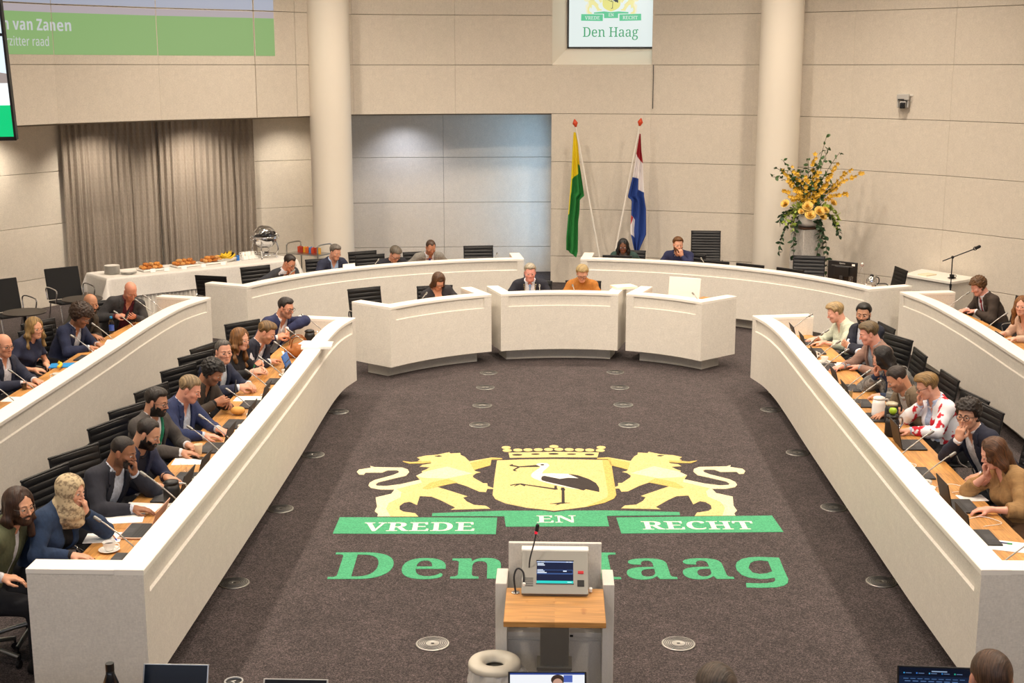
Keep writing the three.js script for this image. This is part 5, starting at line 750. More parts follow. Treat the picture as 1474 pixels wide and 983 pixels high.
// ---------- what hangs on the walls ----------
// screen niche in the back wall: splayed reveals around a lit screen with the city logo
{
  const niche = new THREE.Group(); niche.name = 'added_pane_2'; niche.userData.kind = 'structure'; scene.add(niche);
  const quad = (a, b, c, d, t = .04) => { // slab on four corners, thickened backwards
    const n = V(0, 0, 0).crossVectors(V(...b).sub(V(...a)), V(...d).sub(V(...a))).normalize().multiplyScalar(t), P = [a, b, c, d].map((p) => V(...p)), Q = P.map((p) => p.clone().sub(n)), pos = [];
    const f = (...i) => { const A = [...P, ...Q]; for (const k of [0, 1, 2, 0, 2, 3]) pos.push(A[i[k]].x, A[i[k]].y, A[i[k]].z); };
    f(0, 1, 2, 3); f(7, 6, 5, 4); f(4, 5, 1, 0); f(5, 6, 2, 1); f(6, 7, 3, 2); f(7, 4, 0, 3);
    const g = new THREE.BufferGeometry(); g.setAttribute('position', new THREE.Float32BufferAttribute(pos, 3)); g.computeVertexNormals(); return metreUV(g);
  };
  obj('sill', quad([-.085, 4.125, -25.26], [1.765, 4.125, -25.06], [1.99, 4.43, -25.62], [.2, 4.43, -25.62]), M.plaster, niche);
  obj('reveal', quad([-.085, 5.92, -25.26], [-.085, 4.125, -25.26], [.2, 4.43, -25.62], [.2, 5.8, -25.62]), M.plaster, niche);
  obj('reveal', quad([1.765, 4.125, -25.06], [1.765, 5.92, -25.06], [1.99, 5.8, -25.62], [1.99, 4.43, -25.62]), M.plaster, niche);
  obj('lintel', quad([1.765, 5.92, -25.06], [-.085, 5.92, -25.26], [.2, 5.8, -25.62], [1.99, 5.8, -25.62]), M.plaster, niche);
  const W = 1.79, H = 1.37, logo = canvasTex(1024, 784, (c, w, h) => {
    c.fillStyle = '#f4fffb'; c.fillRect(0, 0, w, h);
    const k = w / 1.79 * .2855, ox = w * .452, oz = h - 0.66 * (w / 1.79); // metres on the screen per emblem unit
    const S = (pts, col) => { c.fillStyle = col; c.beginPath(); pts.forEach(([x, z], i) => c[i ? 'lineTo' : 'moveTo'](ox + x * k, oz + z * k)); c.fill(); };
    const both = (pts, col) => { S(pts, col); S(pts.map(([x, z]) => [.046 - x, z]), col); };
    both(EMB.lion, '#fdf6a8'); both(EMB.tail, '#fffbd0'); both(EMB.leg, '#fffbd8'); S(EMB.shield, '#f4ef8a'); S(EMB.white, '#ffffff'); for (const n of ['wing', 'beak', 'eel', 'leg1', 'leg2']) S(EMB[n], '#22303a'); S(EMB.crown, '#f6ea90');
    const G = '#5fd39a'; S([[-1.99, .125], [-.53, .145], [-.54, .585], [-2, .56]], G); S([[.575, .15], [2.03, .105], [2.045, .545], [.585, .575]], G);
    S([[-1.137, .017], [-.464, -.05], [0, 0], [.5, -.05], [1.18, 0], [1.175, .09], [.49, .1], [.49, .385], [-.45, .39], [-.464, .105], [-1.137, .1]], G);
    const txt = (s, x0, x1, z, size, col) => { c.fillStyle = col; c.font = `${size * k}px serif`; const m = c.measureText(s).width; c.save(); c.translate(ox + x0 * k, oz + z * k); c.scale((x1 - x0) * k / m, 1); c.fillText(s, 0, 0); c.restore(); };
    txt('VREDE', -1.74, -.735, .48, .3, '#fff'); txt('EN', -.165, .2, .27, .27, '#fff'); txt('RECHT', .79, 1.81, .46, .3, '#fff'); txt('Den Haag', -1.9, 1.87, 1.63, .88, '#2aa868');
  });
  const t = thing('wall_screen', 'lit white screen in the wall niche with green city logo lettering', 'screen', [1.095, 5.115, -25.6]);
  obj('bezel', [box(W, .03, .03, 0, -H / 2 + .01, 0), box(W, .03, .03, 0, H / 2 - .01, 0), box(.03, H, .03, -W / 2 + .012, 0, 0), box(.03, H, .03, W / 2 - .012, 0, 0)], M.darkGrey, t);
  const pic = obj('picture', new THREE.PlaneGeometry(W - .04, H - .04).translate(0, 0, .006), std(0x101010, .3, { emissive: 0xffffff, emissiveMap: logo, emissiveIntensity: .92 }), t);
  const a = new THREE.RectAreaLight(0xf0fff8, .8, W, H); a.position.set(1.095, 5.165, -25.57); a.lookAt(1.095, 5.1, -20); scene.add(a);
}
// fine open joint right of the niche
struct('trim_1', box(.012, .8, .02, 1.79, 3.72, -25.02), M.black);
// projected caption: a thin lit film on each board of the left bulkhead
{
  const s0 = 0, plan = LEFT_PLAN.slice(10, 15), total = plen([[-8.7, -18.7], [-7.75, -20.5], [-6.55, -21.9], [-5.2, -23.0]]), endS = total + .36;
  const tex = canvasTex(2048, 512, (c, w, h) => { // left = start of the strip; height spans 4.27 .. 5.95
    const sx = w / endS, sy = h / 1.65, Y = (y) => h - (y - 4.27) * sy;
    const g = c.createLinearGradient(0, 0, w, 0); g.addColorStop(0, '#c9cfe6'); g.addColorStop(1, '#d6dcf0'); c.fillStyle = g; c.fillRect(0, 0, w, h);
    c.fillStyle = '#dccfd6'; c.fillRect(.9 * sx, Y(5.02), w, .12 * sy); c.fillStyle = '#a8d98a'; c.fillRect(0, Y(4.9), w, h);
    c.fillStyle = '#f4f8f8'; c.font = `bold ${.235 * sy}px sans-serif`; c.save(); c.translate(1.1 * sx, Y(4.63)); c.scale(sx / sy * .93, 1); c.fillText('n van Zanen', 0, 0); c.restore();
    c.font = `${.19 * sy}px sans-serif`; c.save(); c.translate(1.14 * sx, Y(4.4)); c.scale(sx / sy * .86, 1); c.fillText('rzitter raad', 0, 0); c.restore();
  });
  const film = std(0x40403c, .9, { emissive: 0xffffff, emissiveMap: tex, emissiveIntensity: .62 });
  const t = thing('projected_caption', 'projected green caption with white lettering across the left bulkhead panels', 'projection');
  let s = 0; const pts = [[-8.7, -18.7], [-7.75, -20.5], [-6.55, -21.9], [-5.2, -23.0], [-4.92, -23.3]];
  for (let i = 0; i < 4; i++) {
    const [a, b] = [pts[i], pts[i + 1]], L = Math.hypot(b[0] - a[0], b[1] - a[1]), tx = (b[0] - a[0]) / L, tz = (b[1] - a[1]) / L, nx = -tz, nz = tx;
    for (const [y0, y1] of [[4.27, 5.02], [5.02, 5.92]]) {
      const gp = .012, P = (u, y) => [a[0] + tx * u + nx * .053, y, a[1] + tz * u + nz * .053], u0 = gp, u1 = i === 3 ? L : L - gp, q0 = y0 + (y0 > 5 ? gp : 0), q1 = y1 - gp, g = new THREE.BufferGeometry();
      const A = P(u0, q0), B = P(u1, q0), C = P(u1, q1), D = P(u0, q1), uv = (u, y) => [(s + u) / endS, (y - 4.27) / 1.65];
      g.setAttribute('position', new THREE.Float32BufferAttribute([...A, ...B, ...C, ...A, ...C, ...D], 3)); g.setAttribute('uv', new THREE.Float32BufferAttribute([...uv(u0, q0), ...uv(u1, q0), ...uv(u1, q1), ...uv(u0, q0), ...uv(u1, q1), ...uv(u0, q1)], 2)); g.computeVertexNormals();
      obj('lit_film', g, film, t);
    }
    s += L;
  }
}
// hanging display at the left picture edge
{
  const W = 2.5, H = 1.62, t = thing('hanging_display', 'large dark framed display hanging at the left edge, speaker close-up above a green band', 'display', [-6.66, 3.35 + H / 2, -13.0], .12); t.rotation.x = .1;
  const tex = canvasTex(1000, 648, (c, w, h) => {
    c.fillStyle = '#dfeef8'; c.fillRect(0, 0, w, h); c.fillStyle = '#b9d4e8'; c.fillRect(0, 0, w * .5, h * .5);
    c.fillStyle = '#b98f84'; c.beginPath(); c.ellipse(w * .72, h * .34, w * .235, h * .3, 0, 0, 7); c.fill(); c.fillStyle = '#e8e4e0'; c.beginPath(); c.ellipse(w * .72, h * .1, w * .24, h * .13, 0, 0, 7); c.fill();
    c.fillStyle = '#9a8d88'; c.beginPath(); c.moveTo(w * .5, h * .82); c.lineTo(w * .62, h * .5); c.lineTo(w, h * .6); c.lineTo(w, h * .82); c.fill();
    c.strokeStyle = '#15161c'; c.lineWidth = 12; c.beginPath(); c.moveTo(w * .86, h * .33); c.lineTo(w, h * .36); c.stroke(); c.strokeRect(w * .72, h * .3, w * .14, h * .1);
    c.fillStyle = '#f6fbff'; c.fillRect(0, h * .66, w, h * .16); c.fillStyle = '#12c477'; c.fillRect(0, h * .8, w, h * .2);
  });
  obj('housing', box(W, H, .07, 0, 0, -.04, .008), M.black, t);
  obj('frame', [box(W, .035, .02, 0, -H / 2 + .0175, .003), box(W, .02, .02, 0, H / 2 - .01, .003), box(.022, H, .02, -W / 2 + .011, 0, .003), box(.022, H, .02, W / 2 - .011, 0, .003)], M.black, t);
  obj('picture', new THREE.PlaneGeometry(W - .05, H - .06).translate(0, .008, .002), std(0x050505, .2, { emissive: 0xffffff, emissiveMap: tex, emissiveIntensity: 1.3 }), t);
  for (const s of [-.8, .8]) obj('hanger', cyl(.02, .02, CEIL - 3.35 - H, s, H / 2, -.04), M.black, t);
  const a = new THREE.RectAreaLight(0xe8fff4, .7, W, H); a.position.set(-6.52 + .02, 3.35 + H / 2, -12.96); a.lookAt(-6.52 + 1.2, 3.35 + H / 2, -3); scene.add(a);
}
// curtains in front of the left recess
function curtain(label, pts, folds, mat, sd) {
  const P = new THREE.CatmullRomCurve3(pts.map(([x, z]) => V(x, 0, z)), false, 'centripetal'), n = folds * 14, rows = 16, pos = [], idx = [], uv = [];
  for (let j = 0; j <= rows; j++) for (let i = 0; i <= n; i++) {
    const u = i / n, y = .03 + 3.13 * j / rows, p = P.getPointAt(u), tg = P.getTangentAt(u), f = u * folds, k = Math.floor(f), w = .75 + .5 * (NT[(k * 31 + sd * 7) & 4095]), ph = f * 2 * PI + NT[(k * 17 + sd) & 4095] * .35;
    const top = j / rows, amp = (.03 + .026 * (1 - top)) * w, off = sin(ph + .5 * sin(ph)) * amp + noise3(f * .7 + sd, y * .8, 2) * .02 * (1 - top), side = noise3(f * .5, y * 1.2, sd) * .02 * (1 - top);
    pos.push(p.x - tg.z * off + tg.x * side, y, p.z + tg.x * off + tg.z * side); uv.push(u * 6, y);
  }
  for (let j = 0; j < rows; j++) for (let i = 0; i < n; i++) { const a = j * (n + 1) + i, b = a + 1, c = a + n + 1, d = c + 1; idx.push(a, b, c, b, d, c); }
  const g = new THREE.BufferGeometry(); g.setAttribute('position', new THREE.Float32BufferAttribute(pos, 3)); g.setAttribute('uv', new THREE.Float32BufferAttribute(uv, 2)); g.setIndex(idx); g.computeVertexNormals();
  return tag(obj('curtain', g, mat), label, 'curtain', 'pleated curtains of the left recess');
}
const curtainMat = std(0xa3978a, .95, { map: fabricVar, side: THREE.DoubleSide });
curtain('left half of the pleated grey beige floor length curtain', [[-8.5, -22.62], [-7.9, -23.2], [-7.22, -23.85]], 15, curtainMat, 3);
curtain('right half of the pleated grey beige curtain, behind the buffet', [[-7.2, -23.86], [-6.5, -24.4], [-5.72, -25.02]], 15, curtainMat, 9);
tag(obj('curtain_rail', tube([[-8.6, 3.18, -22.5], [-7.2, 3.18, -23.83], [-5.7, 3.18, -25.0]], .014, 20, 8), M.white), 'slim rail along the soffit above the pleated curtains', 'curtain rail');
// wall camera on the right wall
{
  const t = thing('wall_camera', 'grey remote wall camera with black lens on the right wall', 'camera', [5.82, 3.55, -22.72], -.35);
  obj('bracket', [box(.1, .16, .02, .14, .02, -.12), box(.16, .03, .16, .08, .07, -.05, .006), new THREE.CylinderGeometry(.012, .012, .15, 10).rotateX(PI / 2).translate(.12, -.02, -.06)], M.white, t);
  obj('base', box(.2, .1, .16, 0, .04, .02, .012), M.lightGrey, t); obj('status_window', box(.1, .022, .004, -.03, .0, .101), M.black, t);
  obj('yoke', [box(.03, .13, .1, -.08, -.07, .02, .01), box(.03, .13, .1, .08, -.07, .02, .01)], M.lightGrey, t);
  const h = obj('camera_head', box(.11, .11, .13, 0, -.08, .03, .02), M.lightGrey, t); obj('lens', [box(.09, .1, .03, 0, -.095, .1, .012), new THREE.CylinderGeometry(.03, .034, .03, 20).rotateX(PI / 2).translate(0, -.095, .12)], M.black, h);
}
// boom microphone stand behind the right outer desk
{
  const t = thing('microphone_stand', 'black boom microphone stand against the right wall', 'microphone stand', [6.15, 0, -20.5]);
  obj('pole', [cyl(.013, .013, .75, 0, .02, 0), cyl(.009, .009, .5, 0, .72, 0), cyl(.018, .018, .06, 0, .72, 0)], M.black, t);
  obj('base', lathe([[0, 0], [.13, 0], [.13, .012], [.03, .025], [0, .025]]), M.black, t);
  obj('clutch', new THREE.SphereGeometry(.024, 14, 10).translate(0, 1.2, 0), M.black, t);
  obj('boom', tube([[-.15, 1.14, 0], [0, 1.2, 0], [.36, 1.35, .02]], .0085, 10, 8), M.black, t);
  obj('microphone', [new THREE.CapsuleGeometry(.024, .05, 4, 12).rotateZ(-1.1).translate(.37, 1.36, .02), new THREE.TorusGeometry(.026, .006, 8, 16).translate(.33, 1.34, .02)], M.blackMatte, t);
}
// flags
function flag(label, foot, head, drape, tex) {
  const t = thing('flag', label, 'flag', [0, 0, 0], 0, 'flags on leaning white poles');
  const d = V(...head).sub(V(...foot)), L = d.length(), q = new THREE.Quaternion().setFromUnitVectors(V(0, 1, 0), d.clone().normalize());
  const put = (g) => g.applyQuaternion(q).translate(...foot);
  obj('pole', [put(cyl(.019, .017, L, 0, 0, 0, 14)), put(cyl(.023, .023, .08, 0, L * .42, 0, 14))], M.white, t);
  obj('finial', put(lathe([[0, L], [.02, L], [.024, L + .02], [.03, L + .03], [.052, L + .07], [.03, L + .11], [.012, L + .14], [0, L + .15]], 20)), std(0xc8431c, .4), t);
  // cloth between two edge lines [x, y], with deep folds
  const rows = 60, cols = 36, pos = [], uv = [], idx = []; const at = (line, v) => { let i = 0; const yT = line[0][1], yB = line[line.length - 1][1], y = yT + (yB - yT) * v; while (i < line.length - 2 && line[i + 1][1] > y) i++; const [x0, y0] = line[i], [x1, y1] = line[i + 1], k = (y - y0) / (y1 - y0 || 1); return [x0 + (x1 - x0) * k, y]; };
  for (let j = 0; j <= rows; j++) for (let i = 0; i <= cols; i++) { const v = j / rows, u = i / cols, a = at(drape.l, v), b = at(drape.r, v), f = sin(u * PI * 2 * drape.n + v * 1.5) * .045 * Math.min(1, v * 3 + .15) + noise3(u * 4, v * 5, drape.n) * .03 * v; pos.push(a[0] + (b[0] - a[0]) * (u + .04 * sin(u * PI * 2 * drape.n) * v), a[1] + (b[1] - a[1]) * u, drape.z + f); uv.push(u, 1 - v); }
  for (let j = 0; j < rows; j++) for (let i = 0; i < cols; i++) { const a = j * (cols + 1) + i, c = a + cols + 1; idx.push(a, c, a + 1, a + 1, c, c + 1); }
  const g = new THREE.BufferGeometry(); g.setAttribute('position', new THREE.Float32BufferAttribute(pos, 3)); g.setAttribute('uv', new THREE.Float32BufferAttribute(uv, 2)); g.setIndex(idx); g.computeVertexNormals();
  obj('cloth', g, new THREE.MeshStandardMaterial({ map: tex, roughness: .8, side: THREE.DoubleSide }), t);
  return t;
}
const poly = (c, w, h, pts, col) => { c.fillStyle = col; c.beginPath(); pts.forEach(([x, y], i) => c[i ? 'lineTo' : 'moveTo'](x * w, y * h)); c.fill(); };
flag('yellow and green flag hanging from the left leaning pole', [.93, .05, -24.35], [.36, 3.0, -24.62], { z: -24.62, n: 2, l: [[0.32, 2.91], [0.31, 2.76], [0.28, 2.07], [0.23, 1.36], [0.2, 0.97], [0.2, 0.73]], r: [[0.36, 2.9], [0.4, 2.7], [0.44, 2.29], [0.49, 1.99], [0.53, 1.73], [0.45, 1.68], [0.44, 1.41], [0.42, 1.25], [0.42, 0.69], [0.39, 0.58]] },
  canvasTex(256, 512, (c, w, h) => { c.fillStyle = '#1f7a35'; c.fillRect(0, 0, w, h); poly(c, w, h, [[0, 0], [1, 0], [1, .26], [.8, .255], [.72, .33], [.08, .39], [.06, .69], [0, .7]], '#e6cf22'); }));
flag('red white and blue flag hanging from the right leaning pole', [.99, .05, -24.35], [1.53, 3.02, -24.62], { z: -24.6, n: 2.2, l: [[1.53, 2.88], [1.48, 2.54], [1.41, 2.07], [1.33, 1.72], [1.41, 1.66], [1.4, 1.3], [1.39, 1.08], [1.48, 0.69], [1.5, 0.62]], r: [[1.55, 2.88], [1.57, 2.57], [1.6, 2.35], [1.63, 1.74], [1.67, 1.52], [1.68, 1.02], [1.57, 0.74], [1.57, 0.6]] },
  canvasTex(256, 512, (c, w, h) => { c.fillStyle = '#21418c'; c.fillRect(0, 0, w, h); poly(c, w, h, [[0, 0], [1, 0], [1, .47], [.6, .45], [.55, .36], [0, .35]], '#e9e4e4'); poly(c, w, h, [[0, 0], [1, 0], [1, .235], [.5, .2], [0, .16]], '#a51d2c'); poly(c, w, h, [[0, .66], [.3, .7], [.25, .85], [0, .82]], '#e9e4e4'); poly(c, w, h, [[0, .66], [.12, .68], [0, .74]], '#a51d2c'); }));
{ const s = thing('flag_stand', 'low steel stand holding both leaning flag poles', 'flag stand', [.96, 0, -24.35]); obj('foot', lathe([[0, 0], [.17, 0], [.17, .015], [.04, .04], [0, .04]]), M.steel, s); obj('socket', [cyl(.03, .026, .12, -.03, .03, 0).rotateZ(.15), cyl(.03, .026, .12, .03, .03, 0).rotateZ(-.15)], M.steel, s); }
// flower pedestal and arrangement
{
  const PX = 4.32, PZ = -22.75, PH = 1.4;
  const p = thing('pedestal', 'pale grey square pedestal under the flower bowl', 'pedestal', [PX, 0, PZ], .42);
  obj('shaft', box(.4, PH - .03, .4, 0, (PH - .03) / 2, 0, .006), std(0xd2cdc6, .7, { map: inlayVar }), p); obj('top_plate', box(.42, .025, .42, 0, PH - .0125, 0, .004), std(0x4a3020, .5), p);
  const t = thing('flower_arrangement', 'tall yellow flower arrangement with trailing ivy in a white bowl', 'flowers', [PX, PH, PZ]);
  obj('bowl', lathe([[0, 0], [.1, 0], [.17, .03], [.215, .09], [.205, .16], [.17, .205], [.155, .2], [.19, .15], [.19, .1], [0, .1]], 40), M.china, t);
  // branches: [end x, y, z, leaf kind]
  const green = [], lime = [], dark = [], orchid = [], stems = [];
  const leafG = (s, bend = .25) => { const g = new THREE.PlaneGeometry(s * .62, s, 2, 3), q = g.attributes.position; for (let i = 0; i < q.count; i++) { const y = q.getY(i) / s + .5, w = Math.sin(Math.max(.04, Math.min(.97, y)) * PI) ** .7; q.setX(i, q.getX(i) * w); q.setZ(i, abs(q.getX(i)) * .4 - bend * s * y * y); } g.translate(0, s / 2, 0); return g; };
  const place = (g, p, dir) => { const m = new THREE.Matrix4(), q = new THREE.Quaternion().setFromUnitVectors(V(0, 1, 0), V(...dir).normalize()); q.multiply(new THREE.Quaternion().setFromAxisAngle(V(0, 1, 0), rr(0, 6.28))); m.compose(V(...p), q, V(1, 1, 1)); return g.applyMatrix4(m); };
  const branch = (end, ctrl, n, size, list, droop = 0) => { const c = new THREE.QuadraticBezierCurve3(V(rr(-.06, .06), .14, rr(-.06, .06)), V(...ctrl), V(...end)); stems.push(new THREE.TubeGeometry(c, 10, .0045, 5)); for (let i = 0; i < n; i++) { const u = .3 + .7 * i / (n - 1), p = c.getPoint(u), k = 2; for (let j = 0; j < k; j++) list.push(place(leafG(size * rr(.75, 1.2)), [p.x + rr(-.01, .01), p.y + rr(-.01, .01), p.z + rr(-.01, .01)], [rr(-1, 1), rr(-.6, 1) - droop, rr(-.6, 1.2)])); } return c; };
  for (const [e, c, n] of [[[.24, 1.52, .05], [.05, .8, .1], 9], [[.46, 1.26, .1], [.12, .8, .1], 9], [[.3, 1.34, 0], [.1, .8, 0], 8], [[-.58, 1.0, .1], [-.2, .9, .1], 9], [[-.66, .86, .1], [-.2, .85, .1], 9], [[-.45, 1.12, -.05], [-.15, .8, 0], 8], [[-.05, 1.15, .05], [0, .7, 0], 9], [[-.2, .98, .15], [-.1, .7, .1], 10], [[.1, 1.08, .12], [.02, .7, .1], 10], [[.22, .9, .15], [.1, .6, .1], 10], [[-.32, .82, .15], [-.15, .6, .1], 10], [[.0, .8, .2], [0, .5, .15], 10], [[.35, .75, .1], [.2, .55, .1], 8], [[-.12, .6, .22], [-.1, .4, .15], 9], [[.18, .55, .22], [.1, .4, .15], 9]]) branch(e, c, n, .085, green);
  for (const [e, c] of [[[-.3, .25, .25], [-.2, .55, .2]], [[-.42, .1, .2], [-.3, .5, .2]], [[-.3, -.05, .25], [-.3, .45, .2]], [[.38, .3, .2], [.25, .55, .15]], [[.5, .15, .15], [.38, .5, .12]], [[.46, -.02, .2], [.4, .4, .2]], [[-.2, .4, .25], [-.15, .5, .2]]]) branch(e, c, 12, .075, lime, .4);
  for (const [e, c] of [[[-.5, -.4, .2], [-.42, .35, .2]], [[-.25, -.55, .25], [-.35, .3, .3]], [[.1, -.62, .3], [.25, .3, .35]], [[.33, -.88, .22], [.3, .3, .35]], [[.24, -.5, .28], [.22, .3, .3]], [[.5, -.12, .2], [.42, .4, .2]], [[-.52, .1, .15], [-.4, .45, .15]]]) branch(e, c, 13, .085, dark, .7);
  const bloom = (s) => { const L = []; for (let i = 0; i < 5; i++) { const g = leafG(s, -.1).rotateX(1.05); g.rotateY(i * PI * 2 / 5); L.push(g); } return merge(L); };
  for (const [e, c] of [[[.86, .92, .1], [.35, .75, .1]], [[.6, .55, .2], [.3, .65, .15]], [[.7, 1.0, .05], [.3, .7, .05]], [[.42, 1.05, .1], [.2, .7, .1]], [[.3, .85, .2], [.15, .6, .15]], [[.12, .95, .2], [.05, .6, .15]], [[-.1, .85, .22], [-.05, .6, .15]], [[-.3, 1.0, .15], [-.12, .7, .1]], [[-.42, .8, .2], [-.2, .6, .15]], [[-.5, .62, .2], [-.25, .55, .15]], [[-.22, .6, .25], [-.1, .5, .2]], [[.2, .7, .25], [.1, .5, .2]], [[-.48, .95, .1], [-.2, .7, .1]], [[.05, 1.25, .1], [.02, .7, .1]]]) {
    const cv = new THREE.QuadraticBezierCurve3(V(0, .15, .02), V(...c), V(...e)); stems.push(new THREE.TubeGeometry(cv, 10, .004, 5)); for (let i = 0; i < 13; i++) { const u = .42 + .58 * i / 12, p = cv.getPoint(u); orchid.push(place(bloom(rr(.035, .052)), [p.x + rr(-.03, .03), p.y + rr(-.03, .03), p.z + rr(-.02, .04)], [rr(-.7, .7), rr(-.2, .8), 1])); }
  }
  const leafM = (c) => new THREE.MeshPhysicalMaterial({ color: c, roughness: .55, side: THREE.DoubleSide, transmission: .15, thickness: 0 });
  obj('stems', stems, std(0x4a3a22, .8), t);
  for (const [n, l, c] of [['green_leaves', green, 0x3e5f2c], ['lime_leaves', lime, 0x93a840], ['ivy_leaves', dark, 0x2c4a2c], ['orchid_blossoms', orchid, 0xdcae2e]]) obj(n, l, leafM(c), t).userData.kind = 'stuff';
  const dahlia = (x, y, z, s) => { const L = []; for (let r = 0; r < 5; r++) { const n = 6 + r * 3; for (let i = 0; i < n; i++) { const g = leafG(s * (.35 + .13 * r), .35).rotateX(.25 + r * .3); g.rotateY(i * 2 * PI / n + r * .4); g.translate(0, s * .2 * (1 - r * .25), 0); L.push(g); } } const m = obj('dahlia', merge(L).rotateX(.9).rotateY(Math.atan2(x, .5)).translate(x, y, z), new THREE.MeshPhysicalMaterial({ color: 0xe8c264, roughness: .7, side: THREE.DoubleSide }), t); return m; };
  for (const [x, y, z, s] of [[-.06, .36, .24, .12], [-.02, .22, .3, .12], [.13, .28, .28, .115], [.2, .19, .26, .09], [.24, .3, .22, .09], [-.42, .4, .2, .1], [.38, .42, .16, .085], [-.16, .28, .26, .07]]) dahlia(x, y, z, s);
}
// ---------- buffet ----------
{
  const A = V(-7.36, 0, -20.75), B = V(-4.78, 0, -23.0), D = B.clone().sub(A), L = D.length(), ang = -Math.atan2(D.z, D.x), C = A.clone().add(B).multiplyScalar(.5);
  const t = thing('buffet_table', 'long buffet table under a white cloth and pleated skirt', 'table', [C.x, 0, C.z], ang);
  const Wd = .8, ht = .8; obj('tabletop', box(L, .04, Wd, 0, ht - .025, 0), M.wood, t);
  for (const x of [-L / 2 + .1, 0, L / 2 - .1]) for (const z of [-.3, .3]) obj('leg', cyl(.02, .02, ht - .04, x, 0, z), M.steel, t);
  const pleat = (x0, z0, x1, z1, n) => { const pos = [], idx = [], N = n * 8; for (let i = 0; i <= N; i++) { const u = i / N, w = sin(u * n * 2 * PI) * .02, dx = x1 - x0, dz = z1 - z0, l = hypot(dx, dz); for (const y of [.03, ht - .06]) pos.push(x0 + dx * u + dz / l * w, y, z0 + dz * u - dx / l * w); } for (let i = 0; i < N; i++) idx.push(2 * i, 2 * i + 2, 2 * i + 1, 2 * i + 1, 2 * i + 2, 2 * i + 3); const g = new THREE.BufferGeometry(); g.setAttribute('position', new THREE.Float32BufferAttribute(pos, 3)); g.setIndex(idx); g.computeVertexNormals(); return metreUV(g); };
  obj('skirt', [pleat(-L / 2 + .03, Wd / 2 - .01, L / 2 - .03, Wd / 2 - .01, 46), pleat(-L / 2 + .03, -Wd / 2 + .04, -L / 2 + .03, Wd / 2 - .02, 11), pleat(L / 2 - .03, Wd / 2 - .02, L / 2 - .03, -Wd / 2 + .04, 11)], std(0xe6e2da, .85, { side: THREE.DoubleSide }), t);
  // cloth with hanging corners
  const nx = 90, nz = 40, over = .32, pos = [], idx = []; for (let j = 0; j <= nz; j++) for (let i = 0; i <= nx; i++) { const X = -L / 2 - over + (L + 2 * over) * i / nx, Z = -Wd / 2 - over + (Wd + 2 * over) * j / nz, ex = max(0, abs(X) - L / 2), ez = max(0, abs(Z) - Wd / 2), dr = hypot(ex, ez) * (ex && ez ? 1.0 : 1), flare = ex && ez ? .4 : .06; pos.push(Math.sign(X) * (min(abs(X), L / 2) + .012 + ex * flare) , ht + .004 - dr + (dr ? 0 : 0), Math.sign(Z) * (min(abs(Z), Wd / 2) + .016 + ez * flare + (ez ? .012 * sin(X * 9) * ez / over : 0))); }
  for (let j = 0; j < nz; j++) for (let i = 0; i < nx; i++) { const a = j * (nx + 1) + i, c = a + nx + 1; idx.push(a, c, a + 1, a + 1, c, c + 1); }
  const g = new THREE.BufferGeometry(); g.setAttribute('position', new THREE.Float32BufferAttribute(pos, 3)); g.setIndex(idx); g.computeVertexNormals(); metreUV(g);
  const cl = obj('tablecloth', g, std(0xefebe4, .85, { map: weaveMap, side: THREE.DoubleSide })); cl.position.copy(t.position); cl.rotation.y = ang; tag(cl, 'white cloth hanging over the edges of the buffet table', 'tablecloth');
  const on = (u, w, y = ht + .008) => { const v = V((u - .5) * L, y, w).applyAxisAngle(V(0, 1, 0), ang).add(V(C.x, 0, C.z)); return [v.x, v.y, v.z]; };
  // plates
  const plate = lathe([[0, 0], [.07, 0], [.125, .014], [.122, .018], [.068, .005], [0, .005]], 36);
  for (let i = 0; i < 12; i++) { const p = obj('plate', plate, M.china); p.position.set(...on(.075, .0, ht + .008 + i * .011)); tag(p, i === 11 ? 'topmost plate of the white stack at the left end of the buffet' : 'white plate in the stack at the left end of the buffet', 'plate', 'white plates stacked on the buffet'); }
  for (let i = 0; i < 3; i++) { const p = obj('plate', plate, M.china); p.position.set(...on(.135, .17, ht + .008 + i * .011)); tag(p, 'white plate in the low pile in front of the tall stack', 'plate', 'low pile of white plates'); }
  // trays with rolls and sandwiches
  const breadTex = dataTex(128, (x, y) => { const n = NW[2][(y * 4) * 512 + x * 4], m = NW[1][y * 512 + x]; const v = .9 + (n - .5) * .35 + (m - .5) * .2; return [v * .92, v * .68, v * .4]; }, true, 6);
  const breadM = [std(0xffffff, .8, { map: breadTex }), std(0xf6dcb0, .8, { map: breadTex }), std(0xdcb890, .8, { map: breadTex })];
  const rollG = [0, 1, 2].map((k) => nets((x, y, z) => ell(0, 0, 0, .058, .032, .042)(x, y, z) + noise3(x * 30 + k * 9, y * 30, z * 30) * .006, [-.08, -.05, -.07], [.08, .05, .07], .011));
  const trays = [[.27, .02, .42, 'with seeded rolls, nearest the plates'], [.45, -.04, .42, 'with golden croissants in the middle of the buffet'], [.6, -.06, .4, 'with brown rolls before the bananas']];
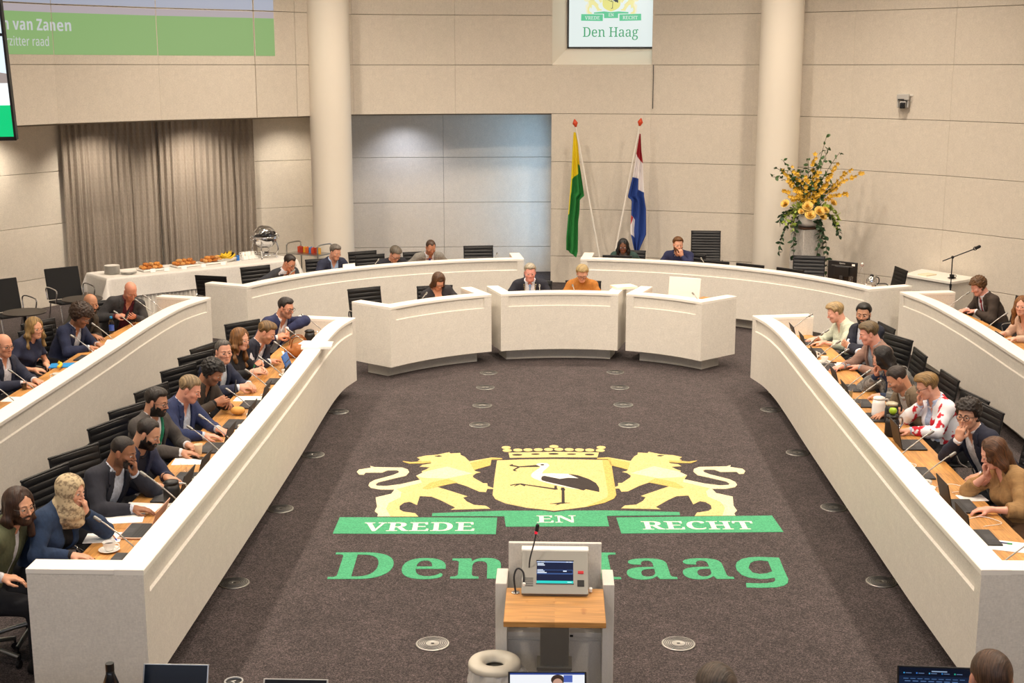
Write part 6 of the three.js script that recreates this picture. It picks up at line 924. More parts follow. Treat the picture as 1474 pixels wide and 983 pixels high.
  trays.forEach(([u, w, len, what], k) => {
    const tr = thing('serving_tray', 'long white serving tray ' + what, 'tray', on(u, w), ang, 'serving trays on the buffet'); obj('plate', [box(len, .012, .3, 0, .01, 0, .005), box(len, .025, .014, 0, .02, .143, .004), box(len, .025, .014, 0, .02, -.143, .004), box(.014, .025, .3, len / 2 - .007, .02, 0, .004), box(.014, .025, .3, -len / 2 + .007, .02, 0, .004)], M.china, tr);
    for (let i = 0; i < 11; i++) { const r = obj('bread_roll', rollG[i % 3], breadM[(i + k) % 3]); const lvl = i > 7 ? 1 : 0, q = V(-len / 2 + .07 + (i % 4) * (len - .14) / 3 + (lvl ? .04 : 0), .058 + lvl * .05, -.09 + Math.floor(i / 4) * .09 + (lvl ? -.09 : 0)).applyAxisAngle(V(0, 1, 0), ang); const b = on(u, w); r.position.set(b[0] + q.x, b[1] + q.y - .008, b[2] + q.z); r.rotation.y = rr(0, 3); tag(r, (lvl ? ['left', 'centre', 'right'][i - 8] + ' bread roll lying on top of the heap' : ['back', 'front', 'front'][Math.floor(i / 4)] + ' row bread roll ' + ['at the left end', 'left of centre', 'right of centre', 'at the right end'][i % 4]) + ['of the tray nearest the plates', 'of the middle tray', 'of the tray before the bananas'].map((w) => ' ' + w)[k], 'bread', ['rolls on the first tray', 'rolls on the middle tray', 'rolls on the last tray'][k]); }
  });
  [[.24, .3], [.31, .3], [.4, .3], [.5, .31], [.61, .28]].forEach(([u, w], i) => { const c = obj('name_card', [box(.085, .055, .003, 0, .03, 0).rotateX(-.25), box(.085, .055, .003, 0, .03, -.028).rotateX(.25)], M.paper); c.position.set(...on(u, w)); c.rotation.y = ang; tag(c, ['first', 'second', 'third', 'fourth', 'fifth'][i] + ' small white folded card before the buffet trays, counting from the plates', 'card', 'white cards on the buffet'); });
  // bananas in a white dish
  const dish = thing('fruit_dish', 'white oval dish of bananas on the buffet', 'dish', on(.675, -.1), ang); obj('bowl', lathe([[0, 0], [.12, 0], [.19, .05], [.185, .055], [.115, .01], [0, .01]], 32).scale(1.2, 1, .8), M.china, dish);
  for (let i = 0; i < 7; i++) { const a = i * .45 - 1.3, b = obj('banana', [new THREE.TubeGeometry(new THREE.QuadraticBezierCurve3(V(-.08, .03, 0), V(0, -.035, .02), V(.085, .035, 0)), 14, .018, 10), new THREE.SphereGeometry(.018, 10, 8).translate(-.08, .03, 0), cyl(.008, .005, .03, .087, .035, 0, 8)], std(0xe2bb24, .55)); const q = on(.665 + (i % 4) * .012, -.1 + (i % 2) * .07 - .03, ht + .075 + (i % 3) * .02); b.position.set(...q); b.rotation.set(.2, ang + a * .4, 0); tag(b, 'ripe yellow banana in the white dish on the buffet', 'banana', 'bananas on the buffet'); }
  // cups, tumbler rack, blue box
  const cupG = lathe([[0, 0], [.025, 0], [.028, .006], [.042, .05], [.044, .065], [.041, .065], [.038, .045], [.02, .01], [0, .01]], 28), handle = new THREE.TorusGeometry(.019, .005, 8, 16).translate(.052, .036, 0);
  for (let i = 0; i < 14; i++) { const c = thing('coffee_cup', 'upturned white cup, ' + (i > 9 ? ['first', 'second', 'third', 'fourth'][i - 10] + ' from the left on top of the others' : ['first', 'second', 'third', 'fourth', 'fifth'][i % 5] + ' from the left in the ' + (i < 5 ? 'back' : 'front') + ' row on the buffet'), 'cup', on(.775 + (i % 5) * .018 + (i > 9 ? .01 : 0), -.2 + Math.floor((i % 10) / 5) * .11 + (i > 9 ? .05 : 0), ht + .008 + (i > 9 ? .062 : 0)), i, 'upturned white cups on the buffet'); const b = obj('cup', cupG.clone().rotateX(PI).translate(0, .065, 0), M.china, c); obj('handle', handle, M.china, c); }
  const rk = thing('tumbler_rack', 'dark wire rack of tumblers behind the bananas', 'rack', on(.715, -.28), ang); obj('tray', box(.26, .015, .16, 0, .008, 0), M.blackMatte, rk); for (let i = 0; i < 6; i++) obj('tumbler', lathe([[0, .015], [.028, .015], [.032, .12], [.03, .12], [.026, .02], [0, .02]], 20).translate(-.08 + (i % 3) * .08, 0, -.035 + Math.floor(i / 3) * .075), i % 2 ? M.black : M.glass, rk);
  tag(Object.assign(obj('sachet_box', box(.05, .09, .04, 0, .045, 0, .003), std(0x2b74c8, .5))), 'small blue box on the buffet beside the cups', 'box').position.set(...on(.742, -.06));
  // round roll-top chafing dish
  const ch = thing('chafing_dish', 'polished round roll top chafing dish on the right end of the buffet', 'chafing dish', on(.9, -.08), ang);
  obj('bowl', lathe([[0, .19], [.12, .19], [.19, .26], [.215, .33], [.215, .37], [.2, .37], [.19, .3], [0, .22]], 44), M.chrome, ch);
  obj('lid', new THREE.SphereGeometry(.21, 40, 20, 0, PI * 2, 0, PI / 2).scale(1, .85, 1).rotateX(-.5).translate(0, .385, -.02), M.chrome, ch);
  obj('rim', new THREE.TorusGeometry(.215, .012, 10, 44).rotateX(PI / 2).translate(0, .372, 0), M.chrome, ch);
  for (const s of [1, -1]) obj('handle', new THREE.TorusGeometry(.035, .008, 8, 18).translate(s * .245, .36, 0), M.chrome, ch);
  for (let i = 0; i < 4; i++) { const a = i * PI / 2 + PI / 4; obj('leg', tube([[cos(a) * .2, .3, sin(a) * .2], [cos(a) * .235, .16, sin(a) * .235], [cos(a) * .19, .05, sin(a) * .19], [cos(a) * .22, 0, sin(a) * .22]], .012, 16, 8), M.chrome, ch); }
  obj('shelf_ring', [new THREE.TorusGeometry(.19, .009, 8, 36).rotateX(PI / 2).translate(0, .06, 0), cyl(.07, .07, .05, 0, .065, 0)], M.chrome, ch);
  // service cart
  const ct = thing('service_cart', 'steel service cart with boxed drinks behind the back desk', 'cart', [-4.4, 0, -23.3], -.5);
  for (const x of [-.35, .35]) for (const z of [-.2, .2]) obj('post', cyl(.012, .012, .92, x, .06, z), M.steel, ct);
  for (const x of [-.35, .35]) obj('push_bar', tube([[x, .95, -.2], [x, 1.0, -.15], [x, 1.0, .15], [x, .95, .2]], .012, 14, 8), M.steel, ct);
  for (const y of [.25, .82]) obj('shelf', box(.7, .02, .42, 0, y, 0, .004), M.steel, ct); for (const x of [-.35, .35]) for (const z of [-.2, .2]) obj('caster', cyl(.04, .04, .03, 0, -.015, 0, 16).rotateZ(PI / 2).translate(x, .04, z), M.black, ct);
  for (let i = 0; i < 8; i++) { const m = obj('drink_carton', [box(.055, .1, .055, 0, .05, 0, .003), cyl(.012, .012, .012, .01, .1, 0, 10)], std([0xb9401c, 0x9c2f22, 0xd8a030, 0xc65a1e, 0x3a78b8][i % 5], .5)); const q = V(-.22 + i * .065, .831, .02 * (i % 2)).applyAxisAngle(V(0, 1, 0), -.5); m.position.set(-4.4 + q.x, q.y, -23.3 + q.z); m.rotation.y = -.5; tag(m, 'small ' + ['red', 'dark red', 'yellow', 'orange', 'blue'][i % 5] + ' drink carton on the steel cart', 'carton', ['red', 'dark red', 'yellow', 'orange', 'blue'][i % 5] + ' drink cartons on the cart'); }
}
// lounge corner at the far left: two armchairs and two round side tables
function lounge(x, z, turn, label) {
  const t = thing('lounge_chair', label, 'chair', [x, 0, z], turn, 'low black visitor chairs by the left wall');
  obj('seat', [box(.56, .04, .5, 0, .42, .02, .015).rotateX(-.06)], M.blackMatte, t); obj('backrest', new RoundedBoxGeometry(.56, .5, .035, 3, .014).rotateX(-.22).translate(0, .68, -.3), M.blackMatte, t);
  for (const s of [1, -1]) { obj('armrest', tube([[s * .3, .45, -.24], [s * .31, .64, -.24], [s * .31, .65, .1], [s * .31, .6, .18], [s * .31, .43, .12]], .011, 24, 8), M.chrome, t); obj('leg', tube([[s * .27, .4, .2], [s * .27, .03, .26], [s * .27, .015, .2], [s * .27, .015, -.3], [s * .27, .03, -.33], [s * .27, .4, -.2]], .012, 30, 8), M.chrome, t); }
}
lounge(-7.72, -20.55, .75, 'low black visitor chair nearest the curtain and buffet'); lounge(-8.2, -19.35, .85, 'low black visitor chair at the left wall, farther from the curtain');
function sideTable(x, z, label) { const t = thing('side_table', label, 'table', [x, 0, z], 0, 'dark round side tables by the left wall'); obj('table_top', lathe([[0, .565], [.3, .565], [.31, .58], [.3, .59], [0, .59]], 44), std(0x4a443e, .6), t); obj('column', cyl(.025, .025, .56, 0, .01, 0), M.black, t); obj('foot', lathe([[0, 0], [.2, 0], [.2, .012], [.03, .02], [0, .02]]), M.black, t); }
sideTable(-7.3, -19.85, 'dark round side table before the chair nearest the curtain'); sideTable(-7.75, -18.72, 'dark round side table at the left picture edge');
// ---------- things on the desks ----------
// gooseneck microphone: base at the front wall, head towards the user (+z)
function makeMic(label) {
  const t = thing('gooseneck_microphone', label, 'microphone', [0, 0, 0], 0, 'gooseneck microphones on the desks');
  obj('base', [box(.13, .022, .1, 0, .011, 0, .006), box(.03, .006, .02, .03, .024, .02)], M.darkGrey, t);
  obj('gooseneck', tube([[0, .02, -.01], [0, .1, -.005], [0, .2, .09], [0, .3, .21], [0, .325, .245]], .0055, 24, 8), M.steel, t);
  obj('microphone_head', new THREE.CapsuleGeometry(.0125, .04, 6, 12).rotateX(.95).translate(0, .338, .268), M.alu, t);
  return t;
}
const mic0 = makeMic('x'); let micUsed = 0;
function mic(x, z, turn, label, y = WORKY) { if (!micUsed++) { mic0.position.set(x, y, z); mic0.rotation.y = turn; mic0.userData.label = label; return mic0; } return copy(mic0, [x, y, z], turn, label); }
const LT = -PI / 2, RT = PI / 2;
[[-8.46, 'first microphone of the left inner row, before the long haired man'], [-9.48, 'microphone before the shaven headed man in the left row'], [-10.78, 'microphone before the reading man in dark blue'], [-11.15, 'microphone beside the lanyard man, low against the desk front'], [-12.12, 'microphone before the grey blond man typing'], [-12.92, 'microphone before the brown jacketed man with the phone'], [-13.53, 'microphone before the grey haired man with the pen'], [-14.3, 'microphone before the strawberry blond woman'], [-15.03, 'microphone before the man with folded arms in the left row'], [-15.95, 'microphone at the far end of the left inner desk']].forEach(([z, l]) => mic(-2.84, z, LT, 'gooseneck ' + l));
[[-16.2, 'microphone at the far end of the right inner desk'], [-15.2, 'microphone before the man with folded arms and black beard'], [-14.56, 'microphone before the man in dusty pink'], [-14.12, 'microphone between the dusty pink and the grey coat'], [-13.1, 'microphone before the woman in the grey coat'], [-12.65, 'microphone before the man in taupe'], [-10.83, 'microphone before the curly haired man in round glasses'], [-10.2, 'microphone before the woman in tan'], [-8.3, 'microphone at the near end of the right inner desk']].forEach(([z, l]) => mic(2.9, z, RT, 'gooseneck ' + l));
[[-16.1, 'microphone before the bald bearded man of the outer left row'], [-16.95, 'microphone before the bald man with the phone'], [-15.3, 'short microphone before the afro haired man'], [-14.6, 'microphone before the blonde woman in navy'], [-12.85, 'microphone before the balding man at the left edge'], [-12.35, 'microphone at the left picture edge'], [-17.3, 'microphone in the far corner of the left outer desk']].forEach(([z, l]) => mic(-5.24, z, LT, 'gooseneck ' + l));
[[-17.9, 'microphone in the far corner of the right outer desk'], [-16.35, 'microphone before the woman in pale pink']].forEach(([z, l]) => mic(5.34, z, RT, 'gooseneck ' + l));
const ring = (r, a) => [r * sin(a), -16.8 - r * cos(a)];
[[-.95, 'microphone at the left end of the back left desk'], [-.62, 'microphone before the pale blue shirt at the back'], [-.2, 'microphone by the empty chair near the recess']].forEach(([a, l]) => { const [x, z] = ring(5.12, a); mic(x, z, -a, 'gooseneck ' + l); });
{ const [x, z] = ring(5.15, .5); mic(x, z, -.5, 'gooseneck microphone by the tall chair at the back right desk'); }
mic(-1.9, -17.85, .6, 'gooseneck microphone left of the bobbed woman'); mic(-.22, -18.6, 0, 'gooseneck microphone before the man with the chain'); mic(.3, -18.62, -.2, 'gooseneck microphone before the woman in mustard'); mic(2.02, -17.95, -.6, 'gooseneck microphone beside the white board');

// laptops: user on +z, hinge at -z
const keysTex = canvasTex(256, 160, (c, w, h) => { c.fillStyle = '#2a2b2e'; c.fillRect(0, 0, w, h); c.fillStyle = '#0c0c0e'; for (let r = 0; r < 5; r++) for (let i = 0; i < 14; i++) c.fillRect(6 + i * 17.5, 6 + r * 18, 15, 15); c.fillStyle = '#38393d'; c.fillRect(w * .34, h * .66, w * .32, h * .3); });
const docTex = canvasTex(256, 160, (c, w, h) => { c.fillStyle = '#eef3fb'; c.fillRect(0, 0, w, h); c.fillStyle = '#2b5fa8'; c.fillRect(0, 0, w, 14); c.fillStyle = '#b6bfcc'; for (let i = 0; i < 11; i++) c.fillRect(24, 26 + i * 11, 130 + ((i * 53) % 70), 4); });
const keysMat = std(0xffffff, .6, { map: keysTex }), docMat = std(0x08080a, .25, { emissive: 0xffffff, emissiveMap: docTex, emissiveIntensity: .9 });
function laptop(label, pos, turn, { w = .32, d = .22, open = 1.85, body = M.darkGrey, keys = keysMat, screen = docMat, lid } = {}) {
  const t = thing('laptop', label, 'laptop', pos, turn); obj('base', box(w, .014, d, 0, .008, 0, .004), body, t);
  obj('keyboard', new THREE.PlaneGeometry(w * .94, d * .9).rotateX(-PI / 2).translate(0, .0158, 0), keys, t);
  const l = obj('lid', box(w, d, .008, 0, d / 2, -.004, .003), lid ?? body, t); l.position.set(0, .014, -d / 2); l.rotation.x = -(open - PI / 2);
  obj('display', new THREE.PlaneGeometry(w * .95, d * .9).translate(0, d / 2 + .004, .001), screen, l); return t;
}
const rose = std(0xc9a08a, .4, { metalness: .5 });
const LAP = [[-2.98, -8.55, 'thin dark tablet standing open before the long haired man', { w: .26, d: .18, open: 1.9, body: M.black }], [-3.05, -9.13, 'rose gold laptop with black keys before the woman in the headscarf', { body: rose, open: 1.95 }], [-3.06, -9.95, 'dark laptop before the shaven headed man', {}], [-3.04, -10.4, 'dark laptop before the reading man in dark blue', {}], [-3.05, -11.3, 'dark laptop the lanyard man types on', {}], [-3.04, -12.1, 'dark laptop the grey blond man types on', {}], [-3.06, -12.85, 'dark laptop beside the phone of the man in brown', {}], [-3.03, -13.85, 'dark tablet before the man with the pen', { w: .25, d: .18 }]];
for (const [x, z, l, o] of LAP) laptop(l, [x, WORKY, z], LT, o);
const LAPR = [[3.1, -16.15, 'dark laptop before the pale blonde woman', {}], [3.12, -15.6, 'second dark laptop beside the pale blonde woman', {}], [3.1, -14.75, 'dark laptop before the man in dusty pink', {}], [3.12, -13.75, 'dark laptop before the woman in the grey coat', {}], [3.1, -13.1, 'dark laptop between the grey coat and the taupe jacket', {}], [3.15, -12.55, 'low dark tablet before the man in taupe', { open: 2.5 }], [3.22, -11.6, 'black laptop with open keyboard before the woman in red and white', { open: 1.8, body: M.black }], [3.06, -10.75, 'half closed dark tablet behind the white jug cables', { open: 2.5 }], [3.17, -9.9, 'black laptop under the hand of the woman in tan', { open: 1.8, body: M.black }], [3.1, -9.2, 'black laptop with papers over its keys near the front of the right desk', { open: 1.75, body: M.black }], [3.02, -8.55, 'thin dark tablet at the near end of the right desk', { w: .24, d: .17, body: M.black }]];
for (const [x, z, l, o] of LAPR) laptop(l, [x, WORKY, z], RT, o);
laptop('closed tablet standing before the blonde woman of the outer left row', [-5.5, WORKY, -14.95], LT, { w: .28, d: .2, open: 2.9, body: M.darkGrey });
laptop('dark laptop before the woman in pale pink at the right edge', [5.5, WORKY, -15.7], RT, {});

// cups with saucers
function makeCup() {
  const t = thing('coffee_cup', 'x', 'cup'); obj('saucer', lathe([[0, .002], [.04, .002], [.075, .014], [.073, .018], [.04, .007], [0, .007]], 32), M.china, t);
  const c = obj('cup', lathe([[0, .008], [.025, .008], [.03, .014], [.043, .055], [.045, .07], [.042, .07], [.039, .052], [.02, .018], [0, .018]], 32), M.china, t); obj('coffee', new THREE.CircleGeometry(.0385, 24).rotateX(-PI / 2).translate(0, .052, 0), std(0x2c1a10, .15), c); obj('handle', new THREE.TorusGeometry(.018, .005, 8, 16).translate(.055, .042, 0), M.china, c); return t;
}
const cup0 = makeCup(); let cupN = 0; const CG = 'white cups with saucers on the desks';
for (const [x, z, l] of [[-3.14, -8.74, 'white cup and saucer before the woman in the headscarf'], [-2.93, -9.55, 'white cup against the desk front left of the shaven headed man'], [-2.9, -10.25, 'white cup behind the glass of the bearded man'], [-2.93, -11.55, 'white cup beside the lanyard laptop'], [-2.92, -11.85, 'white cup next to the grey blond laptop'], [-2.95, -12.45, 'white cup beside the bread roll of the left row'], [-2.95, -13.05, 'white cup before the man in the brown jacket'], [-2.98, -14.15, 'pale cup before the strawberry blond woman'], [-2.95, -15.4, 'white cup near the handbag at the far left'], [3.05, -15.3, 'white cup and saucer before the bearded man with folded arms'], [3.12, -15.02, 'second white cup before the bearded man with folded arms'], [3.0, -13.4, 'white cup beside the grey coat laptop'], [3.2, -12.05, 'white cup behind the green apple'], [2.96, -11.1, 'white cup among white cables'], [3.02, -10.35, 'white cup left of the tan bloused woman'], [2.98, -9.0, 'white cup beside the near black laptop'], [-5.4, -15.1, 'white cup before the afro haired man'], [-5.45, -13.9, 'white cup beside the blue folder of the outer row']]) { if (!cupN++) { cup0.position.set(x, WORKY, z); cup0.userData.label = l; cup0.userData.group = CG; } else copy(cup0, [x, WORKY, z], z * 7, l, CG); }
// glasses
function glass(x, z, l, drink, h = .1, y = WORKY) { const t = thing('drinking_glass', l, 'glass', [x, y, z]); obj('tumbler', lathe([[0, 0], [.027, 0], [.033, h], [.031, h], [.026, .008], [0, .008]], 28), M.glass, t); if (drink) obj('drink', lathe([[0, .009], [.0255, .009], [.029, h * .7], [0, h * .7]], 24), new THREE.MeshPhysicalMaterial({ color: drink, roughness: .05, transmission: .6, thickness: .05 }), t); }
glass(-3.11, -10.56, 'large clear glass before the reading man in dark blue'); glass(-3.02, -10.42, 'clear glass right behind the large one in the left row'); glass(-2.95, -12.25, 'clear glass by the hand of the grey blond man'); glass(-5.62, -13.42, 'glass of dark cola at the left picture edge', 0x2a0e08); glass(-5.5, -16.75, 'glass of brown tea before the bald man with the phone', 0x7a3a14); glass(3.02, -12.85, 'glass of pale tea beside the taupe laptop', 0xb99a70); glass(3.05, -13.35, 'small glass before the grey coat laptop', 0xc0a878); glass(-5.42, -15.25, 'clear glass before the afro haired man', null, .09); glass(3.28, -14.1, 'clear glass near the hand of the man in dusty pink', null, .08);
// paper cup, jugs, apple, rolls, bottle, banana
tag(obj('paper_cup', lathe([[0, 0], [.027, 0], [.038, .09], [.04, .092], [.036, .09], [.026, .004], [0, .004]], 28), std(0xf1e3c8, .7)), 'cream paper cup before the lanyard man', 'cup').position.set(-3.14, WORKY, -11.12);
function jug(x, z, l, body, lidM) { const t = thing('thermos_jug', l, 'jug', [x, WORKY, z], .4); obj('body', lathe([[0, 0], [.06, 0], [.066, .02], [.064, .13], [.052, .175], [0, .175]], 36), body, t); obj('lid', lathe([[0, .175], [.054, .172], [.056, .195], [.03, .205], [0, .207]], 32), lidM, t); obj('handle', tube([[.058, .165, 0], [.105, .16, 0], [.112, .1, 0], [.064, .04, 0]], .009, 20, 8), lidM === M.black ? M.chrome : body, t); obj('spout', new THREE.ConeGeometry(.018, .03, 12).rotateZ(1.2).translate(-.056, .185, 0), lidM, t); }
jug(3.17, -12.62, 'white thermos jug on the right inner desk', M.china, M.china); jug(3.24, -12.4, 'black thermos jug with chrome handle beside the white jug', M.black, std(0xb9b39c, .3)); jug(-2.98, -9.75, 'black ribbed thermos jug beside the shaven headed man', M.black, M.black); jug(-3.0, -15.75, 'black thermos jug at the far end of the left inner desk', M.black, M.black); jug(3.13, -11.93, 'short black thermos jug under the green apple', M.black, M.black);
{ const t = thing('apple', 'green apple lying on the black jug of the right desk', 'apple', [3.13, WORKY + .207, -11.93]); obj('fruit', lathe([[0, .008], [.018, .0], [.033, .016], [.037, .035], [.028, .056], [.01, .06], [0, .054]], 28), std(0x9fc22c, .35), t); obj('stem', cyl(.0025, .002, .016, 0, .053, 0, 6), M.wood, t); }
const rollAt = (x, z, l, s = 1.25) => { const r = obj('bread_roll', nets((x, y, z) => ell(0, 0, 0, .058, .034, .044)(x, y, z) + noise3(x * 30, y * 30, z * 30) * .006, [-.08, -.05, -.07], [.08, .05, .07], .009), std(0xd39a4c, .75)); r.position.set(x, WORKY + .042, z); r.scale.setScalar(s); tag(r, l, 'bread'); };
rollAt(-3.11, -12.47, 'golden bread roll before the brown jacketed man'); rollAt(5.62, -15.5, 'round seeded bread roll at the right edge');
{ const t = thing('water_bottle', 'small clear water bottle with blue cap and label on the left outer desk', 'bottle', [-5.68, WORKY, -16.42]); obj('body', lathe([[0, 0], [.03, 0], [.032, .01], [.032, .14], [.014, .185], [.014, .2], [0, .2]], 28), M.glass, t); obj('label_band', lathe([[.0325, .04], [.033, .042], [.033, .11], [.0325, .112]], 28), std(0x3f63c0, .5), t); obj('cap', cyl(.016, .016, .025, 0, .2, 0, 20), std(0x2f9be0, .4), t); }
{ const b = obj('banana', [new THREE.TubeGeometry(new THREE.QuadraticBezierCurve3(V(-.1, .02, 0), V(0, .03, .05), V(.1, .02, 0)), 14, .019, 10), new THREE.SphereGeometry(.019, 10, 8).translate(-.1, .02, 0), cyl(.007, .005, .035, .11, .01, 0, 8)], std(0xe6c128, .55)); b.position.set(-5.62, WORKY + .022, -14.42); b.rotation.y = 1.9; tag(b, 'yellow banana on the blue folder of the left outer desk', 'banana'); }
// papers, folders, phones, pens
const sheet = (w, d, x, z, turn, l, cat = 'paper', m = M.paper, h = .004, y = WORKY) => { const g = box(w, h, d, 0, h / 2, 0); const o = obj(cat === 'paper' ? 'paper_sheet' : cat, g, m); o.position.set(x, y + .0005, z); o.rotation.y = turn; return tag(o, l, cat); };
sheet(.3, .22, -3.26, -9.42, .2, 'white papers between the headscarf woman and the shaven headed man'); sheet(.29, .2, -3.2, -9.68, -.1, 'farther white papers under the shaven headed man\'s wrist'); sheet(.26, .2, -3.27, -9.0, .15, 'printed notes under the hand of the headscarf woman'); sheet(.28, .2, -3.16, -10.9, .1, 'white sheet beside the cream paper cup'); sheet(.3, .21, -3.14, -13.1, 0, 'white sheet before the brown jacketed man'); sheet(.28, .2, -3.12, -15.35, .3, 'white sheets at the far left near the reaching man'); sheet(.3, .21, 3.2, -14.9, .1, 'white sheet under the pen of the man in dusty pink'); sheet(.3, .21, 3.22, -9.05, -.3, 'white papers with a pen at the front of the right desk'); sheet(.21, .15, 3.32, -10.12, .1, 'white paper under the laptop of the woman in tan'); sheet(.28, .2, -5.52, -13.0, 0, 'white sheet beside the cola glass'); sheet(.2, .28, -5.48, -15.9, .2, 'white sheet before the bald bearded man'); sheet(.28, .2, 5.4, -17.0, .2, 'white papers before the man in the brown suit');
sheet(.3, .22, -5.62, -14.56, .2, 'bright blue folder with a banana on the left outer desk', 'folder', std(0x1f8fd6, .5), .01); sheet(.3, .22, 3.36, -12.78, .2, 'pale blue folder before the man in taupe', 'folder', std(0x6aa0bc, .5), .01);
sheet(.34, .22, -2.69, -14.52, .1, 'white paper stack on the cap of the left inner desk', 'papers', M.paper, .03, TOPY); sheet(.36, .2, -2.74, -14.75, -.15, 'thin white sheet on the cap beyond the stack', 'paper', M.paper, .004, TOPY);
sheet(.32, .24, .98, -18.72, .4, 'cream document stack on the right arm of the centre desk', 'papers', std(0xf4ead2, .8), .035, TOPY);
const phone = (x, z, turn, l) => { const t = thing('phone', l, 'phone', [x, WORKY, z], turn); obj('body', box(.075, .009, .15, 0, .0045, 0, .003), M.black, t); obj('glass', box(.07, .001, .145, 0, .0095, 0), std(0x0a0a0c, .06), t); };
phone(-3.2, -8.5, .3, 'black phone at the near end of the left desk'); phone(-3.2, -10.02, .5, 'black phone before the shaven headed man'); phone(-3.13, -11.0, 1.2, 'dark phone lying before the paper cup'); phone(3.18, -15.0, 1.3, 'dark phone before the bearded man with folded arms'); phone(-3.08, -11.72, 1.4, 'dark phone beside the lanyard laptop');
const pen = (x, y, z, d, l, c) => { const t = thing('pen', l, 'pen', [x, y, z]); const q = new THREE.Quaternion().setFromUnitVectors(V(0, 1, 0), V(...d).normalize()); for (const [n, g, m] of [['barrel', cyl(.0045, .0045, .11, 0, -.05, 0, 10), std(c, .4)], ['cap', cyl(.0055, .005, .035, 0, .055, 0, 10), std(c === 0xe07a30 ? 0x2a3fb0 : 0x14924e, .4)]]) { const o = obj(n, g, m, t); o.quaternion.copy(q); } };
pen(-3.2, WORKY + .006, -9.02, [.6, 0, 1], 'orange and blue pen on the notes of the headscarf woman', 0xe07a30); pen(-3.19, .93, -13.5, [.3, 1, .2], 'white and green pen in the hand of the grey haired man', 0xf0f0f0); pen(3.2, WORKY + .012, -9.1, [1, 0, .4], 'dark blue pen on the papers at the front of the right desk', 0x28306a);
// phones held in hands
{ const o = obj('phone', box(.075, .15, .009, 0, 0, 0, .003), M.black); o.position.set(-3.22, .92, -12.85); o.rotation.set(-.5, -1.2, .3); tag(o, 'dark phone in the hands of the brown jacketed man', 'phone'); const p = obj('phone', box(.078, .155, .009, 0, 0, 0, .003), M.black); p.position.set(-5.62, .9, -16.86); p.rotation.set(-1.0, -.8, 0); tag(p, 'phone in the hands of the bald man in maroon', 'phone'); }
// handbag
{ const t = thing('handbag', 'tan leather handbag at the far end of the left worktop', 'handbag', [-3.02, WORKY, -15.12], .4); obj('body', nets((x, y, z) => max(ell(0, .07, 0, .17, .1, .085)(x, y, z) + noise3(x * 20, y * 20, z * 20) * .012, .004 - y), [-.2, -.01, -.12], [.2, .19, .12], .012), std(0xa9672c, .55), t); for (const s of [1, -1]) obj('handle', tube([[-.1, .13, s * .05], [-.06, .24, s * .06], [.06, .24, s * .06], [.1, .13, s * .05]], .008, 20, 8), std(0x8a4f20, .5), t); }
// upright blue tablet before the strawberry blond woman
{ const t = thing('tablet', 'upright tablet in a bright blue cover before the strawberry blond woman', 'tablet', [-2.98, WORKY, -14.42], RT); obj('cover', box(.26, .2, .012, 0, .1, 0, .004).rotateX(-.35), std(0x2f6fc0, .5), t); obj('glass', box(.245, .185, .002, 0, .1, .007).rotateX(-.35).translate(0, 0, .001), std(0x3f7fd0, .2), t); obj('stand', box(.2, .1, .006, 0, .05, -.06).rotateX(.3), M.black, t); }
// white cables and adapters on the right desk
for (const [z, l] of [[-10.95, 'tangle of white cable with a plug before the curly haired man'], [-10.15, 'coil of white cable left of the black laptop']]) { const t = thing('cable', l, 'cable', [2.99, WORKY, z]); const P = []; for (let i = 0; i < 26; i++) P.push([.05 * sin(i * 1.7) + (i - 13) * .004, .012 + .03 * abs(sin(i * .9)), .05 * cos(i * 1.3) + (i - 13) * .006]); obj('cord', tube(P, .0035, 120, 6), M.china, t); obj('plug', box(.04, .03, .03, .03, .016, .05, .006), M.china, t); }
for (const [z, l] of [[-10.35, 'thin white cable looping over the wood behind the tan blouse laptop'], [-9.55, 'thin white cable looping between the two black laptops']]) tag(obj('cable', tube([[3.05, WORKY + .005, z], [3.25, WORKY + .005, z - .12], [3.36, WORKY + .005, z + .02], [3.2, WORKY + .005, z + .1]], .0028, 40, 6), M.china), l, 'cable');
tag(obj('card_box', box(.09, .03, .06, 0, .015, 0, .002), canvasTexMat()), 'blue card box with a rainbow stripe at the near end of the right desk', 'box').position.set(3.0, WORKY, -8.82);
function canvasTexMat() { return std(0xffffff, .5, { map: canvasTex(128, 64, (c, w, h) => { c.fillStyle = '#2447c0'; c.fillRect(0, 0, w, h); ['#d22', '#e90', '#ee3', '#2a4', '#24c'].forEach((k, i) => { c.fillStyle = k; c.fillRect(w * .66 + i * 8, 0, 8, h); }); }) }); }
// name plate on the back left desk, speakers' end boxes
{ const [x, z] = ring(4.93, -.72); const t = obj('name_plate', [box(.22, .07, .006, 0, .035, .014).rotateX(-.25), box(.22, .07, .006, 0, .035, -.014).rotateX(.25)], M.paper); t.position.set(x, TOPY - .004, z); t.rotation.y = .72; tag(t, 'white folded name plate on the cap before the pale blue shirt', 'name plate'); }
// white display board on the right front desk
{ const t = thing('display_board', 'blank white board standing on the right front desk, seen from its back', 'board', [1.8, WORKY, -18.32], -.42); obj('board', box(.46, .4, .03, 0, .26, 0, .006).rotateX(-.12), M.cap, t); obj('foot', box(.2, .02, .16, 0, .01, -.03, .005), M.lightGrey, t); obj('stem', box(.06, .12, .03, 0, .07, -.02), M.lightGrey, t); }
{ const o = obj('wooden_block', box(.2, .2, .14, 0, .1, 0, .004), M.wood); o.position.set(2.12, WORKY, -18.2); o.rotation.y = -.6; tag(o, 'wooden document box beside the white board', 'box'); }
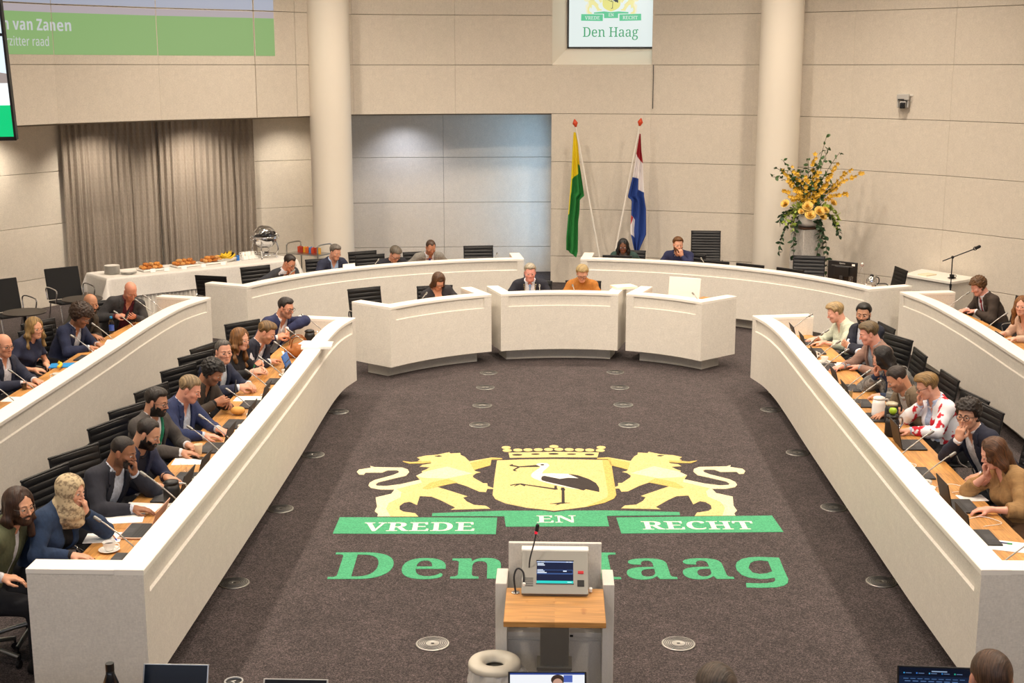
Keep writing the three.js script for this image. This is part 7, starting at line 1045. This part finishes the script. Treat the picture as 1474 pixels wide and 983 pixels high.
// monitors sunk behind the cap of the back right desk
function monitor(x, z, turn, l, w, h, y = WORKY) { const t = thing('monitor', l, 'monitor', [x, y, z], turn); obj('screen_back', [box(w, h, .03, 0, .1 + h / 2, 0, .008), box(w * .5, h * .5, .03, 0, .1 + h / 2, .022, .008)], M.black, t); obj('display', new THREE.PlaneGeometry(w - .03, h - .03).rotateY(PI).translate(0, .1 + h / 2, -.0165), docMat, t); obj('stand', [box(.06, .2, .03, 0, .1, .03, .004), box(.22, .015, .18, 0, .0075, 0, .004)], M.darkGrey, t); return t; }
{ const t = monitor(4.42, -20.28, -.72, 'black monitor seen from behind at the right end of the back right desk', .5, .32, WORKY + .0); obj('sticker', box(.05, .03, .002, .19, .38, .0165), M.paper, t); obj('lettering', new TextGeometry('iiyama', { font: sansBold, size: .022, depth: .002, curveSegments: 4 }).translate(-.05, .38, .0155), M.lightGrey, t); obj('groove', box(.36, .006, .003, 0, .35, .0165), M.grey, t); }
[[.2, 'low black monitor top before the woman in the green jacket'], [.52, 'low black monitor top before the tall chair'], [.64, 'low black monitor top right of the tall chair'], [.78, 'low black monitor top left of the upright monitor']].forEach(([a, l]) => { const [x, z] = ring(5.2, a); monitor(x, z, -a, l, .5, .2, WORKY - .03); });
// carafe, tumblers and vacuum jug by the monitor
{ const q = (a, r) => ring(r, a); let [x, z] = q(1.02, 5.35); const t = thing('carafe', 'clear swing top water bottle beside the monitor', 'bottle', [x, .9, z]); obj('body', lathe([[0, 0], [.04, 0], [.042, .01], [.042, .17], [.018, .25], [.016, .31], [.014, .31], [.016, .25], [.039, .17], [.039, .01], [0, .01]], 30), M.glass, t); obj('stopper', [new THREE.SphereGeometry(.018, 14, 10).translate(0, .322, 0)], M.china, t); obj('clasp', new THREE.TorusGeometry(.02, .003, 6, 16).translate(0, .305, 0), std(0xb03a2a, .4), t);
  [x, z] = q(1.07, 5.3); const k = thing('vacuum_jug', 'round polished steel vacuum jug right of the water bottle', 'jug', [x, .9, z]); obj('body', lathe([[0, 0], [.06, 0], [.075, .05], [.075, .12], [.05, .175], [0, .185]], 36), M.chrome, k); obj('lid', lathe([[0, .18], [.03, .18], [.025, .2], [0, .21]], 24), M.black, k); obj('handle', tube([[.05, .17, 0], [.1, .15, 0], [.105, .08, 0], [.07, .05, 0]], .008, 16, 8), M.black, k);
  [[.985, 5.32, 'left of'], [1.0, 5.4, 'close left behind'], [1.045, 5.42, 'just right of']].forEach(([a, r, w]) => { const [X, Z] = q(a, r); glass(X, Z, 'clear tumbler ' + w + ' the swing top bottle', null, .11, .9); });
  { const s = thing('riser_shelf', 'low white riser shelf under the bottle and tumblers at the back right desk', 'shelf'); const A = (a, r) => q(a, r), P = []; for (let i = 0; i <= 6; i++) P.push(A(.97 + i * .022, 5.2)); obj('board', sweep(P, [[0, .88], [0, .9], [-.26, .9], [-.26, .88]].map(([o, y]) => [-o, y])), M.white, s); for (const i of [0, 6]) obj('support', box(.02, .139, .2, 0, 0, 0), M.white, s).position.set(...(() => { const [X, Z] = A(.975 + i * .0203, 5.33); return [X, .81, Z]; })()); } }
// wall shelf behind the right end of the back desk
{ const t = thing('wall_counter', 'low white counter along the right wall behind the side on chair', 'counter', [0, 0, 0]); obj('counter_top', prism([[5.75, -21.75], [6.3, -20.95], [6.85, -21.4], [6.2, -22.35]], .7, .74, .004), M.cap, t); obj('cabinet', prism([[5.8, -21.75], [6.3, -21.02], [6.8, -21.42], [6.2, -22.28]], .12, .7), M.white, t); obj('plinth', prism([[5.88, -21.75], [6.3, -21.12], [6.7, -21.45], [6.2, -22.2]], 0, .13), M.plinth, t);
  const c = thing('coffee_cup', 'black cup and saucer on the white wall counter', 'cup', [6.4, .74, -21.3]); obj('saucer', lathe([[0, .002], [.04, .002], [.07, .014], [.04, .008], [0, .008]], 24), M.black, c); obj('cup', lathe([[0, .008], [.03, .01], [.04, .065], [.038, .065], [.025, .015], [0, .015]], 24), M.black, c); obj('handle', new THREE.TorusGeometry(.018, .005, 8, 14).translate(.05, .04, 0), M.black, c);
  sheet(.25, .18, 6.1, -21.65, .6, 'folded papers on the white wall counter', 'paper', std(0xe8dcc0, .8), .02, .74); }
// ---------- lectern ----------
{
  const t = thing('lectern', 'white speaker lectern with wooden shelf and tilted grey touch screen console', 'lectern', [.01, 0, -7.65], .0);
  obj('rear_panel', box(.575, 1.21 - .02, .03, 0, .605 + .01, -.11, .005), M.white, t);
  for (const s of [1, -1]) { obj('side_panel', box(.07, 1.03, .25, s * .325, .515, .0, .004), M.white, t); }
  obj('cabinet_front', [box(.58, .6, .03, 0, .34, -.02), box(.58, .03, .06, 0, .66, .0, .003)], M.white, t); for (const x of [-.19, .19]) obj('cabinet_door', box(.2, .56, .012, x, .33, .0, .003), M.white, t);
  obj('vent_slot', box(.05, .018, .006, .24, .8, -.09, .006), M.black, t); obj('lock', box(.02, .012, .006, .105, .655, .033), M.black, t);
  const sh = obj('shelf', metreUV(box(.585, .035, .5, 0, .985, .37, .004)), M.wood, t);
  obj('lift_column', [box(.17, .4, .12, 0, .775, .3, .004), box(.012, .4, .008, -.05, .775, .362), box(.012, .4, .008, .05, .775, .362)], M.dullMetal, t); obj('column_sleeve', [box(.2, .6, .15, 0, .3, .3, .004), box(.21, .02, .16, 0, .6, .3, .003)], M.dullMetal, t); obj('foot', box(.5, .03, .5, 0, .015, .28, .006), M.dullMetal, t);
  // console
  const c = obj('console', [box(.4, .02, .28, 0, 0, 0, .004)], M.alu, t); c.position.set(0.0, 1.112, .15); c.rotation.x = .775;
  obj('housing', new THREE.ExtrudeGeometry(new THREE.Shape([[-.235, 1.003], [-.235, 1.008], [-.045, 1.19], [.02, 1.19], [.02, 1.003]].map((p) => new THREE.Vector2(...p))), { depth: .38, bevelEnabled: false }).rotateY(PI / 2).translate(-.19, 0, 0), M.lightGrey, t); obj('hood', box(.41, .025, .07, 0, 1.205, .005, .006), M.cap, t);
  const ui = canvasTex(512, 330, (x, w, h) => { x.fillStyle = '#101c3c'; x.fillRect(0, 0, w, h); x.fillStyle = '#9fb6e6'; x.fillRect(0, 6, w, 14); x.fillStyle = '#e8f2ff'; x.font = 'bold 22px sans-serif'; x.fillRect(10, 8, 40, 10); x.fillRect(60, 8, 50, 10); x.fillRect(410, 8, 34, 10); x.fillRect(456, 8, 34, 10); x.fillRect(10, 34, 90, 13); x.fillRect(10, 54, 104, 13); x.fillRect(10, 124, 80, 13); x.fillRect(10, 144, 100, 13); x.fillRect(10, 166, 130, 13); x.fillRect(370, 140, 50, 16); x.strokeStyle = '#5f8fe0'; x.lineWidth = 3; x.strokeRect(4, 132, w - 14, 50); x.strokeRect(4, 182, w - 14, 10); x.fillStyle = '#2bd0c6'; x.fillRect(0, h - 40, w, 40); x.fillStyle = '#c8fff8'; x.fillRect(430, h - 26, 60, 12); });
  obj('touch_screen', new THREE.PlaneGeometry(.22, .145).rotateX(-PI / 2).translate(-.0, .0115, 0), std(0x050505, .2, { emissive: 0xffffff, emissiveMap: ui, emissiveIntensity: 1.2 }), c);
  obj('screen_frame', [box(.228, .003, .006, 0, .0105, .075), box(.228, .003, .006, 0, .0105, -.075)], M.darkGrey, c);
  obj('red_button', box(.035, .008, .018, .155, .013, -.0, .002), std(0x8a1010, .4, { emissive: 0xe02030, emissiveIntensity: .5 }), c); obj('card_reader', box(.042, .006, .042, .155, .012, .07, .003), M.black, c);
  for (let i = 0; i < 5; i++) obj('speaker_slot', box(.05, .003, .004, -.155, .0105, .04 + i * .012), M.darkGrey, c);
  obj('microphone', tube([[-.155, .01, -.03], [-.15, .07, -.06], [-.125, .13, -.14], [-.115, .16, -.18]], .0045, 20, 8), M.darkGrey, c); obj('mic_ring', cyl(.009, .009, .016, 0, 0, 0, 14).rotateX(-.9).translate(-.115, .16, -.18), std(0x801018, .4, { emissive: 0xff2040, emissiveIntensity: .8 }), c); obj('mic_head', new THREE.CapsuleGeometry(.0115, .03, 6, 12).rotateX(-.9).rotateZ(-.2).translate(-.108, .18, -.21), M.black, c);
  obj('reading_lamp', tube([[-.235, 1.0, .2], [-.245, 1.1, .19], [-.225, 1.15, .18], [-.19, 1.13, .19], [-.185, 1.07, .21]], .0055, 30, 8), M.darkGrey, t); obj('lamp_base', lathe([[0, 1.002], [.025, 1.002], [.024, 1.008], [0, 1.01]], 24).translate(-.235, 0, .2), M.chrome, t); obj('lamp_tip', new THREE.CapsuleGeometry(.011, .03, 6, 12).translate(-.185, 1.05, .212), M.china, t); obj('usb_plug', box(.018, .022, .03, .215, 1.02, .18, .003), M.china, t);
}
// ---------- waste bin ----------
{
  const t = thing('waste_bin', 'cream waste bin with a ring lid and plastic liner beside the lectern', 'bin', [-.345, 0, -7.3]);
  obj('body', lathe([[0, 0], [.125, 0], [.128, .01], [.14, .59], [.135, .59], [.122, .014], [0, .014]], 44), std(0xcfc9ba, .5, { side: THREE.DoubleSide }), t);
  obj('lid', lathe([[.055, .6], [.066, .625], [.09, .642], [.125, .645], [.15, .635], [.158, .622], [.159, .602], [.152, .6], [.13, .61], [.08, .6], [.06, .585], [.055, .605]], 48), std(0xd2ccbc, .4), t);
  const pos = [], idx = [], N = 80, R = 6; for (let j = 0; j <= R; j++) for (let i = 0; i <= N; i++) { const a = i / N * 2 * PI, v = j / R, r = .151 + .01 * sin(v * PI) + noise3(cos(a) * 5, sin(a) * 5, v * 3) * .012 + sin(a * 23 + v * 3) * .003 + max(0, cos(a - .1)) ** 6 * .035 * sin(v * PI); pos.push(cos(a) * r, .605 - v * (.13 + .03 * noise3(cos(a) * 3, sin(a) * 3, 1)), -sin(a) * r); }
  for (let j = 0; j < R; j++) for (let i = 0; i < N; i++) { const a = j * (N + 1) + i, c = a + N + 1; idx.push(a, c, a + 1, a + 1, c, c + 1); }
  const g = new THREE.BufferGeometry(); g.setAttribute('position', new THREE.Float32BufferAttribute(pos, 3)); g.setIndex(idx); g.computeVertexNormals();
  obj('liner', g, new THREE.MeshPhysicalMaterial({ color: 0xf4f3f0, roughness: .35, transmission: .45, thickness: 0, side: THREE.DoubleSide }), t);
}
// ---------- raised press seats below the camera ----------
struct('floor_platform', metreUV(box(18, .45, 8.6, 0, .225, -2.0)), M.carpet);
{
  const y = 1.18, t = thing('press_desk', 'long desk on the raised platform below the picture edge', 'desk', [0, .45, -5.5]);
  obj('worktop', metreUV(box(9, .04, .56, 0, .71, 0, .004)), M.wood, t); obj('front_panel', box(9, .6, .03, 0, .38, -.24), M.white, t); for (const x of [-4.4, -1.5, 1.5, 4.4]) obj('support', box(.04, .69, .5, x, .345, 0), M.plinth, t);
  laptop('silver laptop with dark screen and lit camera dot at the bottom left', [-1.755, y, -5.5], 0, { w: .31, d: .19, open: 1.95, body: M.steel, screen: std(0x0b1420, .15) });
  const web = canvasTex(512, 320, (c, w, h) => { c.fillStyle = '#16243e'; c.fillRect(0, 0, w, h); c.fillStyle = '#0d1526'; c.fillRect(0, 0, w, 60); for (let i = 0; i < 5; i++) { c.fillStyle = ['#3aa0e0', '#3a7fe0', '#58b4e8', '#2f86d8', '#30c0a0'][i]; c.fillRect(30 + i * 90, 34, 10, 10); c.fillStyle = '#6b86b0'; c.fillRect(46 + i * 90, 37, 42, 5); } c.fillStyle = '#9db4d4'; c.fillRect(230, 20, 110, 8); c.fillStyle = '#4a6a98'; for (let i = 0; i < 9; i++) c.fillRect(30 + i * 50, 76, 36, 6); c.fillStyle = '#5f7fb0'; for (let i = 0; i < 7; i++) c.fillRect(40 + i * 56, 94, 40, 6); c.fillStyle = '#cfe6ff'; c.fillRect(60, 116, w - 120, h); });
  laptop('laptop showing a dark blue web page before the cropped haired man', [1.74, y, -5.5], -.05, { w: .34, d: .225, open: 1.8, body: M.black, screen: std(0x05060a, .2, { emissive: 0xffffff, emissiveMap: web, emissiveIntensity: .9 }) });
  const vid = canvasTex(512, 320, (c, w, h) => { c.fillStyle = '#f4f6fb'; c.fillRect(0, 0, w, h); c.fillStyle = '#26408c'; c.fillRect(0, 0, w, 14); c.fillStyle = '#3a2a24'; c.beginPath(); c.ellipse(w * .64, 58, 46, 44, 0, 0, 7); c.fill(); c.fillStyle = '#c49a86'; c.beginPath(); c.ellipse(w * .64, 90, 34, 44, 0, 0, 7); c.fill(); c.fillStyle = '#4a62b4'; c.fillRect(w * .72, 18, 60, 60); });
  laptop('laptop with a bright video picture below the lectern', [-.02, y, -5.48], .03, { w: .36, d: .19, open: 1.85, body: M.black, screen: std(0x05060a, .2, { emissive: 0xffffff, emissiveMap: vid, emissiveIntensity: 1.1 }) });
  laptop('pale closed lid laptop edge at the bottom, right of the mug', [-1.18, y, -5.42], 0, { w: .3, d: .17, open: 2.1, body: M.lightGrey, screen: std(0x0b0d12, .15) });
  const b = thing('drink_bottle', 'black capped dark bottle at the bottom left edge', 'bottle', [-1.98, y, -5.42]); obj('body', lathe([[0, 0], [.033, 0], [.035, .01], [.035, .21], [.02, .255], [.018, .275], [0, .275]], 28), std(0x15171c, .2), b); obj('cap', cyl(.019, .019, .035, 0, .272, 0, 20), M.black, b);
  const m = thing('travel_mug', 'white ringed travel mug with dark lid beside the left laptop', 'mug', [-1.45, y, -5.52]); obj('body', lathe([[0, 0], [.032, 0], [.041, .18], [.038, .18], [.03, .01], [0, .01]], 30), M.china, m); obj('rim', new THREE.TorusGeometry(.0395, .004, 8, 32).rotateX(PI / 2).translate(0, .18, 0), M.lightGrey, m); obj('lid', lathe([[0, .172], [.037, .172], [.036, .176], [0, .178]], 28), M.black, m); obj('logo_stroke', [box(.022, .002, .004, 0, .179, -.004).rotateY(.5), box(.014, .002, .004, .006, .179, .006).rotateY(-.6)], M.china, m);
}
renderer.render(scene, camera);
